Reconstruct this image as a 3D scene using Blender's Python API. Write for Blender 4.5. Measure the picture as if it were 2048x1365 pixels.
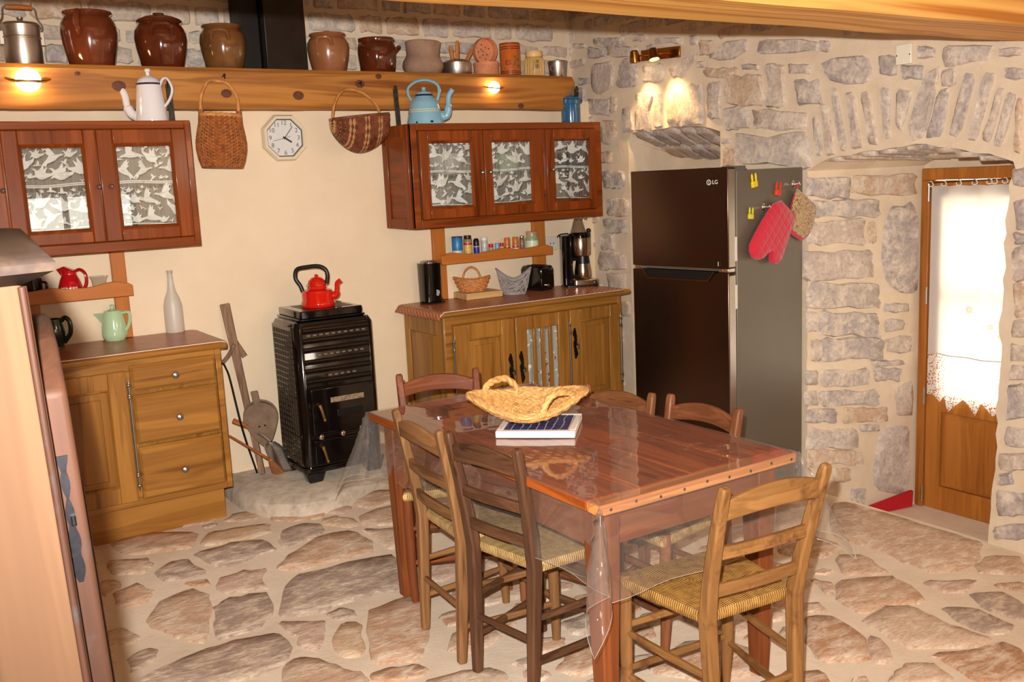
import bpy, bmesh, math, random
from mathutils import Vector, Matrix, noise, geometry

for _o in list(bpy.data.objects): bpy.data.objects.remove(_o, do_unlink=True)
SC = bpy.context.scene
COL = SC.collection
PI = math.pi

# ------------------------------------------------------------------ camera
# X runs along the back wall to the right, Y towards the back wall, Z up (metres)
F_PX, PITCH, ROLL, YAW, EYE = 1950.15, 0.16374, 0.04590, 0.57163, 1.6388
_cy, _sy, _cp, _sp = math.cos(YAW), math.sin(YAW), math.cos(PITCH), math.sin(PITCH)
C_F = Vector((_sy*_cp, _cy*_cp, -_sp))
_rt = Vector((_cy, -_sy, 0)); _up = _rt.cross(C_F)
C_R = _rt*math.cos(ROLL) - _up*math.sin(ROLL)
C_U = _rt*math.sin(ROLL) + _up*math.cos(ROLL)
C_P = Vector((0, 0, EYE))
cam_d = bpy.data.cameras.new('camera'); cam = bpy.data.objects.new('camera', cam_d); COL.objects.link(cam)
cam_d.sensor_width = 36.0; cam_d.lens = F_PX/2048*36; cam_d.clip_start = 0.02
_m = Matrix((C_R, C_U, -C_F)).transposed().to_4x4(); _m.translation = C_P
cam.matrix_world = _m
SC.camera = cam

# ------------------------------------------------------------------ world, lights, exposure
W = bpy.data.worlds.new('world'); SC.world = W; W.use_nodes = True
_bg = W.node_tree.nodes['Background']; _bg.inputs[0].default_value = (1.0, 0.93, 0.80, 1); _bg.inputs[1].default_value = 5.5
SC.view_settings.view_transform = 'Standard'; SC.view_settings.look = 'None'
SC.view_settings.gamma = 1; SC.view_settings.use_curve_mapping = False
SC.view_settings.exposure = 0.14

def light(name, kind, loc, power, color, target=None, size=.05, angle=None, blend=.3):
    d = bpy.data.lights.new(name, kind); d.energy = power; d.color = color
    o = bpy.data.objects.new(name, d); COL.objects.link(o); o.location = loc
    if kind == 'AREA': d.shape = 'RECTANGLE'; d.size = size; d.size_y = size*.5
    else: d.shadow_soft_size = size
    if kind == 'SPOT': d.spot_size = angle; d.spot_blend = blend
    if target is not None: o.rotation_euler = (Vector(target)-Vector(loc)).to_track_quat('-Z', 'Y').to_euler()
    return o
# the camera's own flash, 10 cm above the lens
FLASH = C_P + C_U*0.102 - C_R*0.05
light('camera_flash', 'SPOT', FLASH, 750.0, (1.0, .968, .915), FLASH + C_F + Vector((0, 0, .06)), .014, math.radians(104), 1.0)
# added warm fill light behind the camera, not a lamp of the room
light('fill_light', 'POINT', (2.9, -1.0, 1.95), 42.0, (1.0, .88, .72), None, .25)

# ------------------------------------------------------------------ helpers
def at(px, py, X=None, Y=None, Z=None, P=None):
    """point of the place seen at a pixel of the photograph on a given plane"""
    d = C_F + C_R*((px-1024)/F_PX) - C_U*((py-682.5)/F_PX)
    if P is not None:
        p0, n = P; t = (p0-C_P).dot(n)/d.dot(n)
    elif X is not None: t = (X-C_P.x)/d.x
    elif Y is not None: t = (Y-C_P.y)/d.y
    else: t = (Z-C_P.z)/d.z
    return C_P + d*t

def sstep(a, b, x):
    t = min(1, max(0, (x-a)/(b-a))); return t*t*(3-2*t)
def fz(x, y):
    return .10*sstep(3.45, 4.35, y)
def atf(px, py):
    z = 0
    for _ in range(8):
        p = at(px, py, Z=z); z = fz(p.x, p.y)
    return p

class MB:
    def __init__(s): s.v = []; s.f = []
    def add(s, vs, fs):
        o = len(s.v); s.v += [tuple(v) for v in vs]; s.f += [tuple(i+o for i in f) for f in fs]; return s
    def box(s, x0, x1, y0, y1, z0, z1):
        return s.add([(x0,y0,z0),(x1,y0,z0),(x1,y1,z0),(x0,y1,z0),(x0,y0,z1),(x1,y0,z1),(x1,y1,z1),(x0,y1,z1)],
                     [(0,3,2,1),(4,5,6,7),(0,1,5,4),(1,2,6,5),(2,3,7,6),(3,0,4,7)])
    def prism(s, poly, ax, a, b):
        n = len(poly)
        if ax == 'x': mk = lambda p, t: (t, p[0], p[1])
        elif ax == 'y': mk = lambda p, t: (p[0], t, p[1])
        else: mk = lambda p, t: (p[0], p[1], t)
        vs = [mk(p, a) for p in poly] + [mk(p, b) for p in poly]
        fs = [tuple(range(n-1, -1, -1)), tuple(range(n, 2*n))] + [(i, (i+1) % n, n+(i+1) % n, n+i) for i in range(n)]
        return s.add(vs, fs)
    def grid(s, fn, nu, nv, cu=False, cv=False):
        mu, mv = (nu if cu else nu+1), (nv if cv else nv+1)
        vs = [fn(i/nu, j/nv) for j in range(mv) for i in range(mu)]
        fs = []
        for j in range(nv):
            for i in range(nu):
                a, b = i, (i+1) % mu; c, d = j, (j+1) % mv
                fs.append((c*mu+a, c*mu+b, d*mu+b, d*mu+a))
        return s.add(vs, fs)
    def lathe(s, prof, seg=28, c=(0,0,0), sx=1, sy=1, caps=True):
        n = len(prof); vs = []
        for r, z in prof:
            for i in range(seg):
                a = 2*PI*i/seg; vs.append((c[0]+r*sx*math.cos(a), c[1]+r*sy*math.sin(a), c[2]+z))
        fs = []
        for j in range(n-1):
            for i in range(seg):
                k = (i+1) % seg; fs.append((j*seg+i, j*seg+k, (j+1)*seg+k, (j+1)*seg+i))
        if caps:
            fs.append(tuple(range(seg-1, -1, -1))); fs.append(tuple((n-1)*seg+i for i in range(seg)))
        return s.add(vs, fs)
    def tube(s, pts, r, seg=8, closed=False, caps=True, flat=1.0, up=None):
        pts = [Vector(p) for p in pts]; n = len(pts)
        rs = r if isinstance(r, (list, tuple)) else [r]*n
        vs = []; N = None
        for i in range(n):
            if closed: t = pts[(i+1) % n]-pts[i-1]
            else: t = pts[min(i+1, n-1)]-pts[max(i-1, 0)]
            t = t.normalized() if t.length > 1e-9 else Vector((0,0,1))
            if up is not None: N = Vector(up) - t*Vector(up).dot(t)
            elif N is None:
                N = Vector((0,0,1)) if abs(t.z) < .9 else Vector((1,0,0)); N = N - t*N.dot(t)
            else: N = N - t*N.dot(t)
            N.normalize(); Bn = t.cross(N)
            for k in range(seg):
                a = 2*PI*(k+.5)/seg
                vs.append(pts[i] + (N*math.cos(a)*flat + Bn*math.sin(a))*rs[i])
        fs = []
        for j in range(n if closed else n-1):
            q = (j+1) % n
            for k in range(seg):
                m = (k+1) % seg; fs.append((j*seg+k, j*seg+m, q*seg+m, q*seg+k))
        if caps and not closed:
            fs.append(tuple(range(seg-1, -1, -1))); fs.append(tuple((n-1)*seg+k for k in range(seg)))
        return s.add(vs, fs)
    def bar(s, pts, w, d, right=(1,0,0)):
        """rectangular section swept along points; w along 'right', d across"""
        pts = [Vector(p) for p in pts]; n = len(pts); R0 = Vector(right)
        ws = w if isinstance(w, (list, tuple)) else [w]*n; ds = d if isinstance(d, (list, tuple)) else [d]*n
        vs = []
        for i in range(n):
            t = (pts[min(i+1, n-1)]-pts[max(i-1, 0)]).normalized()
            R = (R0 - t*R0.dot(t)).normalized(); Q = t.cross(R)
            for a, b in ((-1,-1),(1,-1),(1,1),(-1,1)): vs.append(pts[i]+R*(a*ws[i]/2)+Q*(b*ds[i]/2))
        fs = [(3,2,1,0), tuple((n-1)*4+k for k in range(4))]
        for j in range(n-1):
            for k in range(4):
                m = (k+1) % 4; fs.append((j*4+k, j*4+m, j*4+4+m, j*4+4+k))
        return s.add(vs, fs)
    def sphere(s, c, r, seg=16, rings=10, sx=1, sy=1, sz=1):
        pr = [(max(1e-4, r*math.sin(PI*i/rings)), -r*math.cos(PI*i/rings)*sz) for i in range(rings+1)]
        return s.lathe(pr, seg, c, sx, sy)
    def xform(s, M, start=0):
        for i in range(start, len(s.v)): s.v[i] = tuple(M @ Vector(s.v[i]))
        return s
    def mesh(s, name, off=(0,0,0), smooth=True, angle=38):
        me = bpy.data.meshes.new(name)
        me.from_pydata([(v[0]-off[0], v[1]-off[1], v[2]-off[2]) for v in s.v], [], s.f); me.update()
        bm = bmesh.new(); bm.from_mesh(me); bmesh.ops.recalc_face_normals(bm, faces=bm.faces); bm.to_mesh(me); bm.free()
        if smooth:
            me.shade_smooth(); me.set_sharp_from_angle(angle=math.radians(angle))
        return me
    def build(s, name, mat, parent=None, world=False, bevel=0, bseg=2, smooth=True, angle=38, kind=None, label=None):
        off = parent_off(parent) if (world and parent is not None) else (0,0,0)
        me = s.mesh(name, off, smooth, angle)
        o = bpy.data.objects.new(name, me); COL.objects.link(o)
        me.materials.append(mat)
        if parent is not None: o.parent = parent
        if bevel:
            b = o.modifiers.new('bevel', 'BEVEL'); b.width = bevel; b.segments = bseg; b.limit_method = 'ANGLE'; b.angle_limit = math.radians(40)
        if kind: o['kind'] = kind
        if label: o['label'] = label
        return o
def parent_off(p):
    v = Vector((0,0,0))
    while p is not None: v = v + p.location; p = p.parent
    return v
def thing(name, label, cat, loc=(0,0,0), rz=0, group=None, kind=None):
    o = bpy.data.objects.new(name, None); COL.objects.link(o); o.empty_display_size = .1
    o.location = loc; o.rotation_euler = (0, 0, rz)
    o['label'] = label; o['category'] = cat
    if group: o['group'] = group
    if kind: o['kind'] = kind
    return o
def tag(o, label, cat, group=None):
    o['label'] = label; o['category'] = cat
    if group: o['group'] = group
    return o
def text_mesh(txt, size, ext=.0004, font_shear=0):
    cu = bpy.data.curves.new('txt', 'FONT'); cu.body = txt; cu.size = size; cu.extrude = ext
    cu.align_x = 'CENTER'; cu.align_y = 'CENTER'; cu.shear = font_shear; cu.resolution_u = 3
    o = bpy.data.objects.new('txt', cu); COL.objects.link(o)
    dg = bpy.context.evaluated_depsgraph_get(); dg.update()
    me = bpy.data.meshes.new_from_object(o.evaluated_get(dg))
    bpy.data.objects.remove(o, do_unlink=True); bpy.data.curves.remove(cu)
    return me
def put_text(name, txt, size, mat, parent, M, bend=None, shear=0):
    """text lies in local XY; M places it in the parent's frame; bend = radius of a can it wraps (about its Y)"""
    me = text_mesh(txt, size, .0004, shear); me.name = name
    for v in me.vertices:
        p = v.co.copy()
        if bend: a = p.x/bend; p = Vector((math.sin(a)*(bend+p.z), p.y, math.cos(a)*(bend+p.z)-bend))
        v.co = M @ p
    me.materials.clear(); me.materials.append(mat)
    o = bpy.data.objects.new(name, me); COL.objects.link(o); o.parent = parent
    return o
def face_y(p, roll=0):
    """matrix: text plane facing -Y at point p"""
    return Matrix.Translation(Vector(p)) @ Matrix.Rotation(PI/2, 4, 'X') @ Matrix.Rotation(roll, 4, 'Z')

# ------------------------------------------------------------------ materials
MATS = {}
def srgb(r, g, b):
    f = lambda c: (c/12.92 if c <= .04045 else ((c+.055)/1.055)**2.4)
    return (f(r/255), f(g/255), f(b/255), 1)
class NT:
    def __init__(s, name):
        s.m = bpy.data.materials.new(name); s.m.use_nodes = True; s.t = s.m.node_tree
        s.b = s.t.nodes['Principled BSDF']; s.out = s.t.nodes['Material Output']
    def n(s, kind, **kw):
        nd = s.t.nodes.new(kind)
        for k, v in kw.items():
            if k.startswith('_'): setattr(nd, k[1:], v)
            else:
                i = nd.inputs[int(k[1:])] if k[0] == 'i' and k[1:].isdigit() else nd.inputs[k.replace('__', ' ')]
                if isinstance(v, bpy.types.NodeSocket): s.t.links.new(v, i)
                else: i.default_value = v
        return nd
    def l(s, a, b): s.t.links.new(a, b)
    def coord(s, rnd=0, scale=(1,1,1)):
        tc = s.n('ShaderNodeTexCoord'); v = tc.outputs['Object']
        if rnd:
            oi = s.n('ShaderNodeObjectInfo'); ml = s.n('ShaderNodeMath', _operation='MULTIPLY', i0=oi.outputs['Random'], i1=rnd)
            v = s.n('ShaderNodeVectorMath', _operation='ADD', i0=v, i1=ml.outputs[0]).outputs[0]
        return s.n('ShaderNodeMapping', Vector=v, Scale=scale).outputs[0]
    def ramp(s, fac, stops):
        r = s.n('ShaderNodeValToRGB', Fac=fac); e = r.color_ramp.elements
        while len(e) > 1: e.remove(e[-1])
        e[0].position = stops[0][0]; e[0].color = stops[0][1]
        for p, c in stops[1:]:
            q = e.new(p); q.color = c
        return r.outputs[0]
    def bump(s, h, strength=.3, dist=.01):
        bp = s.n('ShaderNodeBump', Height=h, Strength=strength, Distance=dist); s.l(bp.outputs[0], s.b.inputs['Normal'])
def plain(name, col, rough=.5, metal=0, spec=.5, coat=0, noise_amt=.0, nscale=30, trans=0, ior=1.45, bump=0):
    if name in MATS: return MATS[name]
    t = NT(name); b = t.b
    b.inputs['Base Color'].default_value = col; b.inputs['Roughness'].default_value = rough
    b.inputs['Metallic'].default_value = metal; b.inputs['Specular IOR Level'].default_value = spec
    b.inputs['Coat Weight'].default_value = coat; b.inputs['Coat Roughness'].default_value = .05
    b.inputs['Transmission Weight'].default_value = trans; b.inputs['IOR'].default_value = ior
    if noise_amt or bump:
        nz = t.n('ShaderNodeTexNoise', Vector=t.coord(5), Scale=nscale, Detail=5.0, Roughness=.6)
        if noise_amt:
            lo = tuple(c*(1-noise_amt) for c in col[:3])+(1,); hi = tuple(min(1, c*(1+noise_amt)) for c in col[:3])+(1,)
            t.l(t.ramp(nz.outputs[0], [(.3, lo), (.7, hi)]), b.inputs['Base Color'])
        if bump: t.bump(nz.outputs[0], bump, .004)
    MATS[name] = t.m
    return t.m
def wood(name, dark, light, axis='z', scale=1.0, rough=.42, coat=0.0, fig=.5, knots=0, wear=None, bump=.12, spec=.25):
    key = name+'_'+axis
    if key in MATS: return MATS[key]
    t = NT(key)
    st = [16*scale]*3; st['xyz'.index(axis)] = 1.1*scale
    v = t.coord(9, tuple(st))
    n1 = t.n('ShaderNodeTexNoise', Vector=v, Scale=1.0, Detail=3.0, Roughness=.55, Distortion=.6)
    st2 = [70*scale]*3; st2['xyz'.index(axis)] = 2.0*scale
    n2 = t.n('ShaderNodeTexNoise', Vector=t.coord(9, tuple(st2)), Scale=1.0, Detail=4.0, Roughness=.7)
    wv = t.n('ShaderNodeMath', _operation='SINE', i0=t.n('ShaderNodeMath', _operation='MULTIPLY', i0=n1.outputs[0], i1=34.0).outputs[0])
    w2 = t.n('ShaderNodeMath', _operation='MULTIPLY_ADD', i0=wv.outputs[0], i1=.16*fig, i2=n1.outputs[0])
    mx = t.n('ShaderNodeMath', _operation='MULTIPLY_ADD', i0=n2.outputs[0], i1=.35, i2=w2.outputs[0])
    mid = tuple((a+b)/2 for a, b in zip(dark, light))
    c = t.ramp(mx.outputs[0], [(.38, dark), (.62, mid), (.9, light)])
    if wear:
        nw = t.n('ShaderNodeTexNoise', Vector=t.coord(7), Scale=9.0, Detail=5.0, Roughness=.65)
        f = t.ramp(nw.outputs[0], [(.54, (0,0,0,1)), (.66, (1,1,1,1))])
        mxn = t.n('ShaderNodeMix', _data_type='RGBA'); t.l(f, mxn.inputs[0]); t.l(c, mxn.inputs[6]); mxn.inputs[7].default_value = wear
        c = mxn.outputs[2]
    t.l(c, t.b.inputs['Base Color'])
    t.b.inputs['Roughness'].default_value = rough; t.b.inputs['Coat Weight'].default_value = coat*.4; t.b.inputs['Coat Roughness'].default_value = .12; t.b.inputs['Specular IOR Level'].default_value = spec
    t.bump(mx.outputs[0], bump, .003)
    MATS[key] = t.m
    return t.m
def thin_glass(name, tint=(1,1,1,1), ior=1.45, rough=.0, wave=0, haze=0):
    if name in MATS: return MATS[name]
    t = NT(name); t.t.nodes.remove(t.b)
    tr = t.n('ShaderNodeBsdfTransparent', Color=tint); gl = t.n('ShaderNodeBsdfGlossy', Roughness=rough)
    ge = t.n('ShaderNodeNewGeometry'); nrm = ge.outputs['Normal']
    if wave:
        nz = t.n('ShaderNodeTexNoise', Vector=t.coord(), Scale=wave, Detail=1.0)
        bp = t.n('ShaderNodeBump', Height=nz.outputs[0], Strength=.10, Distance=.01); t.l(bp.outputs[0], gl.inputs['Normal'])
    # Schlick reflectance of a thin sheet, the same from both sides
    dt = t.n('ShaderNodeVectorMath', _operation='DOT_PRODUCT', i0=nrm, i1=ge.outputs['Incoming'])
    ab = t.n('ShaderNodeMath', _operation='ABSOLUTE', i0=dt.outputs['Value'])
    om = t.n('ShaderNodeMath', _operation='SUBTRACT', i0=1.0, i1=ab.outputs[0], _use_clamp=True)
    p5 = t.n('ShaderNodeMath', _operation='POWER', i0=om.outputs[0], i1=5.0)
    f0 = 2*((ior-1)/(ior+1))**2
    fr = t.n('ShaderNodeMath', _operation='MULTIPLY_ADD', i0=p5.outputs[0], i1=1-f0, i2=f0)
    m = t.n('ShaderNodeMixShader', i0=fr.outputs[0], i1=tr.outputs[0], i2=gl.outputs[0])
    if haze:
        df = t.n('ShaderNodeBsdfDiffuse', Color=(.9,.88,.85,1))
        m = t.n('ShaderNodeMixShader', i0=haze, i1=m.outputs[0], i2=df.outputs[0])
    t.l(m.outputs[0], t.out.inputs[0]); MATS[name] = t.m
    return t.m
def cloth_sheer(name, col, opacity, streak=None, rough=.9):
    if name in MATS: return MATS[name]
    t = NT(name); t.t.nodes.remove(t.b)
    df = t.n('ShaderNodeBsdfDiffuse', Color=col); tl = t.n('ShaderNodeBsdfTranslucent', Color=col)
    a = t.n('ShaderNodeMixShader', i0=.5, i1=df.outputs[0], i2=tl.outputs[0])
    tr = t.n('ShaderNodeBsdfTransparent')
    m = t.n('ShaderNodeMixShader', i0=opacity, i1=tr.outputs[0], i2=a.outputs[0])
    if streak:
        nz = t.n('ShaderNodeTexNoise', Vector=t.coord(0, streak), Scale=1.0, Detail=2.0)
        f = t.ramp(nz.outputs[0], [(.35, (opacity*.5,)*3+(1,)), (.6, (opacity*1.5,)*3+(1,))]); t.l(f, m.inputs[0])
    t.l(m.outputs[0], t.out.inputs[0]); MATS[name] = t.m
    return t.m
def emit(name, col, strength):
    if name in MATS: return MATS[name]
    t = NT(name); t.t.nodes.remove(t.b)
    e = t.n('ShaderNodeEmission', Color=col, Strength=strength); t.l(e.outputs[0], t.out.inputs[0]); MATS[name] = t.m
    return t.m
def stone_mat(name, cols, vein, bumps=.7, rough=.85, nscale=14, grain=(1,1,1)):
    if name in MATS: return MATS[name]
    t = NT(name); oi = t.n('ShaderNodeObjectInfo'); n = len(cols)
    r = t.ramp(oi.outputs['Random'], [(i/max(1, n), c) for i, c in enumerate(cols)])
    r.node.color_ramp.interpolation = 'CONSTANT'
    v = t.coord(20, grain)
    nz = t.n('ShaderNodeTexNoise', Vector=v, Scale=nscale, Detail=8.0, Roughness=.68, Distortion=.4)
    n3 = t.n('ShaderNodeTexNoise', Vector=v, Scale=nscale*4, Detail=4.0, Roughness=.7)
    f = t.ramp(nz.outputs[0], [(.44, (0,0,0,1)), (.64, (1,1,1,1))])
    mx = t.n('ShaderNodeMix', _data_type='RGBA'); t.l(f, mx.inputs[0]); t.l(r, mx.inputs[6]); mx.inputs[7].default_value = vein
    dk = t.ramp(n3.outputs[0], [(.3, (.72,.68,.66,1)), (.55, (1,1,1,1))])
    m2 = t.n('ShaderNodeMix', _data_type='RGBA', _blend_type='MULTIPLY'); m2.inputs[0].default_value = 1
    t.l(mx.outputs[2], m2.inputs[6]); t.l(dk, m2.inputs[7])
    t.l(m2.outputs[2], t.b.inputs['Base Color']); t.b.inputs['Roughness'].default_value = rough
    ad = t.n('ShaderNodeMath', _operation='MULTIPLY_ADD', i0=n3.outputs[0], i1=.4, i2=nz.outputs[0])
    t.bump(ad.outputs[0], bumps, .012); MATS[name] = t.m
    return t.m
def mortar_mat(name, a, b, nscale=6, bumps=.35):
    if name in MATS: return MATS[name]
    t = NT(name)
    nz = t.n('ShaderNodeTexNoise', Vector=t.coord(), Scale=nscale, Detail=7.0, Roughness=.65)
    n2 = t.n('ShaderNodeTexNoise', Vector=t.coord(), Scale=60.0, Detail=4.0, Roughness=.7)
    t.l(t.ramp(nz.outputs[0], [(.3, a), (.7, b)]), t.b.inputs['Base Color']); t.b.inputs['Roughness'].default_value = .9
    ad = t.n('ShaderNodeMath', _operation='MULTIPLY_ADD', i0=n2.outputs[0], i1=.35, i2=nz.outputs[0])
    t.bump(ad.outputs[0], bumps, .01); MATS[name] = t.m
    return t.m
# ================================================================== the setting
XW, YB, YU = 3.85, 4.96, 5.14          # right wall, plaster back wall, stone wall above the lintel
ZC = 2.86
rng = random.Random(7)
M_PLASTER = mortar_mat('plaster', srgb(228,204,172), srgb(236,214,184), 3, .12)
M_MORTAR = mortar_mat('wall_mortar', srgb(212,190,164), srgb(226,206,180), 7, .5)
M_FMORTAR = mortar_mat('floor_mortar', srgb(218,196,172), srgb(231,212,190), 6, .45)
M_STONE = stone_mat('wall_stone', [srgb(196,182,172), srgb(180,168,162), srgb(200,182,166), srgb(188,174,164), srgb(204,174,146), srgb(176,164,160), srgb(196,178,168)], srgb(224,208,190), .6)
M_FSTONE = stone_mat('floor_stone', [srgb(210,168,136), srgb(194,148,114), srgb(218,188,162), srgb(180,156,140), srgb(208,172,144), srgb(216,180,144), srgb(208,174,154)], srgb(232,210,186), .6, .7, 11, (1,2.2,1))
M_CEIL = plain('ceiling_paint', srgb(200,170,130), .9)

def struct(o): o['kind'] = 'structure'; return o
def pip(p, poly):
    c = False; n = len(poly); j = n-1
    for i in range(n):
        a, b = poly[i], poly[j]
        if (a[1] > p[1]) != (b[1] > p[1]) and p[0] < (b[0]-a[0])*(p[1]-a[1])/(b[1]-a[1]+1e-12)+a[0]: c = not c
        j = i
    return c
def hits(poly, others):
    cx = sum(p[0] for p in poly)/len(poly); cy = sum(p[1] for p in poly)/len(poly)
    xs = [p[0] for p in poly]; ys = [p[1] for p in poly]; bb = (min(xs), max(xs), min(ys), max(ys))
    big = [(cx+(p[0]-cx)*1.12, cy+(p[1]-cy)*1.12) for p in poly]
    mids = big + [((big[i][0]+big[i-1][0])/2, (big[i][1]+big[i-1][1])/2) for i in range(len(big))] + [(cx, cy)]
    for q, qb in others:
        if qb[0] > bb[1]+.03 or qb[1] < bb[0]-.03 or qb[2] > bb[3]+.03 or qb[3] < bb[2]-.03: continue
        if any(pip(p, q) for p in mids): return True
        if any(pip(p, big) for p in q): return True
    return False
def bbx(poly):
    xs = [p[0] for p in poly]; ys = [p[1] for p in poly]; return (min(xs), max(xs), min(ys), max(ys))
def soften(poly, r, jit):
    out = []
    n = len(poly)
    for i in range(n):
        a, b = Vector(poly[i]), Vector(poly[(i+1) % n])
        L = (b-a).length
        out.append(a.lerp(b, .13)); out.append(a.lerp(b, .87))
        if L > .07: out.insert(-1, a.lerp(b, .5+r.uniform(-.1, .1)))
    return [p+Vector((r.uniform(-jit, jit), r.uniform(-jit, jit))) for p in out]
STONES = [0]
def stone(parent, poly, frame, h, mat, r, zf=None, inset=.012, name='stone', grow=.006, acc=None):
    """poly in plane coordinates (u,v); frame = (origin, U, V, N)"""
    O, U, V2, N = frame
    P = soften(poly, r, min(.009, .045*math.sqrt(abs(area(poly)))+.001))
    c = sum(P, Vector((0, 0)))/len(P); n = len(P)
    P = [c+(q-c)*(1+grow/max(.03, (q-c).length)) for q in P]
    cen = O+U*c.x+V2*c.y
    if zf: cen.z = zf(cen.x, cen.y)
    mb = MB(); vs = []
    seed = r.uniform(0, 100)
    def P3(q, hh):
        w = O+U*q.x+V2*q.y+N*hh
        if zf: w.z = zf(w.x, w.y)+hh
        return w-cen
    for k, hh in ((1.0, -.006), (None, h), (.55, h)):
        for q in P:
            d = q-c; L = d.length
            s = k if k else max(.6, 1-inset/max(L, .01))
            if k == .55: s = s*(.9 if L > 0 else 1)
            nn = noise.noise(Vector((q.x*9*s+seed, q.y*9, seed)))*h*.45 if hh > 0 else 0
            vs.append(P3(c+d*s, hh+nn))
    vs.append(P3(c, h*1.05))
    fs = []
    for j in (0, 1):
        for i in range(n):
            k = (i+1) % n; fs.append((j*n+i, j*n+k, (j+1)*n+k, (j+1)*n+i))
    for i in range(n): fs.append((2*n+i, 2*n+(i+1) % n, 3*n))
    if acc is not None: acc.add([v+cen for v in vs], fs); return None
    mb.add(vs, fs)
    me = mb.mesh(name, angle=60); me.materials.append(mat)
    o = bpy.data.objects.new(name, me); COL.objects.link(o); o.parent = parent
    o.location = cen - parent_off(parent)
    STONES[0] += 1
    return o
def area(p):
    return .5*sum(p[i-1][0]*p[i][1]-p[i][0]*p[i-1][1] for i in range(len(p)))

# ------------------------------------------------------------------ floor
fl = MB()
def _fg(u, v):
    x = -1.8+u*(XW+.02+1.8); y = -1.8+v*(YU+1.8)
    return (x, y, fz(x, y)+.004*noise.noise(Vector((x*3, y*3, 0))))
fl.grid(_fg, 60, 90)
x1 = XW+.02
fl.grid(lambda u, v: (x1, -1.8+u*(YU+1.8), -.4+v*(fz(x1, -1.8+u*(YU+1.8))+.4)), 90, 1)
floor = struct(fl.build('floor', M_FMORTAR))
def zc(l, ox, oy, s): return [[(x/s+ox, y/s+oy) for x, y in q] for q in l]
FP = zc([
 [(1110,260),(1250,225),(1440,245),(1400,285),(1240,305),(1115,295)],
 [(820,310),(900,260),(1060,240),(1050,290),(930,310)],
 [(700,440),(750,375),(930,340),(1110,315),(1130,370),(980,410),(830,440)],
 [(660,490),(850,440),(1060,405),(1160,460),(1080,495),(870,580),(740,555)],
 [(1170,370),(1310,310),(1420,330),(1430,370),(1330,420),(1190,460),(1165,420)],
 [(1405,295),(1480,275),(1600,285),(1640,325),(1560,345),(1420,320)],
 [(1145,580),(1220,500),(1400,390),(1600,360),(1720,430),(1730,490),(1500,540),(1260,600)],
 [(1650,350),(1850,345),(1980,380),(1980,460),(1800,470),(1700,400)],
 [(440,600),(520,540),(620,520),(740,605),(640,650),(500,660)],
 [(800,640),(930,600),(1100,580),(1060,640),(1115,700),(870,740),(805,720)],
 [(385,880),(460,770),(640,695),(775,740),(770,860),(745,1020),(640,1020),(430,930)],
 [(790,800),(900,745),(1110,720),(1130,860),(1060,930),(800,1000),(780,880)],
 [(1190,680),(1300,610),(1600,540),(1850,500),(1900,690),(1500,800),(1400,850),(1150,870)],
 [(1160,900),(1300,890),(1440,890),(1400,1070),(1300,1060),(1260,980),(1180,935)],
 [(310,1270),(560,1120),(860,1010),(1170,950),(1245,1060),(1180,1160),(850,1280)],
 [(1200,1150),(1300,1095),(1500,1140),(1640,1190),(1690,1243),(1690,1330),(1130,1330)],
 [(1480,1000),(1530,900),(1640,895),(1665,1040),(1640,1110),(1500,1085)],
 [(1670,840),(1850,760),(2010,720),(2048,950),(2000,1130),(1720,1150),(1690,1040)],
 [(110,660),(240,645),(230,700),(130,750)],
 [(190,720),(350,660),(400,700),(450,710),(390,790),(230,810)],
 [(150,540),(400,520),(430,560),(360,610),(180,620)],
 [(180,430),(400,370),(700,370),(650,460),(430,490),(250,500)],
 [(600,670),(740,645),(770,680),(680,690)],
 [(150,960),(240,925),(370,980),(300,1030),(160,1030)],
 [(280,1100),(400,1045),(460,1060),(440,1120),(300,1200)],
 [(1640,270),(1850,200),(2000,220),(1950,330),(1660,330)],
 ], 160, 940, 2.926) + zc([
 [(330,165),(480,150),(700,220),(1000,320),(1300,380),(1390,420),(1350,540),(1280,620),(1040,640),(850,570),(600,450),(340,390)],
 [(370,520),(560,510),(660,570),(740,630),(600,650),(400,640)],
 [(370,690),(740,650),(880,710),(1000,830),(800,850),(540,920),(390,830)],
 [(540,950),(700,860),(860,850),(1000,910),(1200,1000),(1440,1080),(1380,1130),(1000,1150),(850,1140),(640,1010)],
 [(960,690),(1340,680),(1260,770),(1100,770)],
 [(1300,590),(1400,520),(1645,520),(1645,650),(1340,640)],
 [(1420,710),(1645,690),(1645,760),(1500,740)],
 [(1270,770),(1480,760),(1645,840),(1645,960),(1500,920),(1330,850)],
 [(1060,860),(1300,870),(1580,980),(1540,1050),(1400,1050),(1200,960)],
 [(1000,1180),(1380,1130),(1520,1105),(1645,1160),(1645,1380),(1290,1365),(1180,1270)],
 [(160,930),(370,920),(560,1040),(590,1240),(250,1230),(170,1080)],
 [(580,1050),(700,1080),(770,1210),(740,1250),(620,1240)],
 [(760,1310),(860,1240),(1060,1250),(1200,1365),(720,1400)],
 [(130,840),(260,830),(340,900),(130,910)],
 [(200,670),(360,700),(370,780),(320,800),(250,720)],
 ], 1560, 960, 3.371)
FRAME_F = (Vector((0,0,0)), Vector((1,0,0)), Vector((0,1,0)), Vector((0,0,1)))
used = []
for i, q in enumerate(FP):
    w = [atf(*p) for p in q]; w = [(p.x, p.y) for p in w]
    if i == 26:       # the long threshold slab at the door, tucked under the wall line
        w = [(min(x, XW-.012), y) for x, y in w]
    used.append((w, bbx(w)))
    stone(floor, w, FRAME_F, .007, M_FSTONE, rng, fz)
block = []     # keep fill stones out of where nothing is seen
n_fill = 0
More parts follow.
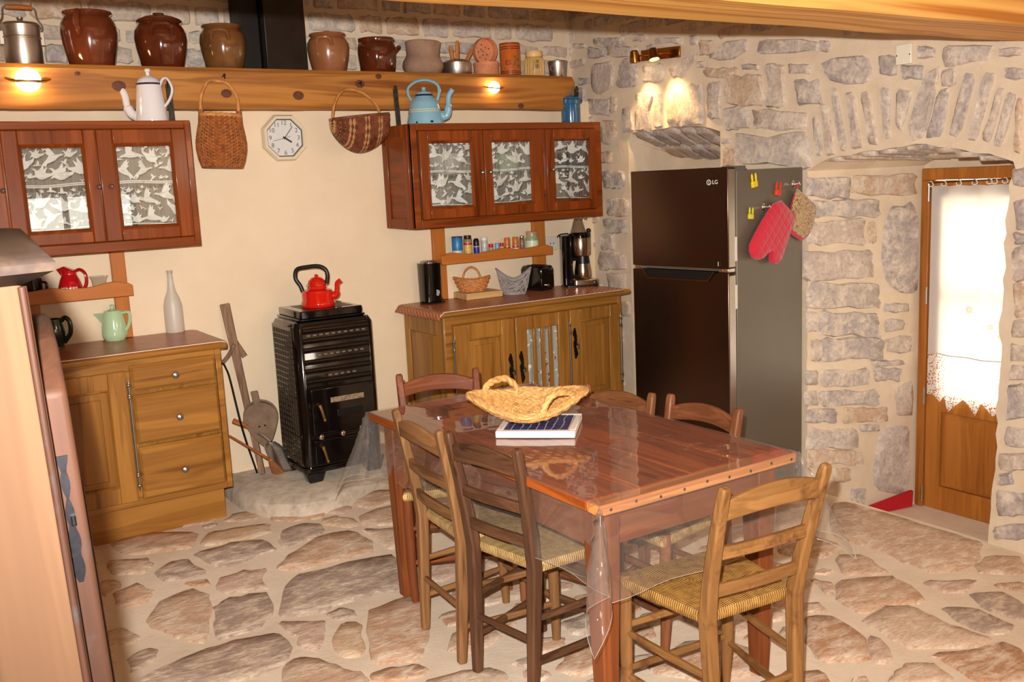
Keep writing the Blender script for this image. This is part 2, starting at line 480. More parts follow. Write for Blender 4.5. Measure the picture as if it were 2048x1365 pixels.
for _ in range(6500):
    cx, cy = rng.uniform(.3, XW-.1), rng.uniform(.8, 4.6)
    d = Vector((cx, cy, 0))-C_P
    if d.dot(C_F) < .5: continue
    px = 1024+F_PX*d.dot(C_R)/d.dot(C_F); py = 682.5-F_PX*d.dot(C_U)/d.dot(C_F)
    if not (-150 < px < 2700 and py < 1750): continue
    a0 = rng.uniform(0, 6.28); R0 = (rng.uniform(.13, .24) if _ < 2200 else rng.uniform(.07, .14)) if _ < 4400 else rng.uniform(.04, .08); n = rng.randint(5, 7); e = rng.uniform(.55, .95); ph = rng.uniform(-.5, .5)
    w = []
    for k in range(n):
        a = 2*PI*k/n+rng.uniform(-.28, .28); rr = R0*rng.uniform(.8, 1.12)
        u, v = rr*math.cos(a), rr*e*math.sin(a); w.append((cx+u*math.cos(ph)-v*math.sin(ph), cy+u*math.sin(ph)+v*math.cos(ph)))
    if max(p[0] for p in w) > XW-.03: continue
    if hits(w, used): continue
    used.append((w, bbx(w))); n_fill += 1
    stone(floor, w, FRAME_F, .007, M_FSTONE, rng, fz)
    if n_fill > 240: break

# ------------------------------------------------------------------ right wall with door embrasure and fridge niche
D_X, D_Y0, D_Y1, D_Z0, D_Z1 = 4.548, 3.099, 2.36, -.197, 1.60
def onw(px, py): p = at(px, py, X=XW); return (p.y, p.z)
def jl(poly, step, amt, r):
    out = []
    for a, b in zip(poly[:-1], poly[1:]):
        a, b = Vector(a), Vector(b); m = max(1, int((b-a).length/step))
        for k in range(m):
            q = a.lerp(b, k/m); out.append((q.x+r.uniform(-amt, amt), q.y+r.uniform(-amt, amt)))
    out.append(tuple(poly[-1])); return out
arch = [onw(*p) for p in ((1615,640),(1617,345),(1640,322),(1700,309),(1760,299),(1830,288),(1900,297),(1980,309),(2026,322),(2031,338),(2014,400),(2004,600),(1996,800),(1988,960),(1976,1080))]
arch[0] = (arch[1][0]+.004, .6)
archj = [(arch[1][0], -.4)] + jl(arch[:10], .05, .006, rng)[0:] + jl(arch[9:], .045, .011, rng)[1:] + [(arch[-1][0], -.4)]
outline = [(-1.8, -.4), (-1.8, ZC), (YU, ZC), (YU, -.4)] + archj
nz0, nz1 = onw(1257, 300), onw(1441, 300)
nich = [(nz0[0], 0.02), (nz0[0], 1.84), onw(1262,268), onw(1300,261), onw(1345,252), onw(1400,250), onw(1440,263), (nz1[0], 1.74), (nz1[0]+.01, 0.02)]
nich = jl(nich+[nich[0]], .07, .006, rng)[:-1]
tri = geometry.tessellate_polygon([[Vector((a, b, 0)) for a, b in outline], [Vector((a, b, 0)) for a, b in nich]])
wr = MB(); wr.add([(XW, a, b) for a, b in outline+nich], tri)
# niche reveals: back plane 40 cm in, head sloping down
nb = [(XW+.40, y, min(z, 1.66+.10*(y-3.8))) for y, z in nich]; m = len(nich)
wr.add([(XW, a, b) for a, b in nich]+nb, [(i, (i+1) % m, m+(i+1) % m, m+i) for i in range(m)]+[tuple(range(m, 2*m))])
# door embrasure
k = len(archj)
def _bk(i):
    y, z = archj[i]; t = (y-arch[-1][0])/(arch[1][0]-arch[-1][0])
    return (D_X+.05, D_Y1-.1+t*(D_Y0+.002-D_Y1+.1), min(z, 1.655) if z > .5 or 1 else z)
wr.add([(XW, a, b) for a, b in archj]+[_bk(i) for i in range(k)], [(i, i+1, k+i+1, k+i) for i in range(k-1)])
wr.add([(D_X+.03, 1.9, -.4), (D_X+.03, 3.5, -.4), (D_X+.03, 3.5, D_Z1-.004), (D_X+.03, 1.9, D_Z1-.004), (D_X+.03, 1.9, 1.9), (D_X+.03, 3.5, 1.9)], [(3, 2, 5, 4)])
wall_right = struct(wr.build('wall_right', M_MORTAR, smooth=False))
sill = MB(); sill.box(XW-.02, D_X+.6, 2.0, 3.4, -.4, D_Z0-.004)
struct(sill.build('trim_1', M_FMORTAR))
FRAME_R = (Vector((XW,0,0)), Vector((0,1,0)), Vector((0,0,1)), Vector((-1,0,0)))
def bx(x0, y0, x1, y1):
    j = lambda a: rng.uniform(-a, a)
    a = min(x1-x0, y1-y0)*.10
    return [(x0+j(a), y0+j(a)), ((x0+x1)/2, y0+j(a)), (x1+j(a), y0+j(a)), (x1+j(a), (y0+y1)/2), (x1+j(a), y1+j(a)), ((x0+x1)/2, y1+j(a)), (x0+j(a), y1+j(a)), (x0+j(a), (y0+y1)/2)]
WPOLY = zc([bx(*b) for b in (
 (40,35,180,110),(330,50,560,120),(600,30,710,80),(770,60,970,100),(1030,40,1080,110),(50,130,160,190),(180,100,270,135),(275,130,420,200),(420,120,640,200),
 (680,250,830,380),(1100,80,1190,190),(1980,80,2048,160),(1080,230,1140,275),(1130,270,1370,340),(1410,250,1530,290),(1290,340,1560,540),(1590,250,1720,560),(1755,250,1910,320),
 (1800,360,1985,550),(270,505,440,625),(440,490,490,600),(210,350,290,400),(535,570,610,750),(630,460,740,740),(765,460,830,715),(862,470,920,690),(935,400,1115,695),(1152,390,1250,640),
 (1290,570,1465,730),(1500,590,1880,730),(1385,760,1895,1005),(1255,785,1330,830),(1262,870,1370,1000),(370,890,450,970),(390,1040,555,1160),(420,1230,555,1345))] + [
 [(310,250),(470,230),(460,420),(350,480),(310,420)], [(520,220),(640,200),(640,410),(480,430)], [(880,270),(1000,200),(1080,140),(1080,210),(960,340),(890,345)],
 [(1170,180),(1270,90),(1450,70),(1450,170),(1260,230),(1170,215)], [(1510,160),(1540,80),(1890,70),(1970,100),(1960,160),(1560,170)], [(370,660),(480,660),(500,730),(470,830),(380,835)]],
 1100, 60, 3.657) + zc([bx(*b) for b in ((805,210,935,365),(985,290,1150,385),(1110,135,1250,230),(1760,150,1950,215),(1810,300,1959,400))] + [
 [(330,270),(420,225),(700,215),(745,300),(700,420),(420,430)], [(1310,130),(1720,110),(1700,230),(1390,300),(1310,290)],
 [(262,700),(300,690),(345,960),(335,1010),(300,1010)], [(330,600),(400,610),(450,1000),(375,1005)], [(415,470),(460,470),(540,960),(490,965)], [(540,500),(590,510),(665,940),(590,950)],
 [(650,500),(710,490),(785,915),(710,925)], [(805,470),(890,460),(885,870),(850,870)], [(945,465),(1070,490),(980,800),(945,810)], [(1180,330),(1290,310),(1160,865),(1060,880),(1035,770)],
 [(1280,480),(1360,470),(1300,865),(1170,860)], [(1480,340),(1570,350),(1440,860),(1350,850)], [(1640,350),(1740,350),(1580,885),(1510,880)], [(1760,460),(1800,470),(1690,915),(1620,890)],
 [(1840,500),(1900,520),(1790,940),(1710,930)], [(1905,560),(1959,540),(1930,1000),(1880,985)]], 1560, 60, 4.014) + zc([bx(*b) for b in (
 (712,98,780,155),(716,200,790,300),(716,310,780,345),(714,360,790,470),(710,482,780,585),(708,602,790,660),(704,682,780,735),(700,748,790,800),(690,818,770,925),(682,962,780,1025),(668,1042,790,1100),(664,1112,710,1148),(652,1172,790,1255),(648,1285,780,1330))], 1600, 280, 1.665) + [
 bx(1204,470,1228,500), bx(1200,506,1250,540), bx(1215,545,1252,590), bx(1210,440,1255,466), bx(1232,400,1256,434)]
usedw = [(p, bbx(p)) for p in ([(a, b) for a, b in outline[4:]], nich)]
for q in WPOLY:
    w = [onw(*p) for p in q]; usedw.append((w, bbx(w)))
    stone(wall_right, w, FRAME_R, rng.uniform(.009, .018), M_STONE, rng)
fillw = []
z = -.02
while z < ZC-.05:
    hh = rng.uniform(.06, .12); y = .7
    while y < YU-.05:
        ww = rng.uniform(.08, .26)
        p = [(y+.012, z+.012+rng.uniform(0, .01)), (y+ww/2, z+.01), (y+ww-.012, z+.012), (y+ww-.012, z+hh-.014), (y+ww/2, z+hh-.01), (y+.014, z+hh-.014)]
        # leave out what fridge and cabinets hide
        if not (3.0 < y < 4.5 and z < 1.5) and not hits(p, usedw):
            fillw.append(p); usedw.append((p, bbx(p)))
        y += ww
    z += hh
def seen(p):
    d = Vector((XW, sum(a for a, b in p)/len(p), sum(b for a, b in p)/len(p)))-C_P; t = d.dot(C_F)
    if t < .3: return -1
    px = 1024+F_PX*d.dot(C_R)/t; py = 682.5-F_PX*d.dot(C_U)/t
    return abs(area(p))/t/t if -20 < px < 2068 and -20 < py < 1380 else -abs(px-1024)
fillw.sort(key=seen, reverse=True)
rest = MB()
for i, p in enumerate(fillw): stone(wall_right, p, FRAME_R, rng.uniform(.008, .016), M_STONE, rng, acc=None if i < 105 else rest)
rest.build('small_stones', M_STONE, wall_right, kind='stuff', angle=60)
# stones in the splayed left jamb
J0, J1 = Vector((XW, arch[1][0], 0)), Vector((D_X+.05, D_Y0+.002, 0))
JU = (J1-J0).normalized(); JN = Vector((JU.y, -JU.x, 0))
if JN.dot(C_P-J0) < 0: JN = -JN
FRAME_J = (J0, JU, Vector((0,0,1)), JN)
JB = [(25,128,165,190),(180,118,385,180),(95,195,265,255),(42,205,90,255),(28,270,215,350),(225,275,250,345),(22,365,235,465),(30,475,262,560),(65,573,260,655),(24,573,58,640),(75,665,278,735),(290,660,365,705),(40,670,70,735),(240,735,345,752),
 (70,765,230,820),(245,760,335,805),(65,835,262,885),(20,770,60,815),(20,835,58,885),(145,890,290,940),(22,895,120,940),(25,960,190,1025),(25,1035,210,1085),(110,1095,170,1140),(170,1160,215,1215),(280,545,360,575),(285,600,345,635),(200,950,262,970)]
JP = [bx(*b) for b in JB] + [[(300,230),(380,210),(392,300),(392,500),(340,515),(280,460),(272,300)], [(275,960),(365,950),(362,1080),(355,1180),(245,1165),(250,1030)], [(315,830),(375,800),(375,915),(320,920)]]
for q in zc(JP, 1600, 280, 1.665):
    w = []
    for p in q:
        d = at(p[0], p[1], P=(J0, JN))-J0; w.append((d.dot(JU), d.z))
    stone(wall_right, w, FRAME_J, .012, M_STONE, rng)
# flat stones of the two soffits, laid as ragged slabs
for i in range(9):
    t0 = .04+i*.10
    y0 = arch[-1][0]+(arch[1][0]-arch[-1][0])*t0
    zz = [b for a, b in archj if abs(a-y0) < .05 and b > 1.3]
    zz = (sum(zz)/len(zz) if zz else 1.66)-.006
    for s in range(2):
        xa = XW+.02+s*.33; xb = xa+.30
        w = [(xa, y0+rng.uniform(0, .01)), ((xa+xb)/2, y0-.004), (xb, y0+.004), (xb, y0+.075), ((xa+xb)/2, y0+.083), (xa, y0+.078)]
        za = zz+(1.652-zz)*((xa-XW)/.75); zb = zz+(1.652-zz)*((xb-XW)/.75)
        Uv = Vector((xb-xa, 0, zb-za)).normalized()
        stone(wall_right, [((p[0]-xa), p[1]) for p in w], (Vector((xa, 0, za)), Uv, Vector((0,1,0)), Vector((0,0,-1))), .014, M_STONE, rng)
nb_fr = (Vector((XW+.40, 0, 0)), Vector((0,1,0)), Vector((0,0,1)), Vector((-1,0,0)))
for i in range(3):
    y = 3.84+i*.05
    for kx in range(4):
        yy = 3.84+kx*.19+i*.03; w = [(yy, 1.50+i*.055), (yy+.16, 1.50+i*.055), (yy+.155, 1.545+i*.055), (yy+.01, 1.548+i*.055)]
        if yy+.16 < 4.6: stone(wall_right, w, nb_fr, .012, M_STONE, rng)
for i in range(6):
    ya = 3.82+i*.125
    for s in range(2):
        xa = XW+.015+s*.19; xb = xa+.18
        zf_ = [b for a, b in nich if abs(a-ya-.05) < .09 and b > 1.7]; zf_ = sum(zf_)/len(zf_) if zf_ else 1.84
        zt = lambda x, y: zf_-(x-XW)/.40*(zf_-1.66-.10*(y-3.8))-.004
        Uv = Vector((xb-xa, 0, zt(xb, ya)-zt(xa, ya))).normalized()
        stone(wall_right, [(0, ya), (.18, ya+.004), (.18, ya+.10), (.09, ya+.112), (0, ya+.104)], (Vector((xa, 0, zt(xa, ya))), Uv, Vector((0,1,0)), Vector((0,0,-1))), .012, M_STONE, rng)

# ------------------------------------------------------------------ back wall: plaster infill below the lintel, stone above
wb = MB(); wb.add([(-1.8, YB, -.1), (XW+.02, YB, -.1), (XW+.02, YB, 2.10), (-1.8, YB, 2.10), (-1.8, YU+.02, 2.10), (XW+.02, YU+.02, 2.10)], [(0, 1, 2, 3), (3, 2, 5, 4)])
wall_back = struct(wb.build('wall_back', M_PLASTER, smooth=False))
wu = MB(); wu.add([(-1.8, YU, 2.0), (XW+.02, YU, 2.0), (XW+.02, YU, ZC), (-1.8, YU, ZC)], [(0, 1, 2, 3)])
upper = wu.build('stonework', M_MORTAR, wall_back, smooth=False)
FRAME_B = (Vector((0,YU,0)), Vector((1,0,0)), Vector((0,0,1)), Vector((0,-1,0)))
z = 2.17
while z < ZC-.1:
    hh = rng.uniform(.085, .13); x = .35+rng.uniform(0, .1)
    while x < XW-.12:
        ww = rng.uniform(.12, .32); ww = min(ww, XW-.015-x)
        p = [(x+.014, z+.014), (x+ww/2, z+.012+rng.uniform(0, .012)), (x+ww-.014, z+.014), (x+ww-.014, z+hh-.014), (x+ww*.4, z+hh-.012), (x+.016, z+hh-.018)]
        stone(upper, p, FRAME_B, rng.uniform(.008, .016), M_STONE, rng); x += ww
    z += hh
# ------------------------------------------------------------------ the rest of the shell, behind the camera
ce = MB(); ce.box(-1.9, XW+1.0, -1.9, YU+.3, ZC, ZC+.1); struct(ce.build('ceiling', M_CEIL))
wl = MB(); wl.box(-1.9, -1.8, -1.8, YU, -.4, ZC); struct(wl.build('wall_left', M_PLASTER))
WX0, WX1, WZ0, WZ1 = .80, 2.40, 1.02, 1.72
wf = MB(); wf.box(-1.9, WX0, -1.9, -1.8, -.4, ZC).box(WX1, XW+.1, -1.9, -1.8, -.4, ZC).box(WX0, WX1, -1.9, -1.8, -.4, WZ0).box(WX0, WX1, -1.9, -1.8, WZ1, ZC)
struct(wf.build('wall_front', M_PLASTER))
rb = MB(); rb.box(XW+.001, XW+.12, -1.9, 1.9, -.4, ZC).box(XW+.45, XW+.5, 3.3, YU+.3, -.4, ZC).box(XW+.75, XW+.85, 1.8, D_Y1-.02, -.4, ZC).box(XW+.75, XW+.85, D_Y0+.02, 3.8, -.4, ZC).box(XW+.75, XW+.85, 1.8, 3.8, D_Z1+.02, ZC)
rb.build('masonry', M_MORTAR, wall_right)
M_WFR = wood('window_wood', srgb(120,70,35), srgb(160,100,55), 'z')
w1 = thing('window_1', 'window', 'window', (WX0, -1.85, WZ0), kind='structure')
del w1['category'], w1['label']
MB().box(WX0, WX1, -1.87, -1.83, WZ0, WZ0+.05).box(WX0, WX1, -1.87, -1.83, WZ1-.05, WZ1).box(WX0, WX0+.05, -1.87, -1.83, WZ0+.05, WZ1-.05).box(WX1-.05, WX1, -1.87, -1.83, WZ0+.05, WZ1-.05).box(1.67, 1.73, -1.87, -1.83, WZ0+.05, WZ1-.05).build('window_frame', M_WFR, w1, True, .004)
MB().box(WX0, WX1, -1.853, -1.85, WZ0, WZ1).build('pane', thin_glass('pane_glass'), w1, True)

# ------------------------------------------------------------------ beams
BM = dict(dark=srgb(160,96,44), light=srgb(214,150,82))
M_BEAM = wood('lintel_wood', srgb(130,76,32), srgb(186,124,58), 'x', .55, .5, 0, .9)
M_CBEAM = wood('ceiling_beam_wood', srgb(190,118,44), srgb(240,184,102), 'x', .45, .5, 0, 1.3)
M_KNOT = plain('knot', srgb(96,50,30), .6, noise_amt=.3, nscale=60)
cb = MB()
def _cb(u, v):
    x = -1.8+u*(XW+1.81)
    w = .006*noise.noise(Vector((x*2.2, 0, v*4)))
    pts = [(1.93, 2.40), (1.925, 2.115), (1.95, 2.085), (2.19+w, 2.078+w), (2.215, 2.11), (2.215, 2.40)]
    i = min(int(v*6), 5); y, z = pts[i % 6]
    return (x, y+w, z+w*.5)
cb.grid(_cb, 60, 6, False, True)
beam1 = struct(cb.build('trim_2', M_CBEAM))
lb = MB()
BX1 = at(1150, 190, Y=4.79).x
BZT, BZB = at(575, 145-7, Y=4.79).z, at(575, 219, Y=4.79).z
LY = 4.79
nb_ = 80
secs = []
for i in range(nb_+1):
    x = -1.0+i/nb_*(BX1+1.0)
    a = .010*noise.noise(Vector((x*1.7, 3, 0)))+.005*noise.noise(Vector((x*6, 9, 0)))
    b = .012*noise.noise(Vector((x*1.5, 7, 0)))+.006*noise.noise(Vector((x*5, 1, 0)))
    e = .012*sstep(BX1-.25, BX1, x)
    secs.append([(x, LY+.012, BZB+b+.002), (x, LY+.002+b*.3, BZB+.018+b), (x, LY+e*.5, BZT-.02-a*.3-e), (x, LY+.016+e, BZT-.001*0-e*.3), (x, YU+.01, BZT), (x, YU+.01, BZB+.01)])
vs = [p for s in secs for p in s]
fs = [(i*6+k, i*6+(k+1) % 6, i*6+6+(k+1) % 6, i*6+6+k) for i in range(nb_) for k in range(6)] + [(0,1,2,3,4,5), tuple(nb_*6+k for k in (5,4,3,2,1,0))]
lb.add(vs, fs)
beam2 = struct(lb.build('trim_3', M_BEAM))
for px, py, r in ((238,172,.028),(453,187,.024),(597,191,.026),(720,168,.024),(757,153,.016),(155,147,.011),(1042,212,.018)):
    p = at(px, py, Y=LY-.002)
    k = MB(); k.lathe([(r, 0), (r*.97, .0025), (r*.5, .0035), (.0005, .004)], 16, sx=1.1, sy=.85)
    k.xform(Matrix.Translation(p) @ Matrix.Rotation(PI/2, 4, 'X')); k.build('knot', M_KNOT, beam2)
# raised hearth stone in front of the plaster wall
hp = [at(*q, Z=.17) for q in ((458,978),(490,1000),(530,1009),(600,1009),(650,1000),(700,984),(745,960))]
hp = [(p.x, p.y) for p in hp]; hp = [(hp[0][0], YB)] + hp + [(2.30, 4.62), (2.42, 4.80), (2.44, YB)]
hm = MB(); M_HEARTH = stone_mat('hearth_stone', [srgb(196,180,160), srgb(196,180,160)], srgb(214,198,178), .5, .85, 5)
def off(poly, s):
    c = Vector((1.85, YB)); return [tuple(c+(Vector(p)-c)*s) for p in poly]
P0, P1, P2 = off(hp, 1.0), off(hp, .985), off(hp, .93)
n = len(hp); vs = [(x, y, .06) for x, y in P0]+[(x, y, .165) for x, y in P1]+[(x, y, .188) for x, y in P2]
hm.add(vs, [(j*n+i, j*n+i+1, j*n+n+i+1, j*n+n+i) for j in (0, 1) for i in range(n-1)]+[tuple(2*n+i for i in range(n))])
tag(hm.build('hearth_stone', M_HEARTH, angle=50), 'low pale rounded hearth stone under the black stove', 'hearth')
# ================================================================== kitchen units
CH = (srgb(86,36,10), srgb(148,72,26))       # reddish cherry of the wall cabinets
OK = (srgb(122,76,28), srgb(172,118,52))      # honey oak of the base units
def cherry(ax): return wood('cherry', CH[0], CH[1], ax, .8, .32, .4, .35, spec=.12)
def oak(ax): return wood('oak', OK[0], OK[1], ax, .7, .36, .3, .6)
def rack(ax): return wood('rack_wood', srgb(166,92,34), srgb(198,122,54), ax, .7, .4, .2, .3)
M_PEWTER = plain('pewter', srgb(150,146,140), .32, .9)
M_IRON = plain('black_iron', srgb(38,34,30), .45, .7, noise_amt=.3)
M_STEEL = plain('brushed_steel', srgb(200,195,188), .3, 1)
M_WGLASS = thin_glass('cabinet_glass', (.97,.98,.97,1), 1.5)
M_LACE = cloth_sheer('lace_net', (.86,.85,.83,1), .30, (120,1,1.2))
M_MOTIF = plain('lace_motif', srgb(238,236,232), .9)
M_CABIN = plain('cabinet_inside', srgb(170,156,142), .8, noise_amt=.2, nscale=12)

DOVE = [(-1.0,.1),(-.78,.22),(-.6,.2),(-.35,.25),(-.15,.75),(.15,1.1),(.12,.8),(.3,.95),(.2,.6),(.35,.55),(.15,.25),(.4,.0),(.75,-.25),(1.0,-.55),(.7,-.45),(.65,-.65),(.45,-.35),(.1,-.3),(-.25,-.2),(-.55,.0),(-.78,.05)]
DOVE2 = [(-1.0,.35),(-.75,.42),(-.5,.3),(-.3,.5),(-.1,1.0),(.02,.55),(.25,.85),(.2,.3),(.6,.35),(.95,.6),(.8,.2),(.45,-.05),(.2,-.3),(-.1,-.4),(-.5,-.3),(-.8,-.45),(-.6,-.1),(-.7,.2)]
SWALLOW = [(-1,.35),(-.45,.4),(0,.08),(.3,.55),(1,.75),(.5,.3),(.25,-.15),(.05,-.6),(-.1,-.2),(-.4,.12)]
def lace_curtain(parent, x0, x1, z0, z1, y, r):
    """net curtain hung behind a cabinet pane, birds worked into it"""
    n = MB()
    ph = r.uniform(0, 6)
    wav = lambda x: .006*math.sin((x-x0)*46+ph)+.004*math.sin((x-x0)*101+ph*2)
    n.grid(lambda u, v: (x0+u*(x1-x0), y+wav(x0+u*(x1-x0)), z0+v*(z1-z0)+(.008*math.sin(u*9+ph) if v == 0 else 0)), 28, 6)
    c = n.build('lace_curtain', M_LACE, parent, True)
    m = MB(); H = z1-z0; Wd = x1-x0
    def bird(poly, cx, cz, s, rot, fl):
        P = []
        for a, b in poly:
            a *= fl; p = (cx+s*(a*math.cos(rot)-b*math.sin(rot)), cz+s*(a*math.sin(rot)+b*math.cos(rot)))
            p = (min(max(p[0], x0+.001), x1-.001), min(max(p[1], z0+.004), z1-.002))
            P.append((p[0], y-.003+wav(p[0]), p[1]))
        t = geometry.tessellate_polygon([[Vector(q) for q in P]]); m.add(P, t)
    placed = []
    for zlo, zhi in ((.02, .50), (.56, .985)):
        for big, tries in ((.056, 70), (.038, 60), (.022, 60), (.013, 120)):
            for _ in range(tries):
                bx_, bz_ = r.uniform(x0, x1), z0+H*r.uniform(zlo, zhi); sz = big*r.uniform(.85, 1.1)
                if not (x0+.004 < bx_ < x1-.004) or bz_+sz*.9 > z0+H*zhi+.004 or bz_-sz*.5 < z0+H*zlo-.004: continue
                if any((bx_-p)**2+(bz_-q)**2 < (.70*(sz+s_))**2 for p, q, s_ in placed): continue
                placed.append((bx_, bz_, sz)); bird(r.choice((DOVE, DOVE2) if big > .02 else (SWALLOW, DOVE2)), bx_, bz_, sz, r.uniform(-.35, .35), r.choice((-1, 1)))
    for zz, t in ((z0+H*.515, .0022), (z0+H*.535, .0022), (z0+.004, .002)):
        m.grid(lambda u, v: (x0+u*Wd, y-.003+wav(x0+u*Wd), zz+(v-.5)*2*t+.004*math.sin(u*5+ph)), 14, 1)
    m.build('lace_birds', M_MOTIF, c, True, kind='stuff', smooth=False)
def knob(parent, p, r=.014, mat=None):
    k = MB(); k.lathe([(r*.45, 0), (r*.4, .010), (r*.8, .014), (r, .020), (r*.85, .027), (r*.3, .031), (.0005, .032)], 16)
    k.xform(Matrix.Translation(Vector(p)) @ Matrix.Rotation(PI/2, 4, 'X'))
    return k.build('knob', mat or M_PEWTER, parent, True)
def frame_mb(x0, x1, z0, z1, y0, y1, s):
    m = MB()
    m.box(x0, x0+s, y0, y1, z0, z1).box(x1-s, x1, y0, y1, z0, z1).box(x0+s, x1-s, y0, y1, z0, z0+s).box(x0+s, x1-s, y0, y1, z1-s, z1)
    return m
def bead_mb(x0, x1, z0, z1, y, w, d):
    """moulding that steps inwards round an opening"""
    m = MB()
    o = [(x0, z0), (x1, z0), (x1, z1), (x0, z1)]; i = [(x0+w, z0+w), (x1-w, z0+w), (x1-w, z1-w), (x0+w, z1-w)]
    q = [(x0+w*.4, z0+w*.4), (x1-w*.4, z0+w*.4), (x1-w*.4, z1-w*.4), (x0+w*.4, z1-w*.4)]
    vs = [(a, y, b) for a, b in o]+[(a, y-d, b) for a, b in q]+[(a, y+d*1.5, b) for a, b in i]
    m.add(vs, [(k*4+j, k*4+(j+1) % 4, k*4+4+(j+1) % 4, k*4+4+j) for k in (0, 1) for j in range(4)])
    return m
def glazed_door(root, x0, x1, z0, z1, yf, gx0, gx1, gz0, gz1, kx, kz, r):
    d = MB(); y1 = yf+.022
    d.box(x0, gx0, yf, y1, z0, z1).box(gx1, x1, yf, y1, z0, z1).box(gx0, gx1, yf, y1, z0, gz0).box(gx0, gx1, yf, y1, gz1, z1)
    door = d.build('door', cherry('z'), root, True, .005, 3)
    bead_mb(gx0-.004, gx1+.004, gz0-.004, gz1+.004, yf, .016, .005).build('moulding', cherry('z'), door, True, angle=60)
    MB().box(gx0, gx1, yf+.012, yf+.015, gz0, gz1).build('pane', M_WGLASS, door, True)
    lace_curtain(door, gx0-.005, gx1+.005, gz0+.012, gz1+.004, yf+.028, r)
    knob(door, (kx, yf, kz), .011)
    return door
def wall_unit(name, label, x0, x1, yf, z0, z1, doors, stile, side_panel):
    root = thing(name, label, 'cabinet', (x0, YB-.002, z0))
    t = .022; yb = YB-.002
    b = MB()
    b.box(x0, x0+t, yf+.004, yb, z0, z1).box(x1-t, x1, yf+.004, yb, z0, z1).box(x0+t, x1-t, yf+.004, yb, z0, z0+t).box(x0+t, x1-t, yf+.004, yb, z1-t, z1)
    b.build('carcass', cherry('y'), root, True, .002)
    MB().box(x0+t, x1-t, yb-.008, yb, z0+t, z1-t).build('back_panel', M_CABIN, root, True)
    MB().box(x0+t, x1-t, yf+.06, yb-.01, (z0+z1)/2-.006, (z0+z1)/2+.006).build('shelf', M_WGLASS, root, True)
    # face frame
    f = MB(); f.box(x0, doors[0][0]-.002, yf+.002, yf+.024, z0, z1).box(doors[-1][1]+.002, x1, yf+.002, yf+.024, z0, z1)
    f.box(doors[0][0]-.002, doors[-1][1]+.002, yf+.002, yf+.024, z0, z0+stile).box(doors[0][0]-.002, doors[-1][1]+.002, yf+.002, yf+.024, z1-stile*.8, z1)
    for da, db in zip(doors[:-1], doors[1:]): f.box(da[1]-.012, db[0]+.012, yf+.003, yf+.022, z0+stile, z1-stile*.8)
    f.build('face_frame', cherry('x'), root, True, .004, 2)
    if side_panel:
        sp = frame_mb(yf+.028, yb, z0, z1, 0, 0, .05); m = MB()
        Y0, Y1 = yf+.03, yb; w = .055
        m.box(x0-.010, x0, Y0, Y0+w, z0, z1).box(x0-.010, x0, Y1-w, Y1, z0, z1).box(x0-.010, x0, Y0+w, Y1-w, z0, z0+w).box(x0-.010, x0, Y0+w, Y1-w, z1-w*1.2, z1)
        m.build('side_frame', cherry('z'), root, True, .004)
    for i, d in enumerate(doors):
        glazed_door(root, d[0], d[1], z0+stile+.002, z1-stile*.8-.002, yf-.016, d[2], d[3], d[4], d[5], d[6], d[7], random.Random(31+i*7+len(name)))
    return root
def xs(px, py, Y): return at(px, py, Y=Y).x
def zs(px, py, Y): return at(px, py, Y=Y).z
YFR = 4.626
RX0, RX1, RZ0, RZ1 = 2.406, 3.664, 1.403, 1.952
gz1, gz0 = zs(900,282,4.61), zs(905,416,4.61)
kz = zs(970,345,4.6)
dR = [(xs(842,345,4.61), xs(969.5,345,4.61), xs(858,345,4.61), xs(947,345,4.61), gz0, gz1, xs(962,345,4.61), kz),
      (xs(970.5,345,4.61), xs(1087.5,345,4.61), xs(984,345,4.61), xs(1066,345,4.61), gz0, gz1, xs(978,345,4.61), kz),
      (xs(1095,345,4.61), xs(1194,345,4.61), xs(1109,345,4.61), xs(1182,345,4.61), gz0, gz1, xs(1103,340,4.61), kz)]
wall_unit('wall_cabinet', 'three-door cherry wall cabinet above the toaster and coffee maker', RX0, RX1, YFR, RZ0, RZ1, dR, .045, True)
LZ0, LZ1, LX1 = 1.403, 1.975, 1.278
lg1, lg0 = zs(240,288,4.61), zs(250,458,4.61)
kz2 = zs(205,374,4.6)
dL = [(-.02, xs(10,374,4.61), .04, xs(-20,374,4.61), lg0, lg1, xs(4,374,4.61), kz2),
      (xs(13,374,4.61), xs(201,374,4.61), xs(46,374,4.61), xs(177,374,4.61), lg0, lg1, xs(197,374,4.61), kz2),
      (xs(203,374,4.61), xs(381,374,4.61), xs(235,374,4.61), xs(353,374,4.61), lg0, lg1, xs(222,374,4.61), kz2)]
wall_unit('wall_cabinet', 'cherry wall cabinet under the white enamel coffee pot, lace behind its panes', -.08, LX1, YFR, LZ0, LZ1, dL, .045, False)

# iron straps that hold the cabinets to the lintel
M_STRAP = plain('wrought_iron', srgb(58,54,50), .5, .6, noise_amt=.4, nscale=40)
for px0, px1, py, lab in ((336, 345, 168, 'dark iron strap behind the white enamel coffee pot'), (790, 797, 178, 'dark iron strap left of the blue kettle'), (1152, 1153, 178, 'dark iron strap behind the blue canister')):
    a = at(px0, py, Y=LY-.006); b = at(px1, 246, Y=LY-.006)
    s = thing('iron_strap', lab, 'bracket', (b.x, LY, b.z-.04), group='iron straps on the lintel')
    MB().bar([(a.x, LY-.008, a.z), (b.x, LY-.008, b.z-.06)], .026, .008).build('bar', M_STRAP, s, True, .002)
    k = MB(); k.tube([(a.x, LY-.012, a.z+.006), (a.x, LY-.012, a.z-.02)], [.006, .009], 8); k.sphere((a.x, LY-.012, a.z+.008), .009, 10, 6)
    for q in (.05, .09): k.sphere((a.x+.003, LY-.014, a.z-q), .005, 8, 5)
    k.build('rivet', M_STRAP, s, True)

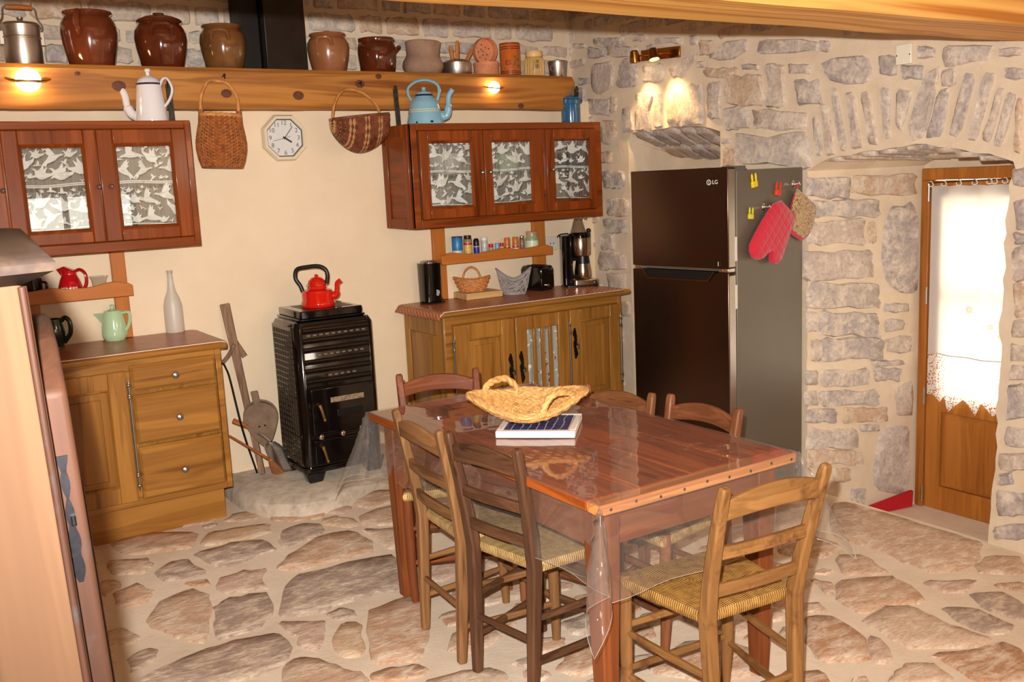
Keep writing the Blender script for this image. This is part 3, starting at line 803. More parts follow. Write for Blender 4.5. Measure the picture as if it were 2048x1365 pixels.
# ------------------------------------------------------------------ oilcloth-topped base units
def oilcloth():
    if 'oilcloth' in MATS: return MATS['oilcloth']
    t = NT('oilcloth'); v = t.coord(0, (1,1,1))
    ck = t.n('ShaderNodeTexChecker', Vector=v, Scale=55.0); ck.inputs[1].default_value = srgb(168,76,44); ck.inputs[2].default_value = srgb(214,148,106)
    nz = t.n('ShaderNodeTexNoise', Vector=v, Scale=90.0, Detail=3.0)
    mx = t.n('ShaderNodeMix', _data_type='RGBA', _blend_type='MULTIPLY'); mx.inputs[0].default_value = .35
    t.l(ck.outputs[0], mx.inputs[6]); t.l(nz.outputs[1], mx.inputs[7]); t.l(mx.outputs[2], t.b.inputs['Base Color'])
    t.b.inputs['Roughness'].default_value = .3; t.b.inputs['Specular IOR Level'].default_value = .18
    MATS['oilcloth'] = t.m; return t.m
def raised_panel(parent, x0, x1, z0, z1, y, mat, axis_in=.035):
    m = MB(); a = axis_in
    vs = [(x0, y, z0), (x1, y, z0), (x1, y, z1), (x0, y, z1)]
    b = [(x0+a, y-.009, z0+a), (x1-a, y-.009, z0+a), (x1-a, y-.009, z1-a), (x0+a, y-.009, z1-a)]
    e = .004; c = [(x0+a-e, y-.004, z0+a-e), (x1-a+e, y-.004, z0+a-e), (x1-a+e, y-.004, z1-a+e), (x0+a-e, y-.004, z1-a+e)]
    m.add(vs+c+b, [(k*4+j, k*4+(j+1) % 4, k*4+4+(j+1) % 4, k*4+4+j) for k in (0, 1) for j in range(4)]+[(8,9,10,11)])
    return m.build('panel', mat, parent, True, angle=20)
def panel_door(root, x0, x1, z0, z1, yf, mat, st=.075):
    d = frame_mb(x0, x1, z0, z1, yf, yf+.022, st).build('door', mat('z'), root, True, .004, 2)
    bead_mb(x0+st-.002, x1-st+.002, z0+st-.002, z1-st+.002, yf, .010, .003).build('moulding', mat('z'), d, True, angle=60)
    raised_panel(d, x0+st+.006, x1-st-.006, z0+st+.006, z1-st-.006, yf+.016, mat('z'))
    return d
def hinge(parent, p0, p1):
    h = MB(); a, b = Vector(p0), Vector(p1); L = b-a
    h.tube([a, b], .006, 8)
    for t in (.0, .1, .12, .88, .9, 1.0): h.sphere(a+L*t, .009, 8, 6)
    for s, q in ((1, a), (-1, b)): h.tube([q, q-L*.06*s], [.007, .001], 8)
    return h.build('hinge', M_PEWTER, parent, True)
def escutcheon(parent, x, z, y, h=.16):
    e = MB()
    for i in range(9):
        t = i/8; zz = z-h/2+h*t; w = .010+.010*abs(math.sin(t*PI*3))
        e.lathe([(w, 0), (w*.8, .004), (.0005, .005)], 10, sx=.75, sy=1.15); e.xform(Matrix.Translation(Vector((x+.004*math.sin(t*12), y, zz))) @ Matrix.Rotation(PI/2, 4, 'X'), len(e.v)-30)
    e.tube([(x+.004, y-.006, z), (x+.01, y-.018, z-.01), (x+.008, y-.02, z-.03)], [.006, .006, .004], 6)
    return e.build('escutcheon', M_IRON, parent, True)
# left unit
BL0, BL1, BY = .34, 1.278, 4.49
FZ = fz(1, 4.55)
bl = thing('base_cabinet', 'oak base cabinet with three drawers under the pale green teapot', 'cabinet', ((BL0+BL1)/2, 4.72, FZ))
bz0, bz1 = .262, .932
MB().box(BL0, BL1, BY+.022, YB-.004, bz0, bz1).build('carcass', oak('y'), bl, True, .002)
MB().box(BL0+.02, 1.25, 4.55, YB-.01, FZ-.01, bz0).build('plinth', oak('x'), bl, True, .002)
def P(px, py, Y=BY-.01): return at(px, py, Y=Y)
d_r = P(257, 740).x; dl1 = P(423, 712).x; dr_ = P(252, 740).x
ff = MB(); ff.box(BL0, BL0+.04, BY, BY+.022, bz0, bz1).box(BL1-.026, BL1, BY, BY+.022, bz0, bz1).box(BL0+.04, BL1-.026, BY, BY+.022, bz1-.052, bz1).box(BL0+.04, BL1-.026, BY, BY+.022, bz0, bz0+.035).box(dr_-.012, d_r+.012, BY, BY+.022, bz0+.035, bz1-.052)
ff.build('face_frame', oak('x'), bl, True, .003)
panel_door(bl, BL0+.045, dr_-.006, bz0+.028, bz1-.047, BY-.016, oak)
tops = [P(423,711).z, P(427,768).z, P(438,867.5).z]; bots = [P(425,760).z, P(436,861).z, P(456,965).z]
for zt, zb, kp in zip(tops, bots, ((349.7,748.8),(359.5,832),(374,935.8))):
    m = MB(); xa, xb = d_r+.004, BL1-.032; e = .012
    vs = [(xa, BY, zb), (xb, BY, zb), (xb, BY, zt), (xa, BY, zt), (xa, BY-.010, zb), (xb, BY-.010, zb), (xb, BY-.010, zt), (xa, BY-.010, zt), (xa+e, BY-.020, zb+e), (xb-e, BY-.020, zb+e), (xb-e, BY-.020, zt-e), (xa+e, BY-.020, zt-e)]
    m.add(vs, [(k*4+j, k*4+(j+1) % 4, k*4+4+(j+1) % 4, k*4+4+j) for k in (0, 1) for j in range(4)]+[(8,9,10,11)])
    dr = m.build('drawer', oak('x'), bl, True, .002, angle=25)
    q = P(*kp); knob(dr, ((xa+xb)/2, BY-.020, q.z), .016)
hinge(bl, (dr_+.001, BY-.02, P(256,771).z), (dr_+.001, BY-.02, P(284.7,970).z))
wt = MB(); wt.prism([(4.455, .934), (4.447, .945), (4.447, .956), (4.458, .966), (YB-.003, .966), (YB-.003, .934)], 'x', BL0-.02, 1.30)
wt = wt.build('worktop', oak('x'), bl, True, .003)
def cloth_sheet(parent, x0, x1, y0, y1, z, droop_l=0, droop_r=0):
    m = MB(); N = 60
    def fn(u, v):
        x = x0-droop_l*.6+u*(x1-x0+droop_l*.6+droop_r*.6); y = y0+v*(y1-y0); zz = z
        if x < x0: zz -= (x0-x)*1.3
        if x > x1: zz -= (x-x1)*.6
        return (x, y, zz+.0008*math.sin(x*40)*math.sin(y*31))
    m.grid(fn, N, 14); o = m.build('oilcloth', oilcloth(), parent, True)
    so = o.modifiers.new('thick', 'SOLIDIFY'); so.thickness = .0025; so.offset = 1
    return o
cloth_sheet(bl, BL0-.02, 1.285, 4.444, YB-.004, .9665, 0, .02)
M_TRIMW = plain('oilcloth_edge', srgb(226,214,200), .5)
MB().tube([(BL0-.02, 4.4435, .9685), (1.27, 4.4435, .9685), (1.297, 4.446, .962)], .0022, 6).build('oilcloth_hem', M_TRIMW, bl, True)

# right unit
B0, B1, BYR = 2.469, 3.676, 4.494
br = thing('base_cabinet', 'oak base cabinet with a slatted middle door, under the coffee maker', 'cabinet', ((B0+B1)/2, 4.72, FZ))
MB().box(B0+.006, B1-.006, BYR+.022, YB-.004, .25, .938).build('carcass', oak('y'), br, True, .002)
MB().box(B0+.03, B1-.03, BYR+.06, YB-.01, FZ-.01, .25).build('plinth', oak('x'), br, True, .002)
q = lambda px, py: at(px, py, Y=BYR-.01).x
dx = [(q(906,648), q(1026.5,632)), (q(1029,629), q(1135.5,612)), (q(1138,612), q(1236.5,598))]
f2 = MB(); f2.box(B0, dx[0][0]-.003, BYR, BYR+.022, .25, .938).box(dx[2][1]+.003, B1, BYR, BYR+.022, .25, .938).box(dx[0][0]-.003, dx[2][1]+.003, BYR, BYR+.022, .89, .938).box(dx[0][0]-.003, dx[2][1]+.003, BYR, BYR+.022, .25, .30)
f2.build('face_frame', oak('x'), br, True, .003)
zt, zb = .886, .304
d1 = panel_door(br, dx[0][0], dx[0][1], zb, zt, BYR-.016, oak, .085)
d3 = panel_door(br, dx[2][0], dx[2][1], zb, zt, BYR-.016, oak, .07)
d2x0, d2x1 = dx[1]
d2 = frame_mb(d2x0, d2x1, zb, zt, BYR-.016, BYR+.006, .075).build('door', oak('z'), br, True, .004, 2)
gx0, gx1 = d2x0+.075, d2x1-.075
for i in range(3):
    xm = gx0+(gx1-gx0)*(i+1)/4
    MB().box(xm-.011, xm+.011, BYR-.014, BYR+.002, zb+.06, zt-.06).build('slat', oak('z'), d2, True, .004, 2)
def printed():
    t = NT('printed_cotton'); v = t.coord(0, (1,1,1))
    ck = t.n('ShaderNodeTexChecker', Vector=v, Scale=190.0); ck.inputs[1].default_value = srgb(120,124,112); ck.inputs[2].default_value = srgb(196,190,176)
    nz = t.n('ShaderNodeTexNoise', Vector=v, Scale=24.0, Detail=2.0); f = t.ramp(nz.outputs[0], [(.60, (0,0,0,1)), (.62, (1,1,1,1))])
    f2 = t.ramp(nz.outputs[0], [(.36, (1,1,1,1)), (.38, (0,0,0,1))])
    m1 = t.n('ShaderNodeMix', _data_type='RGBA'); t.l(f, m1.inputs[0]); t.l(ck.outputs[0], m1.inputs[6]); m1.inputs[7].default_value = srgb(232,224,214)
    m2 = t.n('ShaderNodeMix', _data_type='RGBA'); t.l(f2, m2.inputs[0]); t.l(m1.outputs[2], m2.inputs[6]); m2.inputs[7].default_value = srgb(160,40,36)
    t.l(m2.outputs[2], t.b.inputs['Base Color']); t.b.inputs['Roughness'].default_value = .9; return t.m
pc = MB(); pc.grid(lambda u, v: (gx0-.01+u*(gx1-gx0+.02), BYR+.012+.004*math.sin(u*30), zb+.05+v*(zt-zb-.1)), 40, 2)
pc.build('fabric_panel', printed(), d2, True)
escutcheon(d1, dx[0][1]-.032, .60, BYR-.018); escutcheon(d2, dx[1][0]+.03, .605, BYR-.018); escutcheon(d3, dx[2][0]+.03, .69, BYR-.018)
hinge(br, (dx[0][0]-.006, BYR-.02, .80), (dx[0][0]-.006, BYR-.02, .42)); hinge(br, (dx[1][1]+.003, BYR-.02, .80), (dx[1][1]+.003, BYR-.02, .42)); hinge(br, (dx[2][1]+.006, BYR-.02, .80), (dx[2][1]+.006, BYR-.02, .42))
# panelled left end
e = MB(); Y0, Y1 = BYR+.002, YB-.006; w = .07
e.box(B0-.006, B0+.006, Y0, Y0+w, .25, .938).box(B0-.006, B0+.006, Y1-w*.8, Y1, .25, .938).box(B0-.006, B0+.006, Y0+w, Y1-w*.8, .25, .32).box(B0-.006, B0+.006, Y0+w, Y1-w*.8, .83, .938)
e.build('end_frame', oak('z'), br, True, .004)
m = MB(); a = .03; y0, y1, z0_, z1_ = Y0+w+.004, Y1-w*.8-.004, .325, .825
m.add([(B0+.004, y0, z0_), (B0+.004, y1, z0_), (B0+.004, y1, z1_), (B0+.004, y0, z1_), (B0-.004, y0+a, z0_+a), (B0-.004, y1-a, z0_+a), (B0-.004, y1-a, z1_-a), (B0-.004, y0+a, z1_-a)], [(0,1,5,4),(1,2,6,5),(2,3,7,6),(3,0,4,7),(4,5,6,7)])
m.build('panel', oak('z'), br, True, angle=20)
wt2 = MB(); wt2.prism([(4.455, .938), (4.444, .948), (4.444, .958), (4.456, .968), (YB-.003, .968), (YB-.003, .938)], 'x', 2.432, 3.715)
wt2.build('worktop', oak('x'), br, True, .006, 3)
cloth_sheet(br, 2.44, 3.66, 4.442, YB-.004, .9685, .05, 0)
MB().tube([(2.418, 4.441, .950), (2.442, 4.4405, .9705), (3.64, 4.4405, .9705), (3.675, 4.462, .9715)], .0022, 6).build('oilcloth_hem', M_TRIMW, br, True)

# ------------------------------------------------------------------ open racks between worktop and wall cabinet
def shelf_rack(label, posts, xa, xb, pxs, wavez, Yp, name='shelf_rack', ztop=1.403, zbot=.9735):
    r = thing(name, label, 'shelf', ((xa+xb)/2, YB-.02, zbot))
    for (a, b) in posts: MB().box(a, b, YB-.030, YB-.004, zbot, ztop).build('post', rack('z'), r, True, .003)
    zlo = min(w[1] for w in wavez)
    def wz(x):
        for (x0, z0), (x1, z1) in zip(wavez[:-1], wavez[1:]):
            if x0 <= x <= x1: t = (x-x0)/(x1-x0); return z0+(z1-z0)*(t*t*(3-2*t))
        return wavez[-1][1]
    N = 40; top = [(xa+(xb-xa)*i/N, wz(xa+(xb-xa)*i/N)) for i in range(N+1)]
    poly = [(xa, pxs)]+top+[(xb, pxs)]
    MB().prism(poly, 'y', Yp, Yp+.018).build('front_board', rack('x'), r, True, .003)
    MB().box(xa+.01, xb-.01, Yp+.018, YB-.03, pxs+.01, pxs+.024).build('shelf_board', rack('x'), r, True)
    return r, pxs+.024
YP = 4.83
ra = [at(p, 470, Y=4.93).x for p in (865.5, 890.0)]; rb2 = [at(p, 455, Y=4.93).x for p in (1066, 1090)]
g = lambda px, py: (lambda p: (p.x, p.z))(at(px, py, Y=YP))
xa, xb = g(884.7, 525)[0], g(1106, 500)[0]
wv = [(xa, g(884.7,513)[1]), g(901,506), g(946,508), g(1009,496.5), g(1043,498), g(1093,489.5), (xb, g(1106,493)[1])]
zb_ = (g(884.7,531)[1]+g(1106,509)[1])/2
rackR, ZSR = shelf_rack('wavy-fronted wooden spice rack under the three-door cabinet', [ra, rb2], xa, xb, zb_, wv, YP)
la = [at(p, 520, Y=4.93).x for p in (221, 250)]
xbL = g(266.6, 580)[0]
wvL = [(.42, g(140,577)[1]), (.55, g(70,583)[1]), g(100,577.5), g(140,578.5), g(172,576), g(230,563.5), g(256,566), (xbL, g(266.6,570)[1])]
wvL.sort()
zbL = (g(266.6,590.7)[1]+g(67,612)[1])/2
rackL, ZSL = shelf_rack('wavy-fronted wooden rack holding the red pitcher', [(.50, .60), la], .42, xbL, zbL, wvL, YP, zbot=.971)
# ================================================================== things along the back wall
def mpp(p): return (Vector(p)-C_P).dot(C_F)/F_PX
def loc_of(px, py, Y): return at(px, py, Y=Y)
def curve(pts, n=8):
    """Catmull-Rom through points"""
    P = [Vector(p) for p in pts]; P = [P[0]*2-P[1]]+P+[P[-1]*2-P[-2]]; out = []
    for i in range(1, len(P)-2):
        for k in range(n):
            t = k/n; a, b, c, d = P[i-1], P[i], P[i+1], P[i+2]
            out.append(.5*((2*b)+(c-a)*t+(2*a-5*b+4*c-d)*t*t+(3*b-a-3*c+d)*t**3))
    out.append(P[-2]); return out
M_BROWN = plain('brown_glaze', srgb(104,46,24), .12, 0, .6, .6, .35, 7)
M_BROWN2 = plain('dark_brown_glaze', srgb(84,34,16), .08, 0, .6, .8, .35, 7)
M_OLIVE = plain('olive_brown_glaze', srgb(112,72,38), .12, 0, .6, .6, .3, 7)
M_TAN = plain('tan_salt_glaze', srgb(142,90,56), .2, 0, .5, .4, .2, 7)
M_ALU = plain('aluminium', srgb(188,178,168), .34, .95, noise_amt=.08, nscale=20)
M_CLAY = plain('rough_clay', srgb(150,118,98), .85, noise_amt=.3, nscale=9, bump=.5)
M_TERRA = plain('terracotta', srgb(204,132,92), .75, noise_amt=.12)
M_TERRAIN = plain('glazed_inside', srgb(214,150,70), .3, coat=.3)
M_GRIP = wood('turned_grip', srgb(130,66,28), srgb(190,112,58), 'x', 2)
ZL = BZT; YL = 4.925
def pot(name, label, cat, xl, xr, ytop, mat, prof, Y=YL, z0=None, group='pots on the lintel', seg=36):
    cx = (xl+xr)/2; z0 = ZL if z0 is None else z0
    c = at(cx, ytop+20, Y=Y); R = (xr-xl)/2*mpp(c); H = at(cx, ytop, Y=Y).z-z0
    root = thing(name, label, cat, (c.x, Y, z0), 0, group)
    MB().lathe([(r*R, z*H) for r, z in prof], seg).build('body', mat, root)
    return root, R, H
CROCK = [(.02,.02),(.72,0),(.76,.01),(.84,.12),(.95,.4),(1.0,.62),(.97,.78),(.86,.885),(.79,.91),(.78,.93),(.86,.955),(.88,.98),(.86,1.0),(.78,1.0),(.74,.93),(.74,.3),(.02,.3)]
def ear(root, a, R, H, zc, mat, sz=1, vertical=False):
    """loop handle on the side at angle a"""
    m = MB(); o = Vector((math.cos(a), math.sin(a), 0)); t = Vector((-o.y, o.x, 0))
    if vertical: pts = [o*R*.84+Vector((0,0,H*.95)), o*R*1.02+Vector((0,0,H*.93)), o*R*1.14+Vector((0,0,H*.80)), o*R*1.12+Vector((0,0,H*.66)), o*R*.99+Vector((0,0,H*.56))]
    else: pts = [o*R*.9-t*.035*sz+Vector((0,0,zc-.03*sz)), o*(R*.9+.022)-t*.028*sz+Vector((0,0,zc)), o*(R*.9+.030)+Vector((0,0,zc+.006)), o*(R*.9+.022)+t*.028*sz+Vector((0,0,zc)), o*R*.9+t*.035*sz+Vector((0,0,zc-.03*sz))]
    m.tube(curve(pts, 5), .009*sz, 8); return m.build('handle', mat, root)
# milk can
rt_, R, H = pot('milk_can', 'aluminium milk can with a wooden-gripped handle at the lintel end', 'can', 6, 79, 47, M_ALU, [(.02,0),(.93,0),(.95,.02),(.95,.62),(1.0,.64),(1.0,.66),(.95,.68),(.95,.9),(.97,.92),(.02,.92)])
MB().lathe([(R*.99, H*.9), (R*1.0, H*.94), (R*.9, H*1.0), (R*.3, H*1.04), (R*.12, H*1.05), (R*.1, H*1.08), (R*.16, H*1.10), (R*.16, H*1.14), (.001, H*1.16)], 32).build('lid', M_ALU, rt_)
hm_ = MB()
for s in (-1, 1): hm_.tube(curve([(s*R*1.0, -.01, H*.78), (s*R*1.06, -.01, H*.95), (s*R*.86, -.01, H*1.12), (s*R*.80, -.01, H*1.32), (s*R*.66, -.01, H*1.36)], 6), .004, 6); hm_.box(s*R*1.0-.008, s*R*1.0+.008, -.016, .002, H*.50, H*.80)
bail = hm_.build('bail', M_ALU, rt_)
MB().tube([(-R*.66, -.01, H*1.36), (0, -.01, H*1.37), (R*.66, -.01, H*1.36)], [.010, .012, .010], 10).build('grip', M_GRIP, bail)
rt_, R, H = pot('stoneware_crock', 'tall reddish brown crock with one long handle beside the milk can', 'crock', 122, 229, 25, M_BROWN, CROCK)
ear(rt_, -2.1, R, H, H*.80, M_BROWN, 1.5, True)
rt_, R, H = pot('stoneware_crock', 'shiny dark brown crock with a domed lid', 'crock', 269, 370, 42, M_BROWN2, CROCK)
l = MB().lathe([(R*.80, H*.985), (R*.80, H*1.02), (R*.6, H*1.07), (R*.25, H*1.11), (R*.2, H*1.115), (R*.22, H*1.15), (.001, H*1.155)], 32).build('lid', M_BROWN2, rt_)
ear(rt_, -1.75, R, H, H*.83, M_BROWN2, 1.3)
rt_, R, H = pot('stoneware_crock', 'olive brown open crock just left of the flue', 'crock', 399, 490, 52, M_OLIVE, CROCK)
ear(rt_, -2.0, R, H, H*.80, M_OLIVE, 1.2)
rt_, R, H = pot('stoneware_crock', 'tan crock with a small-knobbed flat lid right of the flue', 'crock', 614, 697, 69, M_TAN, CROCK)
MB().lathe([(R*.84, H*.985), (R*.84, H*1.01), (R*.3, H*1.03), (R*.12, H*1.035), (R*.12, H*1.07), (R*.16, H*1.08), (.001, H*1.10)], 28).build('lid', M_TAN, rt_)
ear(rt_, -2.15, R, H, H*.82, M_TAN, 1.1)
rt_, R, H = pot('stoneware_crock', 'squat dark brown two-eared crock beside the rough clay pot', 'crock', 714, 792, 78, M_BROWN2, [(.02,.02),(.84,0),(.87,.02),(.97,.5),(.98,.7),(.94,.85),(.90,.88),(.93,.95),(.93,1.0),(.86,1.0),(.84,.9),(.84,.4),(.02,.4)])
for a in (PI+.5, .5-PI*.35): ear(rt_, a, R, H, H*.72, M_BROWN2, .75)
rt_, R, H = pot('clay_pot', 'rough unglazed clay pot with a bulging belly', 'pot', 802, 885, 84, M_CLAY, [(.02,.03),(.72,0),(.88,.06),(1.0,.24),(.97,.38),(.84,.52),(.80,.62),(.83,.85),(.86,.97),(.82,1.0),(.76,.96),(.74,.6),(.02,.5)])
rt_.rotation_euler = (0, math.radians(3), 0)
rt_, R, H = pot('steel_pot', 'small aluminium pot holding wooden-handled cutlery', 'pot', 885, 943, 120, M_ALU, [(.02,.02),(.95,0),(1.0,.06),(1.0,.80),(.96,.84),(.86,.9),(.62,1.0),(.60,.98),(.84,.86),(.93,.78),(.93,.2),(.02,.2)])
pc_ = rt_.location
for i, (dx_, hh, tl) in enumerate(((-.035, .075, -.15), (.005, .105, .05), (.055, .085, .55))):
    f = thing('knife', ('wooden-handled knife standing leftmost in the aluminium pot', 'tall wooden-handled knife upright in the aluminium pot', 'wooden-handled knife leaning right in the aluminium pot')[i], 'cutlery', pc_+Vector((dx_*.6, -.01+.01*i, H*.25)), group='knives in the aluminium pot')
    f.rotation_euler = (0, tl, 0)
    MB().tube([(0,0,0), (0,0,H*.75)], .005, 6).build('blade', M_STEEL, f)
    MB().tube([(0,0,H*.70), (0,0,H*.78), (0,0,H*.75+hh*.7), (0,0,H*.75+hh)], [.008, .011, .013, .008], 8).build('handle', wood('knife_grip', srgb(150,80,36), srgb(206,134,76), 'z', 2), f)
# terracotta curd strainers
rt_, R, H = pot('terracotta_pot', 'round terracotta bowl under the tilted strainer', 'pot', 947, 999, 126, M_TERRA, [(.02,0),(.96,0),(.98,.04),(.96,.75),(1.0,.8),(1.0,1.0),(.92,1.0),(.88,.3),(.02,.3)])
c = rt_.location.copy(); sr = thing('strainer', 'pink terracotta strainer with holes propped on the bowl', 'strainer', c+Vector((-.005, .03, H+R*.92)))
m = MB(); m.lathe([(.001, 0), (R*.80, 0), (R*.96, .012), (R*1.0, .05), (R*.95, .052), (R*.88, .014), (R*.78, .008), (.001, .008)], 32); M_ = Matrix.Rotation(PI/2+.12, 4, 'X'); m.xform(M_); m.build('dish', M_TERRA, sr)
ho = MB()
for i in range(11):
    a = i*2.4; rr = R*.2*math.sqrt(i); ho.lathe([(.004, .0005), (.004, .0092), (.001, .0093)], 8, (rr*math.cos(a), rr*math.sin(a), 0))
ho.xform(M_); ho.build('holes', plain('hole_dark', srgb(90,50,36), .9), sr, kind='stuff')
# printed tin
M_TIN = plain('tin_orange', srgb(196,98,38), .3, 0, .5, .3, .12, 12); M_TBAND = plain('tin_band', srgb(104,40,18), .35, coat=.3); M_TGREEN = plain('tin_green', srgb(54,104,48), .35, coat=.3, noise_amt=.4, nscale=25); M_INK = plain('dark_ink', srgb(52,30,24), .6)
rt_, R, H = pot('storage_tin', 'orange tin with green tree picture and dark bands', 'tin', 999, 1040, 87, M_TIN, [(.02,0),(1.0,0),(1.0,.985),(.97,1.0),(.02,1.0)])
bd = MB()
for z_ in (.035, .085, .135, .80, .86, .955): bd.lathe([(R*1.0, H*z_), (R*1.012, H*(z_+.004)), (R*1.012, H*(z_+.022)), (R*1.0, H*(z_+.026))], 36, caps=False)
bd.build('band', M_TBAND, rt_)
def decal(root, poly, R, mat, name, a0):
    m = MB(); P = [Vector((x, y, 0)) for x, y in poly]
    vs = []; fs = geometry.tessellate_polygon([P])
    for p in P:
        a = a0+p.x/R; vs.append((math.cos(a)*R*1.008, math.sin(a)*R*1.008, p.y))
    m.add(vs, fs); return m.build(name, mat, root, smooth=False)
A0 = -PI/2-YAW+.25
decal(rt_, [(R*x, H*z) for x, z in ((-.25,.73),(0,.78),(.35,.76),(.62,.66),(.7,.5),(.62,.42),(.42,.52),(.3,.50),(.26,.58),(.16,.52),(.12,.60),(-.02,.66))], R, M_TGREEN, 'tree_picture', A0)
decal(rt_, [(R*x, H*z) for x, z in ((-.85,.17),(-.85,.26),(-.4,.23),(0,.28),(.15,.42),(.24,.50),(.30,.48),(.28,.36),(.5,.30),(.75,.38),(.8,.17),(0,.16))], R, M_TGREEN, 'ground_picture', A0)
put_text('lettering', 'ES', R*.62, M_INK, rt_, Matrix.Rotation(A0+PI/2-.45, 4, 'Z') @ Matrix.Translation(Vector((0, -R*1.012, H*.40))) @ Matrix.Rotation(PI/2, 4, 'X'), R)
# ribbed jar
M_JAR = plain('beige_jar', srgb(206,164,96), .35, coat=.3, noise_amt=.05); M_LIDB = plain('beige_lid', srgb(230,190,128), .4)
rt_, R, H = pot('ribbed_jar', 'beige ribbed jar with a cream lid and dark print', 'jar', 1049, 1087, 103, M_JAR, [(.02,0),(.96,0),(1.0,.02),(1.0,.62),(.94,.72),(.84,.76),(.84,.8),(.02,.8)])
rib = MB()
for i in range(22):
    a = 2*PI*i/22; rib.tube([(R*math.cos(a), R*math.sin(a), H*.02), (R*math.cos(a), R*math.sin(a), H*.62), (R*.93*math.cos(a), R*.93*math.sin(a), H*.71)], .0045, 6)
rib.build('ribs', M_JAR, rt_)
MB().lathe([(R*.88, H*.79), (R*.9, H*.81), (R*.9, H*.98), (R*.86, H*1.0), (.001, H*1.0)], 28).build('lid', M_LIDB, rt_)
TJ = Matrix.Rotation(-YAW+.18, 4, 'Z') @ Matrix.Translation(Vector((0, -R*1.07, H*.44))) @ Matrix.Rotation(PI/2, 4, 'X')
put_text('lettering', 'LIB', R*.5, M_INK, rt_, TJ @ Matrix.Translation(Vector((0, H*.12, 0))), R); put_text('lettering', 'JIB', R*.62, M_INK, rt_, TJ @ Matrix.Translation(Vector((0, -H*.06, 0))), R)
rt_, R, H = pot('lidded_cup', 'aluminium cup with lid at the right end of the lintel', 'cup', 1096, 1135, 121, M_ALU, [(.02,0),(.84,0),(.86,.02),(.98,.86),(1.03,.88),(1.03,.93),(.9,.97),(.4,1.0),(.02,1.0)])
MB().tube(curve([(-R*.9, -.02, H*.7), (-R*1.25, -.03, H*.6), (-R*1.25, -.03, H*.4), (-R*.88, -.02, H*.3)], 5), .004, 6).build('handle', M_ALU, rt_)
MB().lathe([(R*.25, H*1.0), (R*.2, H*1.05), (.001, H*1.06)], 14).build('knob', M_ALU, rt_)
# flue pipe
fx0, fxm, fx1 = at(483, 80, Y=4.97).x, at(531, 80, Y=4.90).x, at(612, 80, Y=4.90).x
M_FLUE = plain('flue_steel', srgb(46,38,32), .35, .6, noise_amt=.35, nscale=6)
fl_ = thing('stove_flue', 'dark sheet-metal flue rising between the brown crocks', 'flue', ((fx0+fx1)/2, 5.0, ZL))
MB().box(fxm, fx1, 4.90, YU-.01, ZL, ZC-.01).build('casing', M_FLUE, fl_, True, .003)
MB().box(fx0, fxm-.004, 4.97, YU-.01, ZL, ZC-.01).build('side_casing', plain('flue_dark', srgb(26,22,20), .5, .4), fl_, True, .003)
MB().box(fx0-.002, fxm, 4.94, 4.968, ZL, ZL+.012).build('foot_plate', M_FLUE, fl_, True)

# ------------------------------------------------------------------ lamps on the lintel and the wall
M_BULB = emit('lamp_glow', (1.0, .70, .34, 1), 26.0); M_BRASS = plain('brass', srgb(176,124,52), .22, 1); M_DBRASS = plain('dark_bronze', srgb(92,56,28), .3, .8)
for px, py, r, k, lab in ((56, 160, .052, 1.75, 'lit round lamp with a brown saucer at the left of the lintel'), (988, 175, .033, 1.75, 'lit round lamp with a brown saucer right of the blue kettle')):
    p = at(px, py, Y=LY-r*.9); L = thing('lintel_lamp', lab, 'lamp', p, 0, 'round lamps on the lintel')
    MB().sphere((0,0,0), r, 24, 14).build('globe', M_BULB, L)
    m = MB(); m.lathe([(r*1.0, -.16*r), (r*1.4, -.10*r), (r*k, .10*r), (r*k, .16*r), (r*1.35, .0), (r*1.0, -.04*r)], 36, caps=False)
    m.xform(Matrix.Rotation(.20, 4, 'X')); m.build('saucer', M_DBRASS, L)
    MB().tube([(0, r*.6, 0), (0, r*.9, 0)], r*.5, 12).build('wall_mount', M_DBRASS, L)
a = at(1283, 112, X=XW-.03); b = at(1360, 103, X=XW-.03); SPC = (a+b)/2
S = thing('spot_bar', 'brass twin spotlight bar high on the stone wall above the fridge', 'lamp', SPC)
d_ = (b-a); up_ = Vector((0,0,1))
MB().bar([a, b], .012, .06, right=(1,0,0)).build('bar', M_BRASS, S, True, .002)
for i, (t, tgt) in enumerate(((.12, at(1300,250,X=XW)), (.62, at(1350,215,X=XW)))):
    c = a.lerp(b, t)+Vector((-.085, 0, -.008)); dr_ = (Vector(tgt)-c).normalized()*1.0
    dr_ = Vector((.15, .06 if i == 0 else -.05, -.9)).normalized() if i == 0 else Vector((-.05, -.25, -.85)).normalized()
    q = dr_.to_track_quat('Z', 'Y').to_matrix().to_4x4(); q.translation = c
    h = MB(); h.lathe([(.012, -.035), (.022, -.03), (.028, 0), (.031, .03), (.029, .032), (.024, .005), (.001, .003)], 20); h.xform(q); hd = h.build('spot_head', M_BRASS, S, True)
    k = MB(); k.lathe([(.026, .024), (.02, .027), (.001, .028)], 20); k.xform(q); k.build('lens', emit('spot_glow', (1, .82, .55, 1), 30.0 if i else 30.0), hd, True)
    MB().tube([a.lerp(b, t), c], .006, 8).build('arm', M_BRASS, hd, True)
    light('spot_beam', 'SPOT', c+dr_*.045, 17.0 if i else 12.0, (1.0, .66, .28), at(1300 if i == 0 else 1370, 300 if i == 0 else 280, X=XW), .02, math.radians(75), .8)
cp = [at(1796, 91, X=XW), at(1826, 127, X=XW)]
jb = MB(); jb.box(XW-.016, XW-.002, cp[1].y, cp[0].y, cp[1].z, cp[0].z); 
jo = thing('junction_cover', 'white square cover plate high on the stone wall', 'cover plate', (XW-.01, (cp[0].y+cp[1].y)/2, cp[1].z))
jb.build('plate', plain('cover_white', srgb(232,222,204), .5), jo, True, .003)
sc_ = MB(); 
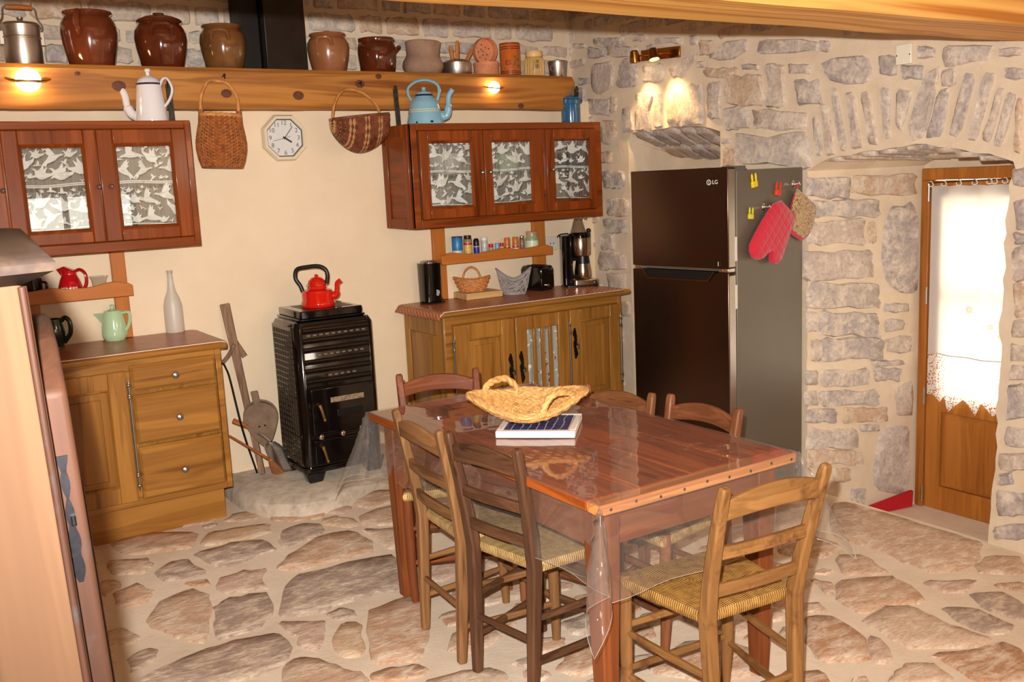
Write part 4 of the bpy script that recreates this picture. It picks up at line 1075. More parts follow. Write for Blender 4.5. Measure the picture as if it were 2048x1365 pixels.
for t in (.08, .92): sc_.sphere((XW-.017, cp[0].y+(cp[1].y-cp[0].y)*t, (cp[0].z+cp[1].z)/2-.003), .003, 8, 5)
sc_.build('screws', M_IRON, jo, True)

# ------------------------------------------------------------------ enamelware on the cabinets
def enamel(name, c, rough=.12): return plain(name, c, rough, 0, .5, .7)
M_WEN = enamel('white_enamel', srgb(226,220,222)); M_NAVY = enamel('navy_enamel', srgb(40,36,70)); M_BEN = enamel('sky_enamel', srgb(132,178,200)); M_BLUE = enamel('blue_enamel', srgb(34,92,132)); M_REDK = enamel('red_enamel', srgb(206,26,14), .08); M_BLKH = plain('black_handle', srgb(22,20,20), .35)
M_CREAM = plain('cream_line', srgb(214,206,170), .3)
def arc_pts(root_z, pts): return pts
# white coffee pot (faces: image-left spout) ; u = image right in plan
UX = Vector((math.cos(-YAW), math.sin(-YAW), 0))     # direction pointing right in the picture
def side(u, z, w=0): return (UX.x*u+UX.y*w*-1, UX.y*u+UX.x*w, z)
ZCL = LZ1; p = at(305, 242, Y=4.73); s = mpp(p)
cpot = thing('coffee_pot', 'white enamel coffee pot with a curved spout on the left cabinet', 'coffee pot', (p.x, 4.73, ZCL))
Hh = at(305, 169, Y=4.73).z-ZCL; Rb = 30.5*s
MB().lathe([(.001,0),(Rb,0),(Rb*1.01,.008),(Rb*.99,.03),(Rb*.80,Hh*.93),(Rb*.76,Hh)], 36).build('body', M_WEN, cpot)
MB().lathe([(Rb*.80,Hh-.004),(Rb*.82,Hh),(Rb*.80,Hh+.004)], 36).build('rim', M_NAVY, cpot)
lid = MB().lathe([(Rb*.76,Hh+.003),(Rb*.66,Hh+.02),(Rb*.35,Hh+.036),(Rb*.12,Hh+.04),(Rb*.12,Hh+.052),(Rb*.2,Hh+.058),(Rb*.18,Hh+.068),(.001,Hh+.07)], 32).build('lid', M_WEN, cpot)
MB().tube(curve([side(-Rb*.8,Hh*.16), side(-Rb*1.25,Hh*.22), side(-Rb*1.55,Hh*.45), side(-Rb*1.62,Hh*.72), side(-Rb*1.85,Hh*.97), side(-Rb*2.02,Hh*1.05)], 6), [.026]*4+[.022]*8+[.016]*10+[.013]*9, 14).build('spout', M_WEN, cpot)
MB().tube(curve([side(Rb*.72,Hh*.95), side(Rb*.95,Hh*1.12), side(Rb*1.25,Hh*1.12), side(Rb*1.5,Hh*.86), side(Rb*1.3,Hh*.6), side(Rb*.88,Hh*.38)], 7), .0105, 10, flat=.6).build('handle', M_WEN, cpot)
# blue kettle
p = at(851, 247, Y=4.73); s = mpp(p); ZK = RZ1
kt = thing('kettle', 'pale blue enamel kettle with a hoop handle on the right cabinet', 'kettle', (p.x, 4.73, ZK))
Hh = at(851, 193, Y=4.73).z-ZK; Rb = 37*s
MB().lathe([(.001,0),(Rb,0),(Rb*1.0,.012),(Rb*.80,Hh*.72),(Rb*.72,Hh*.86),(Rb*.5,Hh*.97),(Rb*.48,Hh)], 40).build('body', M_BEN, kt)
MB().lathe([(Rb*.905,Hh*.43),(Rb*.915,Hh*.435),(Rb*.90,Hh*.46),(Rb*.885,Hh*.465)], 40, caps=False).lathe([(Rb*.875,Hh*.50),(Rb*.885,Hh*.505),(Rb*.87,Hh*.53),(Rb*.855,Hh*.535)], 40, caps=False).build('stripe', M_CREAM, kt)
MB().lathe([(Rb*.47,Hh),(Rb*.49,Hh+.004),(Rb*.47,Hh+.01)], 32).build('rim', M_NAVY, kt)
MB().lathe([(Rb*.46,Hh+.006),(Rb*.40,Hh+.02),(Rb*.12,Hh+.03),(Rb*.10,Hh+.036),(Rb*.14,Hh+.045),(.001,Hh+.054)], 28).build('lid', M_BEN, kt)
MB().tube(curve([side(Rb*.75,Hh*.30), side(Rb*1.15,Hh*.28), side(Rb*1.28,Hh*.6), side(Rb*1.32,Hh*.95), side(Rb*1.55,Hh*1.2)], 6), [.026]*5+[.021]*8+[.015]*12, 14).build('spout', M_BEN, kt)
MB().tube(curve([side(-Rb*.68,Hh*.84), side(-Rb*.86,Hh*1.12), side(-Rb*.78,Hh*1.36), side(-Rb*.30,Hh*1.55), side(Rb*.28,Hh*1.56), side(Rb*.74,Hh*1.40), side(Rb*.84,Hh*1.16), side(Rb*.72,Hh*.84)], 6), .0095, 10, flat=.7).build('handle', M_BEN, kt)
ch = MB()
for u_, z_ in ((-.35,.06),(.42,.07)): ch.sphere(Vector(side(Rb*u_, Hh*z_))+Vector((-UX.y*-Rb*.90, -UX.x*Rb*.90, 0)), .010, 10, 6, 1, .5, .6)
ch.build('chip', plain('chip_black', srgb(24,20,22), .6), kt)
# blue canister
p = at(1142, 247, Y=4.80); s = mpp(p)
cn = thing('milk_pail', 'small deep blue enamel canister with a wire handle on the right cabinet', 'canister', (p.x, 4.80, ZK))
Hh = at(1142, 200, Y=4.80).z-ZK; Rb = 19.5*s
MB().lathe([(.001,0),(Rb*.96,0),(Rb*.98,.01),(Rb*.98,Hh*.80),(Rb*1.03,Hh*.82),(Rb*1.03,Hh*.98),(Rb*.98,Hh)], 32).build('body', M_BLUE, cn)
MB().lathe([(Rb*1.05,Hh),(Rb*1.0,Hh+.012),(Rb*.5,Hh+.024),(Rb*.2,Hh+.026),(Rb*.2,Hh+.04),(.001,Hh+.043)], 28).build('lid', M_BLUE, cn)
MB().tube(curve([side(-Rb*.5,Hh*1.05), side(-Rb*.3,Hh*1.32), side(Rb*.3,Hh*1.40), side(Rb*.95,Hh*1.3), side(Rb*1.15,Hh*1.0), side(Rb*1.06,Hh*.85)], 6), .0035, 6).build('bail', M_BLKH, cn)

# ------------------------------------------------------------------ hanging baskets and clock
def wicker(name, a, b): return plain(name, a, .6, noise_amt=.35, nscale=50)
M_WK1 = plain('wicker_brown', srgb(150,86,42), .5, noise_amt=.4, nscale=45); M_WK1L = plain('wicker_light', srgb(196,132,72), .5, noise_amt=.3)
M_WK2 = plain('wicker_russet', srgb(110,58,38), .55, noise_amt=.55, nscale=28); M_WK2L = plain('wicker_straw', srgb(178,132,84), .55, noise_amt=.3)
NY = LY-.012
def nail(px, py, parent):
    p = at(px, py, Y=NY); m = MB(); m.tube([p+Vector((0,.03,0)), p+Vector((0,-.02,.004)), p+Vector((0,-.03,-.012))], .003, 6); m.sphere(p+Vector((0,-.022,.006)), .006, 8, 5)
    return m.build('nail', M_IRON, parent, True)
p = at(445, 335, Y=4.70); s = mpp(p)
b1 = thing('hanging_basket', 'tall brown wicker basket hanging from the lintel left of the clock', 'basket', (p.x, 4.70, p.z), 0, 'baskets hung from the lintel'); b1.rotation_euler = (0, .05, 0)
Hh = 100*s; W0 = 47*s
bw = lambda t: W0*(.80+.0*t+.20*math.sin(min(1, t*1.25+.12)*PI*.55)-.22*sstep(.45, 1, t)) 
def bprof(t):
    pts = [(0,.80),(.15,.92),(.35,1.0),(.5,1.0),(.7,.93),(.85,.86),(1,.84)]
    for (a, x), (b, y) in zip(pts[:-1], pts[1:]):
        if a <= t <= b: q = (t-a)/(b-a); return (x+(y-x)*q)*W0
    return pts[-1][1]*W0
m = MB(); NR = 30; NS = 24
for j in range(NR):
    t = (j+.5)/NR; rr = bprof(t); pts = []
    for i in range(NS*2):
        a = 2*PI*i/(NS*2); w = .0035*math.cos(a*NS+PI*(j % 2)); pts.append(((rr+w)*math.cos(a), (rr*.62+w)*math.sin(a), t*Hh))
    m.tube(pts, .0062, 5, True)
m.build('weave', M_WK1, b1)
m = MB()
for i in range(NS):
    a = 2*PI*i/NS; m.tube([(bprof(t)*math.cos(a), bprof(t)*.62*math.sin(a), t*Hh) for t in [k/10 for k in range(11)]], .004, 5)
m.build('stakes', M_WK1L, b1)
MB().lathe([(.001, 0), (bprof(0), 0), (bprof(0), .006), (.001, .006)], 28, sy=.62).build('bottom', M_WK1, b1)
m = MB()
for k in range(2): m.tube([(bprof(1)*math.cos(a), bprof(1)*.62*math.sin(a), Hh+.004+.004*math.sin(a*12+k*PI)) for a in [2*PI*i/72 for i in range(72)]], .008, 6, True)
m.build('rim', M_WK1L, b1)
hx = W0*.80; ht = at(437, 160, Y=4.70).z-p.z
MB().tube(curve([(-hx, 0, Hh*.97), (-hx*1.02, 0, Hh*1.2), (-hx*.92, 0, ht*.84), (-hx*.5, .02, ht*.985), (0, .04, ht*1.0), (hx*.5, .02, ht*.975), (hx*.9, 0, ht*.83), (hx*.98, 0, Hh*1.18), (hx*.95, 0, Hh*.97)], 6), .008, 8).build('handle', M_WK1L, b1)
m = MB()
for sx_ in (-1, 1): m.tube([(sx_*hx, 0, Hh*.96), (sx_*hx*1.0, 0, Hh*1.12)], .013, 8)
m.build('binding', M_WK1, b1)
nail(437, 152, b1).location = Vector((0,0,0))
# half-round basket
p = at(716, 236, Y=4.69); s = mpp(p)
b2 = thing('hanging_basket', 'half-round striped wicker basket hanging between clock and right cabinet', 'basket', (p.x, 4.69, p.z), 0, 'baskets hung from the lintel')
Lx = 57*s
cols = [M_WK2, M_WK2L]
mA, mB_, mR = MB(), MB(), MB(); NSx = 34
def b2pt(u, th):
    """u along length -1..1, th 0..pi under the rim"""
    sh = max(.03, (1-abs(u+.0)**2.4))**.5 if u < 0 else max(.30, 1-.42*u*u)
    dep = 66*s*(.30+.70*(1-((u-.05)/1.05)**2 if u < .05 else 1-.55*((u-.05)/.95)**2)); wd = .10*sh
    return (Lx*u, -wd*math.cos(th), .012*u*1.0+(.004 if 0 else 0)-dep*math.sin(th)**.85 if math.sin(th) > 0 else .012*u)
for j in range(NSx):
    u = -.97+1.94*j/(NSx-1); tgt_ = mB_ if (j*7) % 9 in (0, 4) else mA
    pts = []
    for i in range(25):
        th = PI*i/24; q = Vector(b2pt(u, th)); w = .003*math.cos(i*PI+(j % 2)*PI); q.y += w*(1 if math.cos(th) < 0 else -1); pts.append(q)
    tgt_.tube(pts, .0072, 5)
mA.build('weave', M_WK2, b2); mB_.build('light_weave', M_WK2L, b2)
for i in range(11):
    th = PI*(i+.5)/11; mR.tube([Vector(b2pt(-1+2*k/16, th)) for k in range(17)], .0045, 5)
mR.build('ribs', M_WK2L, b2)
m = MB()
for sg in (0, PI): m.tube([Vector(b2pt(-1+2*k/20, sg))+Vector((0,0,.004)) for k in range(21)], .008, 8)
m.build('rim', M_WK2, b2)
tz = at(708, 178, Y=4.69).z-p.z
MB().tube(curve([(-Lx*.98, 0, -.01), (-Lx*.86, 0, tz*.45), (-Lx*.55, .02, tz*.86), (-Lx*.12, .05, tz*1.0), (Lx*.32, .03, tz*.88), (Lx*.68, 0, tz*.5), (Lx*.86, 0, .02)], 6), .0095, 8, flat=.7).build('handle', M_WK1L, b2)
nail(718, 168, b2)
# clock
p = at(569.5, 276, Y=YB-.02); s = mpp(p); Rc = 46*s
ck = thing('wall_clock', 'white octagonal wall clock on the plaster between two baskets', 'clock', (p.x, YB-.004, p.z))
M_CKF = plain('clock_cream', srgb(222,206,178), .45); M_CKD = plain('clock_face', srgb(214,212,208), .5); M_DIG = plain('clock_grey', srgb(96,92,88), .6); M_CKG = plain('clock_groove', srgb(40,32,38), .5)
def octa(r, y): return [(r*math.cos(PI/8+k*PI/4), y, r*math.sin(PI/8+k*PI/4)) for k in range(8)]
m = MB(); rings = [octa(Rc*1.06, 0), octa(Rc*1.06, -.012), octa(Rc*1.0, -.030), octa(Rc*.88, -.030), octa(Rc*.85, -.018)]
m.add([v for r_ in rings for v in r_], [(k*8+j, k*8+(j+1) % 8, k*8+8+(j+1) % 8, k*8+8+j) for k in range(4) for j in range(8)]); m.build('case', M_CKF, ck, angle=20)
m = MB(); m.add([v for r_ in (octa(Rc*.86, -.020), octa(Rc*.82, -.016)) for v in r_], [(j, (j+1) % 8, 8+(j+1) % 8, 8+j) for j in range(8)]); m.build('groove', M_CKG, ck, smooth=False)
m = MB(); m.add(octa(Rc*.84, -.014), [tuple(range(8))]); m.build('face', M_CKD, ck, smooth=False)
for i in range(1, 13):
    a = PI/2-i*PI/6; put_text('numeral', str(i), Rc*.27, M_DIG, ck, face_y((Rc*.64*math.cos(a), -.0148, Rc*.64*math.sin(a)-.0), 0))
hd = MB(); 
def hand(name, ang, L0, L1, w, y, mat):
    d = Vector((math.sin(ang), 0, math.cos(ang))); MB().bar([d*L0+Vector((0,y,0)), d*L1+Vector((0,y,0))], .0008, w, right=(0,1,0)).build(name, mat, ck)
hand('hour_hand', math.radians(122), -.01, Rc*.36, .008, -.0165, M_CKG); hand('minute_hand', math.radians(38), -.01, Rc*.62, .004, -.0175, M_DIG); hand('second_hand', math.radians(256), -Rc*.24, Rc*.55, .0022, -.0185, M_DIG)
MB().tube([(0,-.014,0),(0,-.020,0)], .006, 12).build('hub', M_CKG, ck)
# ================================================================== stove, kettle and hearth tools
M_BLK = plain('black_enamel', srgb(10,8,8), .1, 0, .5, .5)
M_BLKM = plain('black_cast', srgb(24,20,18), .4, .3); M_CHROME = plain('chrome', srgb(220,214,208), .12, 1); M_BRZ = plain('bronze_pull', srgb(130,98,58), .3, .9)
ZH = .188
SX0, SX1, SYF, SYB_ = 1.648, 2.068, 4.50, 4.85
st = thing('coal_stove', 'black enamel coal stove with a red kettle on top', 'stove', ((SX0+SX1)/2, (SYF+SYB_)/2, ZH))
def rrect(x0, x1, y0, y1, r, n=5):
    out = []
    for cx, cy, a0 in ((x1-r, y0+r, -PI/2), (x1-r, y1-r, 0), (x0+r, y1-r, PI/2), (x0+r, y0+r, PI)):
        for k in range(n+1): a = a0+PI/2*k/n; out.append((cx+r*math.cos(a), cy+r*math.sin(a)))
    return out
m = MB()
sec = [(0, .26), (0, .97), (.012, .995), (.035, 1.004)]
for i, (ins, z) in enumerate(sec):
    m.v += [(x, y, z) for x, y in rrect(SX0+ins, SX1-ins, SYF+ins, SYB_-ins, .04)]
nn = 24
for j in range(len(sec)-1): m.f += [(j*nn+i, j*nn+(i+1) % nn, (j+1)*nn+(i+1) % nn, (j+1)*nn+i) for i in range(nn)]
m.f += [tuple(range(nn-1, -1, -1)), tuple((len(sec)-1)*nn+i for i in range(nn))]
m.build('body', M_BLK, st, True)
tx0, tx1, ty0_, ty1_ = 1.69, 2.02, 4.52, 4.83
tp = MB(); tp.prism(rrect(tx0-.012, tx1+.012, ty0_-.010, ty1_+.01, .015, 2), 'z', 1.002, 1.012); tp.prism(rrect(tx0, tx1, ty0_, ty1_, .008, 2), 'z', 1.012, 1.050)
top = tp.build('hob', M_BLK, st, True, .004)
MB().box(tx0+.05, tx1-.03, ty0_+.05, ty1_-.04, 1.0495, 1.0512).build('plate', M_BLKM, top, True, .002)
# horizontal flutes of the upper front
for z0_ in (.955, .905, .86, .80, .755, .70):
    MB().prism([(SYF+.002, z0_-.016), (SYF-.006, z0_-.012), (SYF-.008, z0_), (SYF-.006, z0_+.010), (SYF+.002, z0_+.014)], 'x', SX0+.035, SX1-.035).build('flute', M_BLK, st, True, angle=60)
sl = MB()
for z0_, n0, n1 in ((.932, 0, 10), (.832, 1.5, 9), (.725, 3, 8)):
    k = n0
    while k < n1:
        x = SX0+.055+k*.0325; sl.box(x, x+.018, SYF-.007, SYF-.001, z0_-.004, z0_+.004); k += 1
sl.build('vent_slots', plain('slot_dull', srgb(110,92,76), .6), st, True, kind='stuff')
# side lattice
lt = MB()
for r_ in range(24):
    for c_ in range(8):
        y = SYF+.055+c_*.034; z = .30+r_*.028; lt.box(SX0-.007, SX0+.002, y-.006, y+.006, z-.011, z+.011)
lt.build('side_lattice', plain('lattice_brown', srgb(74,60,46), .45, .4), st, True, kind='stuff')
MB().box(SX0-.003, SX0+.002, SYF+.04, SYB_-.03, .285, .975).build('side_panel', M_BLK, st, True, .003)
def sdoor(x0, x1, z0, z1, nm):
    d = MB().box(x0, x1, SYF-.014, SYF, z0, z1).build(nm, M_BLK, st, True, .006, 3)
    hx_, hz = x0+.03, (z0+z1)/2+.01
    h = MB(); h.tube([(hx_, SYF-.014, hz+.03), (hx_+.004, SYF-.035, hz+.022), (hx_+.010, SYF-.04, hz), (hx_+.020, SYF-.042, hz-.045)], [.009, .010, .008, .008], 8); h.sphere((hx_+.021, SYF-.043, hz-.05), .010, 10, 6)
    h.build('latch', M_BRZ, d, True); return d
fd = sdoor(SX0+.05, SX1-.03, .435, .665, 'fire_door')
MB().box(SX0+.15, SX1-.09, SYF-.0165, SYF-.012, .585, .612).build('mica_window', plain('mica', srgb(150,130,104), .35, .2, noise_amt=.5, nscale=60), fd, True, .003)
MB().box(SX0+.18, SX1-.10, SYF-.0165, SYF-.012, .51, .545).build('draught_slide', M_BLKM, fd, True, .003)
ad = sdoor(SX0+.05, SX1-.03, .275, .405, 'ash_door')
for x in (SX0+.085, SX0+.20): MB().sphere((x, SYF-.022, .422), .015, 12, 8, 1, .6, 1).build('draught_knob', M_CHROME, st, True)
MB().box(SX0+.04, SX1-.04, SYF-.010, SYF, .414, .430).build('sill_bar', M_BLK, st, True, .004)
bs = MB()
bs.prism(rrect(SX0-.01, SX1+.01, SYF-.012, SYB_+.005, .03, 3), 'z', .245, .268); bs.build('base', M_BLK, st, True, .004)
for x, y in ((SX0+.05, SYF+.03), (SX1-.05, SYF+.03), (SX0+.05, SYB_-.04), (SX1-.05, SYB_-.04)):
    MB().prism([(x-.035, ZH), (x+.035, ZH), (x+.055, .246), (x-.055, .246)], 'y', y-.03, y+.03).build('foot', M_BLK, st, True, .008, 3)
# red kettle
p = at(637, 612, Y=4.66); s = mpp(p); ZK = 1.0515
kt = thing('kettle', 'glossy red enamel kettle with a black handle on the stove', 'kettle', (p.x, 4.66, ZK))
Hh = at(636, 577, Y=4.66).z-ZK; Rb = 34*s
MB().lathe([(.001,0),(Rb*.95,0),(Rb,.008),(Rb*.99,Hh*.26),(Rb*.92,Hh*.36),(Rb*.92,Hh*.80),(Rb*.84,Hh*.92),(Rb*.58,Hh*1.0),(Rb*.54,Hh*1.16),(Rb*.56,Hh*1.18)], 40).build('body', M_REDK, kt)
MB().lathe([(Rb*.56,Hh*1.18),(Rb*.63,Hh*1.20),(Rb*.63,Hh*1.225),(Rb*.56,Hh*1.235)], 32).build('rim', M_CHROME, kt)
MB().lathe([(Rb*.55,Hh*1.23),(Rb*.48,Hh*1.45),(Rb*.28,Hh*1.62),(Rb*.10,Hh*1.66),(Rb*.10,Hh*1.72),(Rb*.13,Hh*1.76),(.001,Hh*1.82)], 28).build('lid', M_REDK, kt)
MB().tube(curve([side(Rb*.8,Hh*.55), side(Rb*1.08,Hh*.6), side(Rb*1.16,Hh*.95), side(Rb*1.2,Hh*1.25), side(Rb*1.42,Hh*1.42)], 6), [.020]*4+[.017]*6+[.012]*15, 12).build('spout', M_REDK, kt)
MB().tube(curve([side(-Rb*.86,Hh*.85), side(-Rb*.98,Hh*1.2), side(-Rb*1.22,Hh*1.62), side(-Rb*1.10,Hh*2.10), side(-Rb*.5,Hh*2.22), side(Rb*.15,Hh*2.24), side(Rb*.55,Hh*2.05), side(Rb*.66,Hh*1.7), side(Rb*.58,Hh*1.25)], 6), .0105, 10).build('handle', M_BLKH, kt)
# hearth tools
M_OLDW = wood('weathered_stick', srgb(104,76,58), srgb(158,124,100), 'z', 2, .8, 0, .5)
def B3(px, py, Y): p = at(px, py, Y=Y); return p
def bot(px, py): return at(px, py, Z=ZH+.004)
tb = bot(525, 949); tt = at(449, 608, Y=YB-.028)
pl = thing('wooden_peel', 'long weathered wooden pole with a crosspiece leaning by the base cabinet', 'pole', tb)
MB().bar([tb, tb.lerp(tt, .5), tt], [.030, .036, .050], [.022, .022, .020], right=UX).build('pole', M_OLDW, pl, True, .005)
cm_ = tb.lerp(tt, .745)
MB().bar([cm_+UX*.055+Vector((0,.02,-.05)), cm_+UX*.01+Vector((0,.02,.03))], .03, .016, right=UX).build('wedge', M_OLDW, pl, True, .003)
MB().tube(curve([cm_-UX*.07+Vector((0,-.02,-.07)), cm_-UX*.035+Vector((0,-.02,-.03)), cm_-UX*.005+Vector((0,-.02,.02))], 5), .011, 8).build('crosspiece', M_OLDW, pl, True)
pb = bot(514, 946)
pk = thing('poker', 'thin black iron poker with a hooked top beside the pole', 'poker', pb)
MB().tube(curve([pb, at(485, 860, Y=4.72), at(460, 760, Y=4.80), at(452, 738, Y=4.81), at(447, 729, Y=4.82), at(438, 726, Y=4.82)], 6), .005, 8).build('rod', M_IRON, pk, True)
# bellows
bc = at(522, 838, Y=4.80); s = mpp(bc)
bw_ = thing('fire_bellows', 'grey-brown pear-shaped fire bellows leaning on the wall beside the stove', 'bellows', bot(530, 925)+Vector((0,.0,0)))
def pear(k): 
    pts = []
    for i in range(28):
        a = 2*PI*i/28; r = 34*s*(1-.10*math.cos(a)); x = r*math.cos(a-PI/2)*1.0; z = r*math.sin(a-PI/2)
        if z < 0: x *= (1+z/(70*s)); z *= 1.9
        pts.append((x*k, z*k))
    return pts
M_BELW = plain('bellows_board', srgb(124,100,80), .75, noise_amt=.25, nscale=20); M_BELL = plain('bellows_leather', srgb(70,52,40), .6)
RB_ = Matrix.Translation(bc) @ Matrix.Rotation(-YAW*.6, 4, 'Z') @ Matrix.Rotation(.10, 4, 'X') @ Matrix.Rotation(-.12, 4, 'Y')
m = MB().prism(pear(1), 'y', -.03, -.018); m.xform(RB_); m.build('board', M_BELW, bw_, True, .003)
m = MB().prism(pear(1), 'y', .018, .03); m.xform(RB_); m.build('board', M_BELW, bw_, True, .003)
m = MB().prism(pear(.92), 'y', -.018, .018); m.xform(RB_); m.build('leather', M_BELL, bw_, True)
m = MB().box(-.02, .016, -.028, -.016, 30*s, 62*s); m.xform(RB_); m.build('handle', M_BELW, bw_, True, .004)
m = MB().tube([(-28*s, -.03, -6*s), (-52*s, -.034, 12*s)], [.012, .014], 8); m.xform(RB_); m.build('grip', M_GRIP, bw_, True)
m = MB()
for dx_ in (-.014, .014): m.lathe([(.005, 0), (.003, .003), (.0005, .003)], 10, (dx_, 0, 0))
m.xform(RB_ @ Matrix.Translation(Vector((0,-.031,-.03))) @ Matrix.Rotation(PI/2, 4, 'X')); m.build('holes', M_IRON, bw_, True)
# shovel
M_GALV = plain('galvanised', srgb(190,190,188), .28, .9, noise_amt=.25, nscale=18)
sp = bot(566, 944); sh = thing('ash_shovel', 'galvanised metal ash shovel standing scoop-down at the stove', 'shovel', sp)
a = at(541, 884, Y=4.62); b = sp+Vector((0,0,.004)); ax_ = (b-a); sdv = UX*1.0
m = MB()
def _sh(u, v):
    c = a+ax_*v; w = 19*s*(math.sin(min(1, v*3+.25)*PI/2)); th = (u-.5)*2
    return c+UX*w*th+Vector((-UX.y*-1, -UX.x, 0))*(-.028*th*th+.02)
m.grid(_sh, 12, 10); o = m.build('scoop', M_GALV, sh, True); so = o.modifiers.new('thick', 'SOLIDIFY'); so.thickness = .003
q = at(516, 866, Y=4.66); MB().tube([a-ax_*.0, a.lerp(q, .5)+Vector((0,0,.004)), q], [.009, .008, .007], 8).build('neck', M_GALV, sh, True)
# hearth brush
hb0 = at(458, 872, Y=4.72); hb1 = at(540, 920, Y=4.62)
hbr = thing('hearth_brush', 'small tan hearth brush with a thin reddish stick', 'brush', bot(552, 948))
MB().tube([hb0, hb1], [.0055, .007], 8).build('stick', wood('brush_stick', srgb(120,60,30), srgb(170,96,52), 'x', 2), hbr, True)
e1 = bot(556, 947)+Vector((0,0,.006))
MB().tube([hb1, hb1.lerp(e1, .4), e1], [.010, .022, .032], 12, flat=.45).build('bristles', plain('bristle', srgb(176,112,62), .9, noise_amt=.35, nscale=80, bump=.5), hbr, True)

# ================================================================== left worktop and rack
ZWL = .9695
def onz(px, py, Z): return at(px, py, Z=Z)
M_MINT = enamel('mint_glaze', srgb(178,206,164)); M_DGRN = enamel('bottle_green_glaze', srgb(14,44,34)); M_REDP = enamel('red_glaze', srgb(178,16,24)); M_FROST = plain('frosted_glass', srgb(240,234,226), .4, 0, .5, trans=.55)
M_CLEAR = thin_glass('clear_glass', (.98,.985,.975,1), 1.5); M_WHT = plain('white_ink', srgb(236,230,226), .5)
p = onz(231, 680, ZWL); s = mpp(p)
tp = thing('teapot', 'pale green straight-sided teapot on the left worktop', 'teapot', (p.x, p.y, ZWL))
Hh = 56*s; Rb = 24.5*s
MB().lathe([(.001,0),(Rb*.78,0),(Rb*.80,.004),(Rb*.96,Hh*.10),(Rb*1.0,Hh*.22),(Rb*.97,Hh*.45),(Rb*.84,Hh*.80),(Rb*.76,Hh*.97),(Rb*.72,Hh)], 36).build('body', M_MINT, tp)
MB().lathe([(Rb*.70,Hh),(Rb*.66,Hh*1.05),(Rb*.2,Hh*1.12),(Rb*.15,Hh*1.13),(Rb*.17,Hh*1.22),(Rb*.2,Hh*1.25),(.001,Hh*1.27)], 28).build('lid', M_MINT, tp)
m = MB(); m.add([side(-Rb*.70,Hh*.98,-.018), side(-Rb*.70,Hh*.98,.018), side(-Rb*1.55,Hh*.97,.010), side(-Rb*1.62,Hh*.98,0), side(-Rb*1.55,Hh*.97,-.010), side(-Rb*.85,Hh*.60,-.016), side(-Rb*.85,Hh*.60,.016), side(-Rb*1.3,Hh*.80,0)], [(0,1,2,3,4),(0,4,7,5),(1,6,7,2),(2,7,3),(3,7,4),(5,7,6)]); m.build('spout', M_MINT, tp, bevel=.004)
MB().tube(curve([side(Rb*.72,Hh*.96), side(Rb*1.25,Hh*.97), side(Rb*1.38,Hh*.85), side(Rb*1.25,Hh*.55), side(Rb*.92,Hh*.32)], 6), .0095, 8, flat=.8).build('handle', M_MINT, tp)
p = onz(112, 696, ZWL); s = mpp(p)
jg = thing('jug', 'dark bottle-green glazed jug half hidden by the armoire', 'jug', (p.x, p.y, ZWL))
Hh = 58*s; Rb = 23*s
MB().lathe([(.001,0),(Rb*.75,0),(Rb*.72,.010),(Rb*.95,Hh*.35),(Rb*1.0,Hh*.55),(Rb*.85,Hh*.85),(Rb*.78,Hh),(Rb*.72,Hh),(Rb*.7,Hh*.6),(.001,Hh*.5)], 32).build('body', M_DGRN, jg)
MB().tube(curve([side(Rb*.70,Hh*.92), side(Rb*1.1,Hh*1.03), side(Rb*1.45,Hh*.88), side(Rb*1.42,Hh*.5), side(Rb*.8,Hh*.18)], 6), .011, 10).build('handle', M_DGRN, jg)
p = onz(351, 664, ZWL); s = mpp(p)
bo = thing('glass_bottle', 'tall frosted glass bottle on the left worktop', 'bottle', (p.x, p.y, ZWL))
Hh = 123*s; Rb = 18*s
MB().lathe([(.001,0),(Rb*.95,0),(Rb*1.0,.006),(Rb*1.02,Hh*.1),(Rb*1.0,Hh*.42),(Rb*.82,Hh*.54),(Rb*.46,Hh*.67),(Rb*.34,Hh*.78),(Rb*.29,Hh*.95),(Rb*.31,Hh*.955),(Rb*.31,Hh*1.0),(Rb*.2,Hh*1.0),(Rb*.2,Hh*.96)], 28, caps=False).build('body', M_FROST, bo)
MB().lathe([(Rb*.33,Hh*.955),(Rb*.35,Hh*.97),(Rb*.34,Hh*1.0),(Rb*.28,Hh*1.002)], 20, caps=False).build('lip', M_CLEAR, bo)
YS = 4.885
p = at(141, 575, Y=YS); s = mpp(p)
pt = thing('pitcher', 'small red glazed pitcher lettered BERGER on the wavy rack', 'pitcher', (p.x, YS, ZSL))
Hh = at(141, 541, Y=YS).z-ZSL; Rb = 23*s
MB().lathe([(.001,0),(Rb*.95,0),(Rb*1.0,Hh*.1),(Rb*.98,Hh*.35),(Rb*.82,Hh*.62),(Rb*.64,Hh*.80),(Rb*.60,Hh*.9),(Rb*.66,Hh*1.0),(Rb*.60,Hh*1.0),(Rb*.54,Hh*.88),(.001,Hh*.5)], 32).build('body', M_REDP, pt)
m = MB(); m.add([side(-Rb*.35,Hh*1.17,-.012), side(-Rb*.35,Hh*1.17,.012), side(-Rb*1.05,Hh*1.08,0), side(-Rb*.58,Hh*.80,-.014), side(-Rb*.58,Hh*.80,.014), side(Rb*.5,Hh*1.0,-.02), side(Rb*.5,Hh*1.0,.02)], [(0,2,1),(0,3,2),(1,2,4),(0,5,3),(1,4,6),(0,1,6,5)]); m.build('spout', M_REDP, pt, bevel=.003)
MB().tube(curve([side(Rb*.5,Hh*.95), side(Rb*1.0,Hh*1.02), side(Rb*1.42,Hh*.82), side(Rb*1.40,Hh*.45), side(Rb*1.0,Hh*.12)], 6), .009, 10, flat=.8).build('handle', M_REDP, pt)
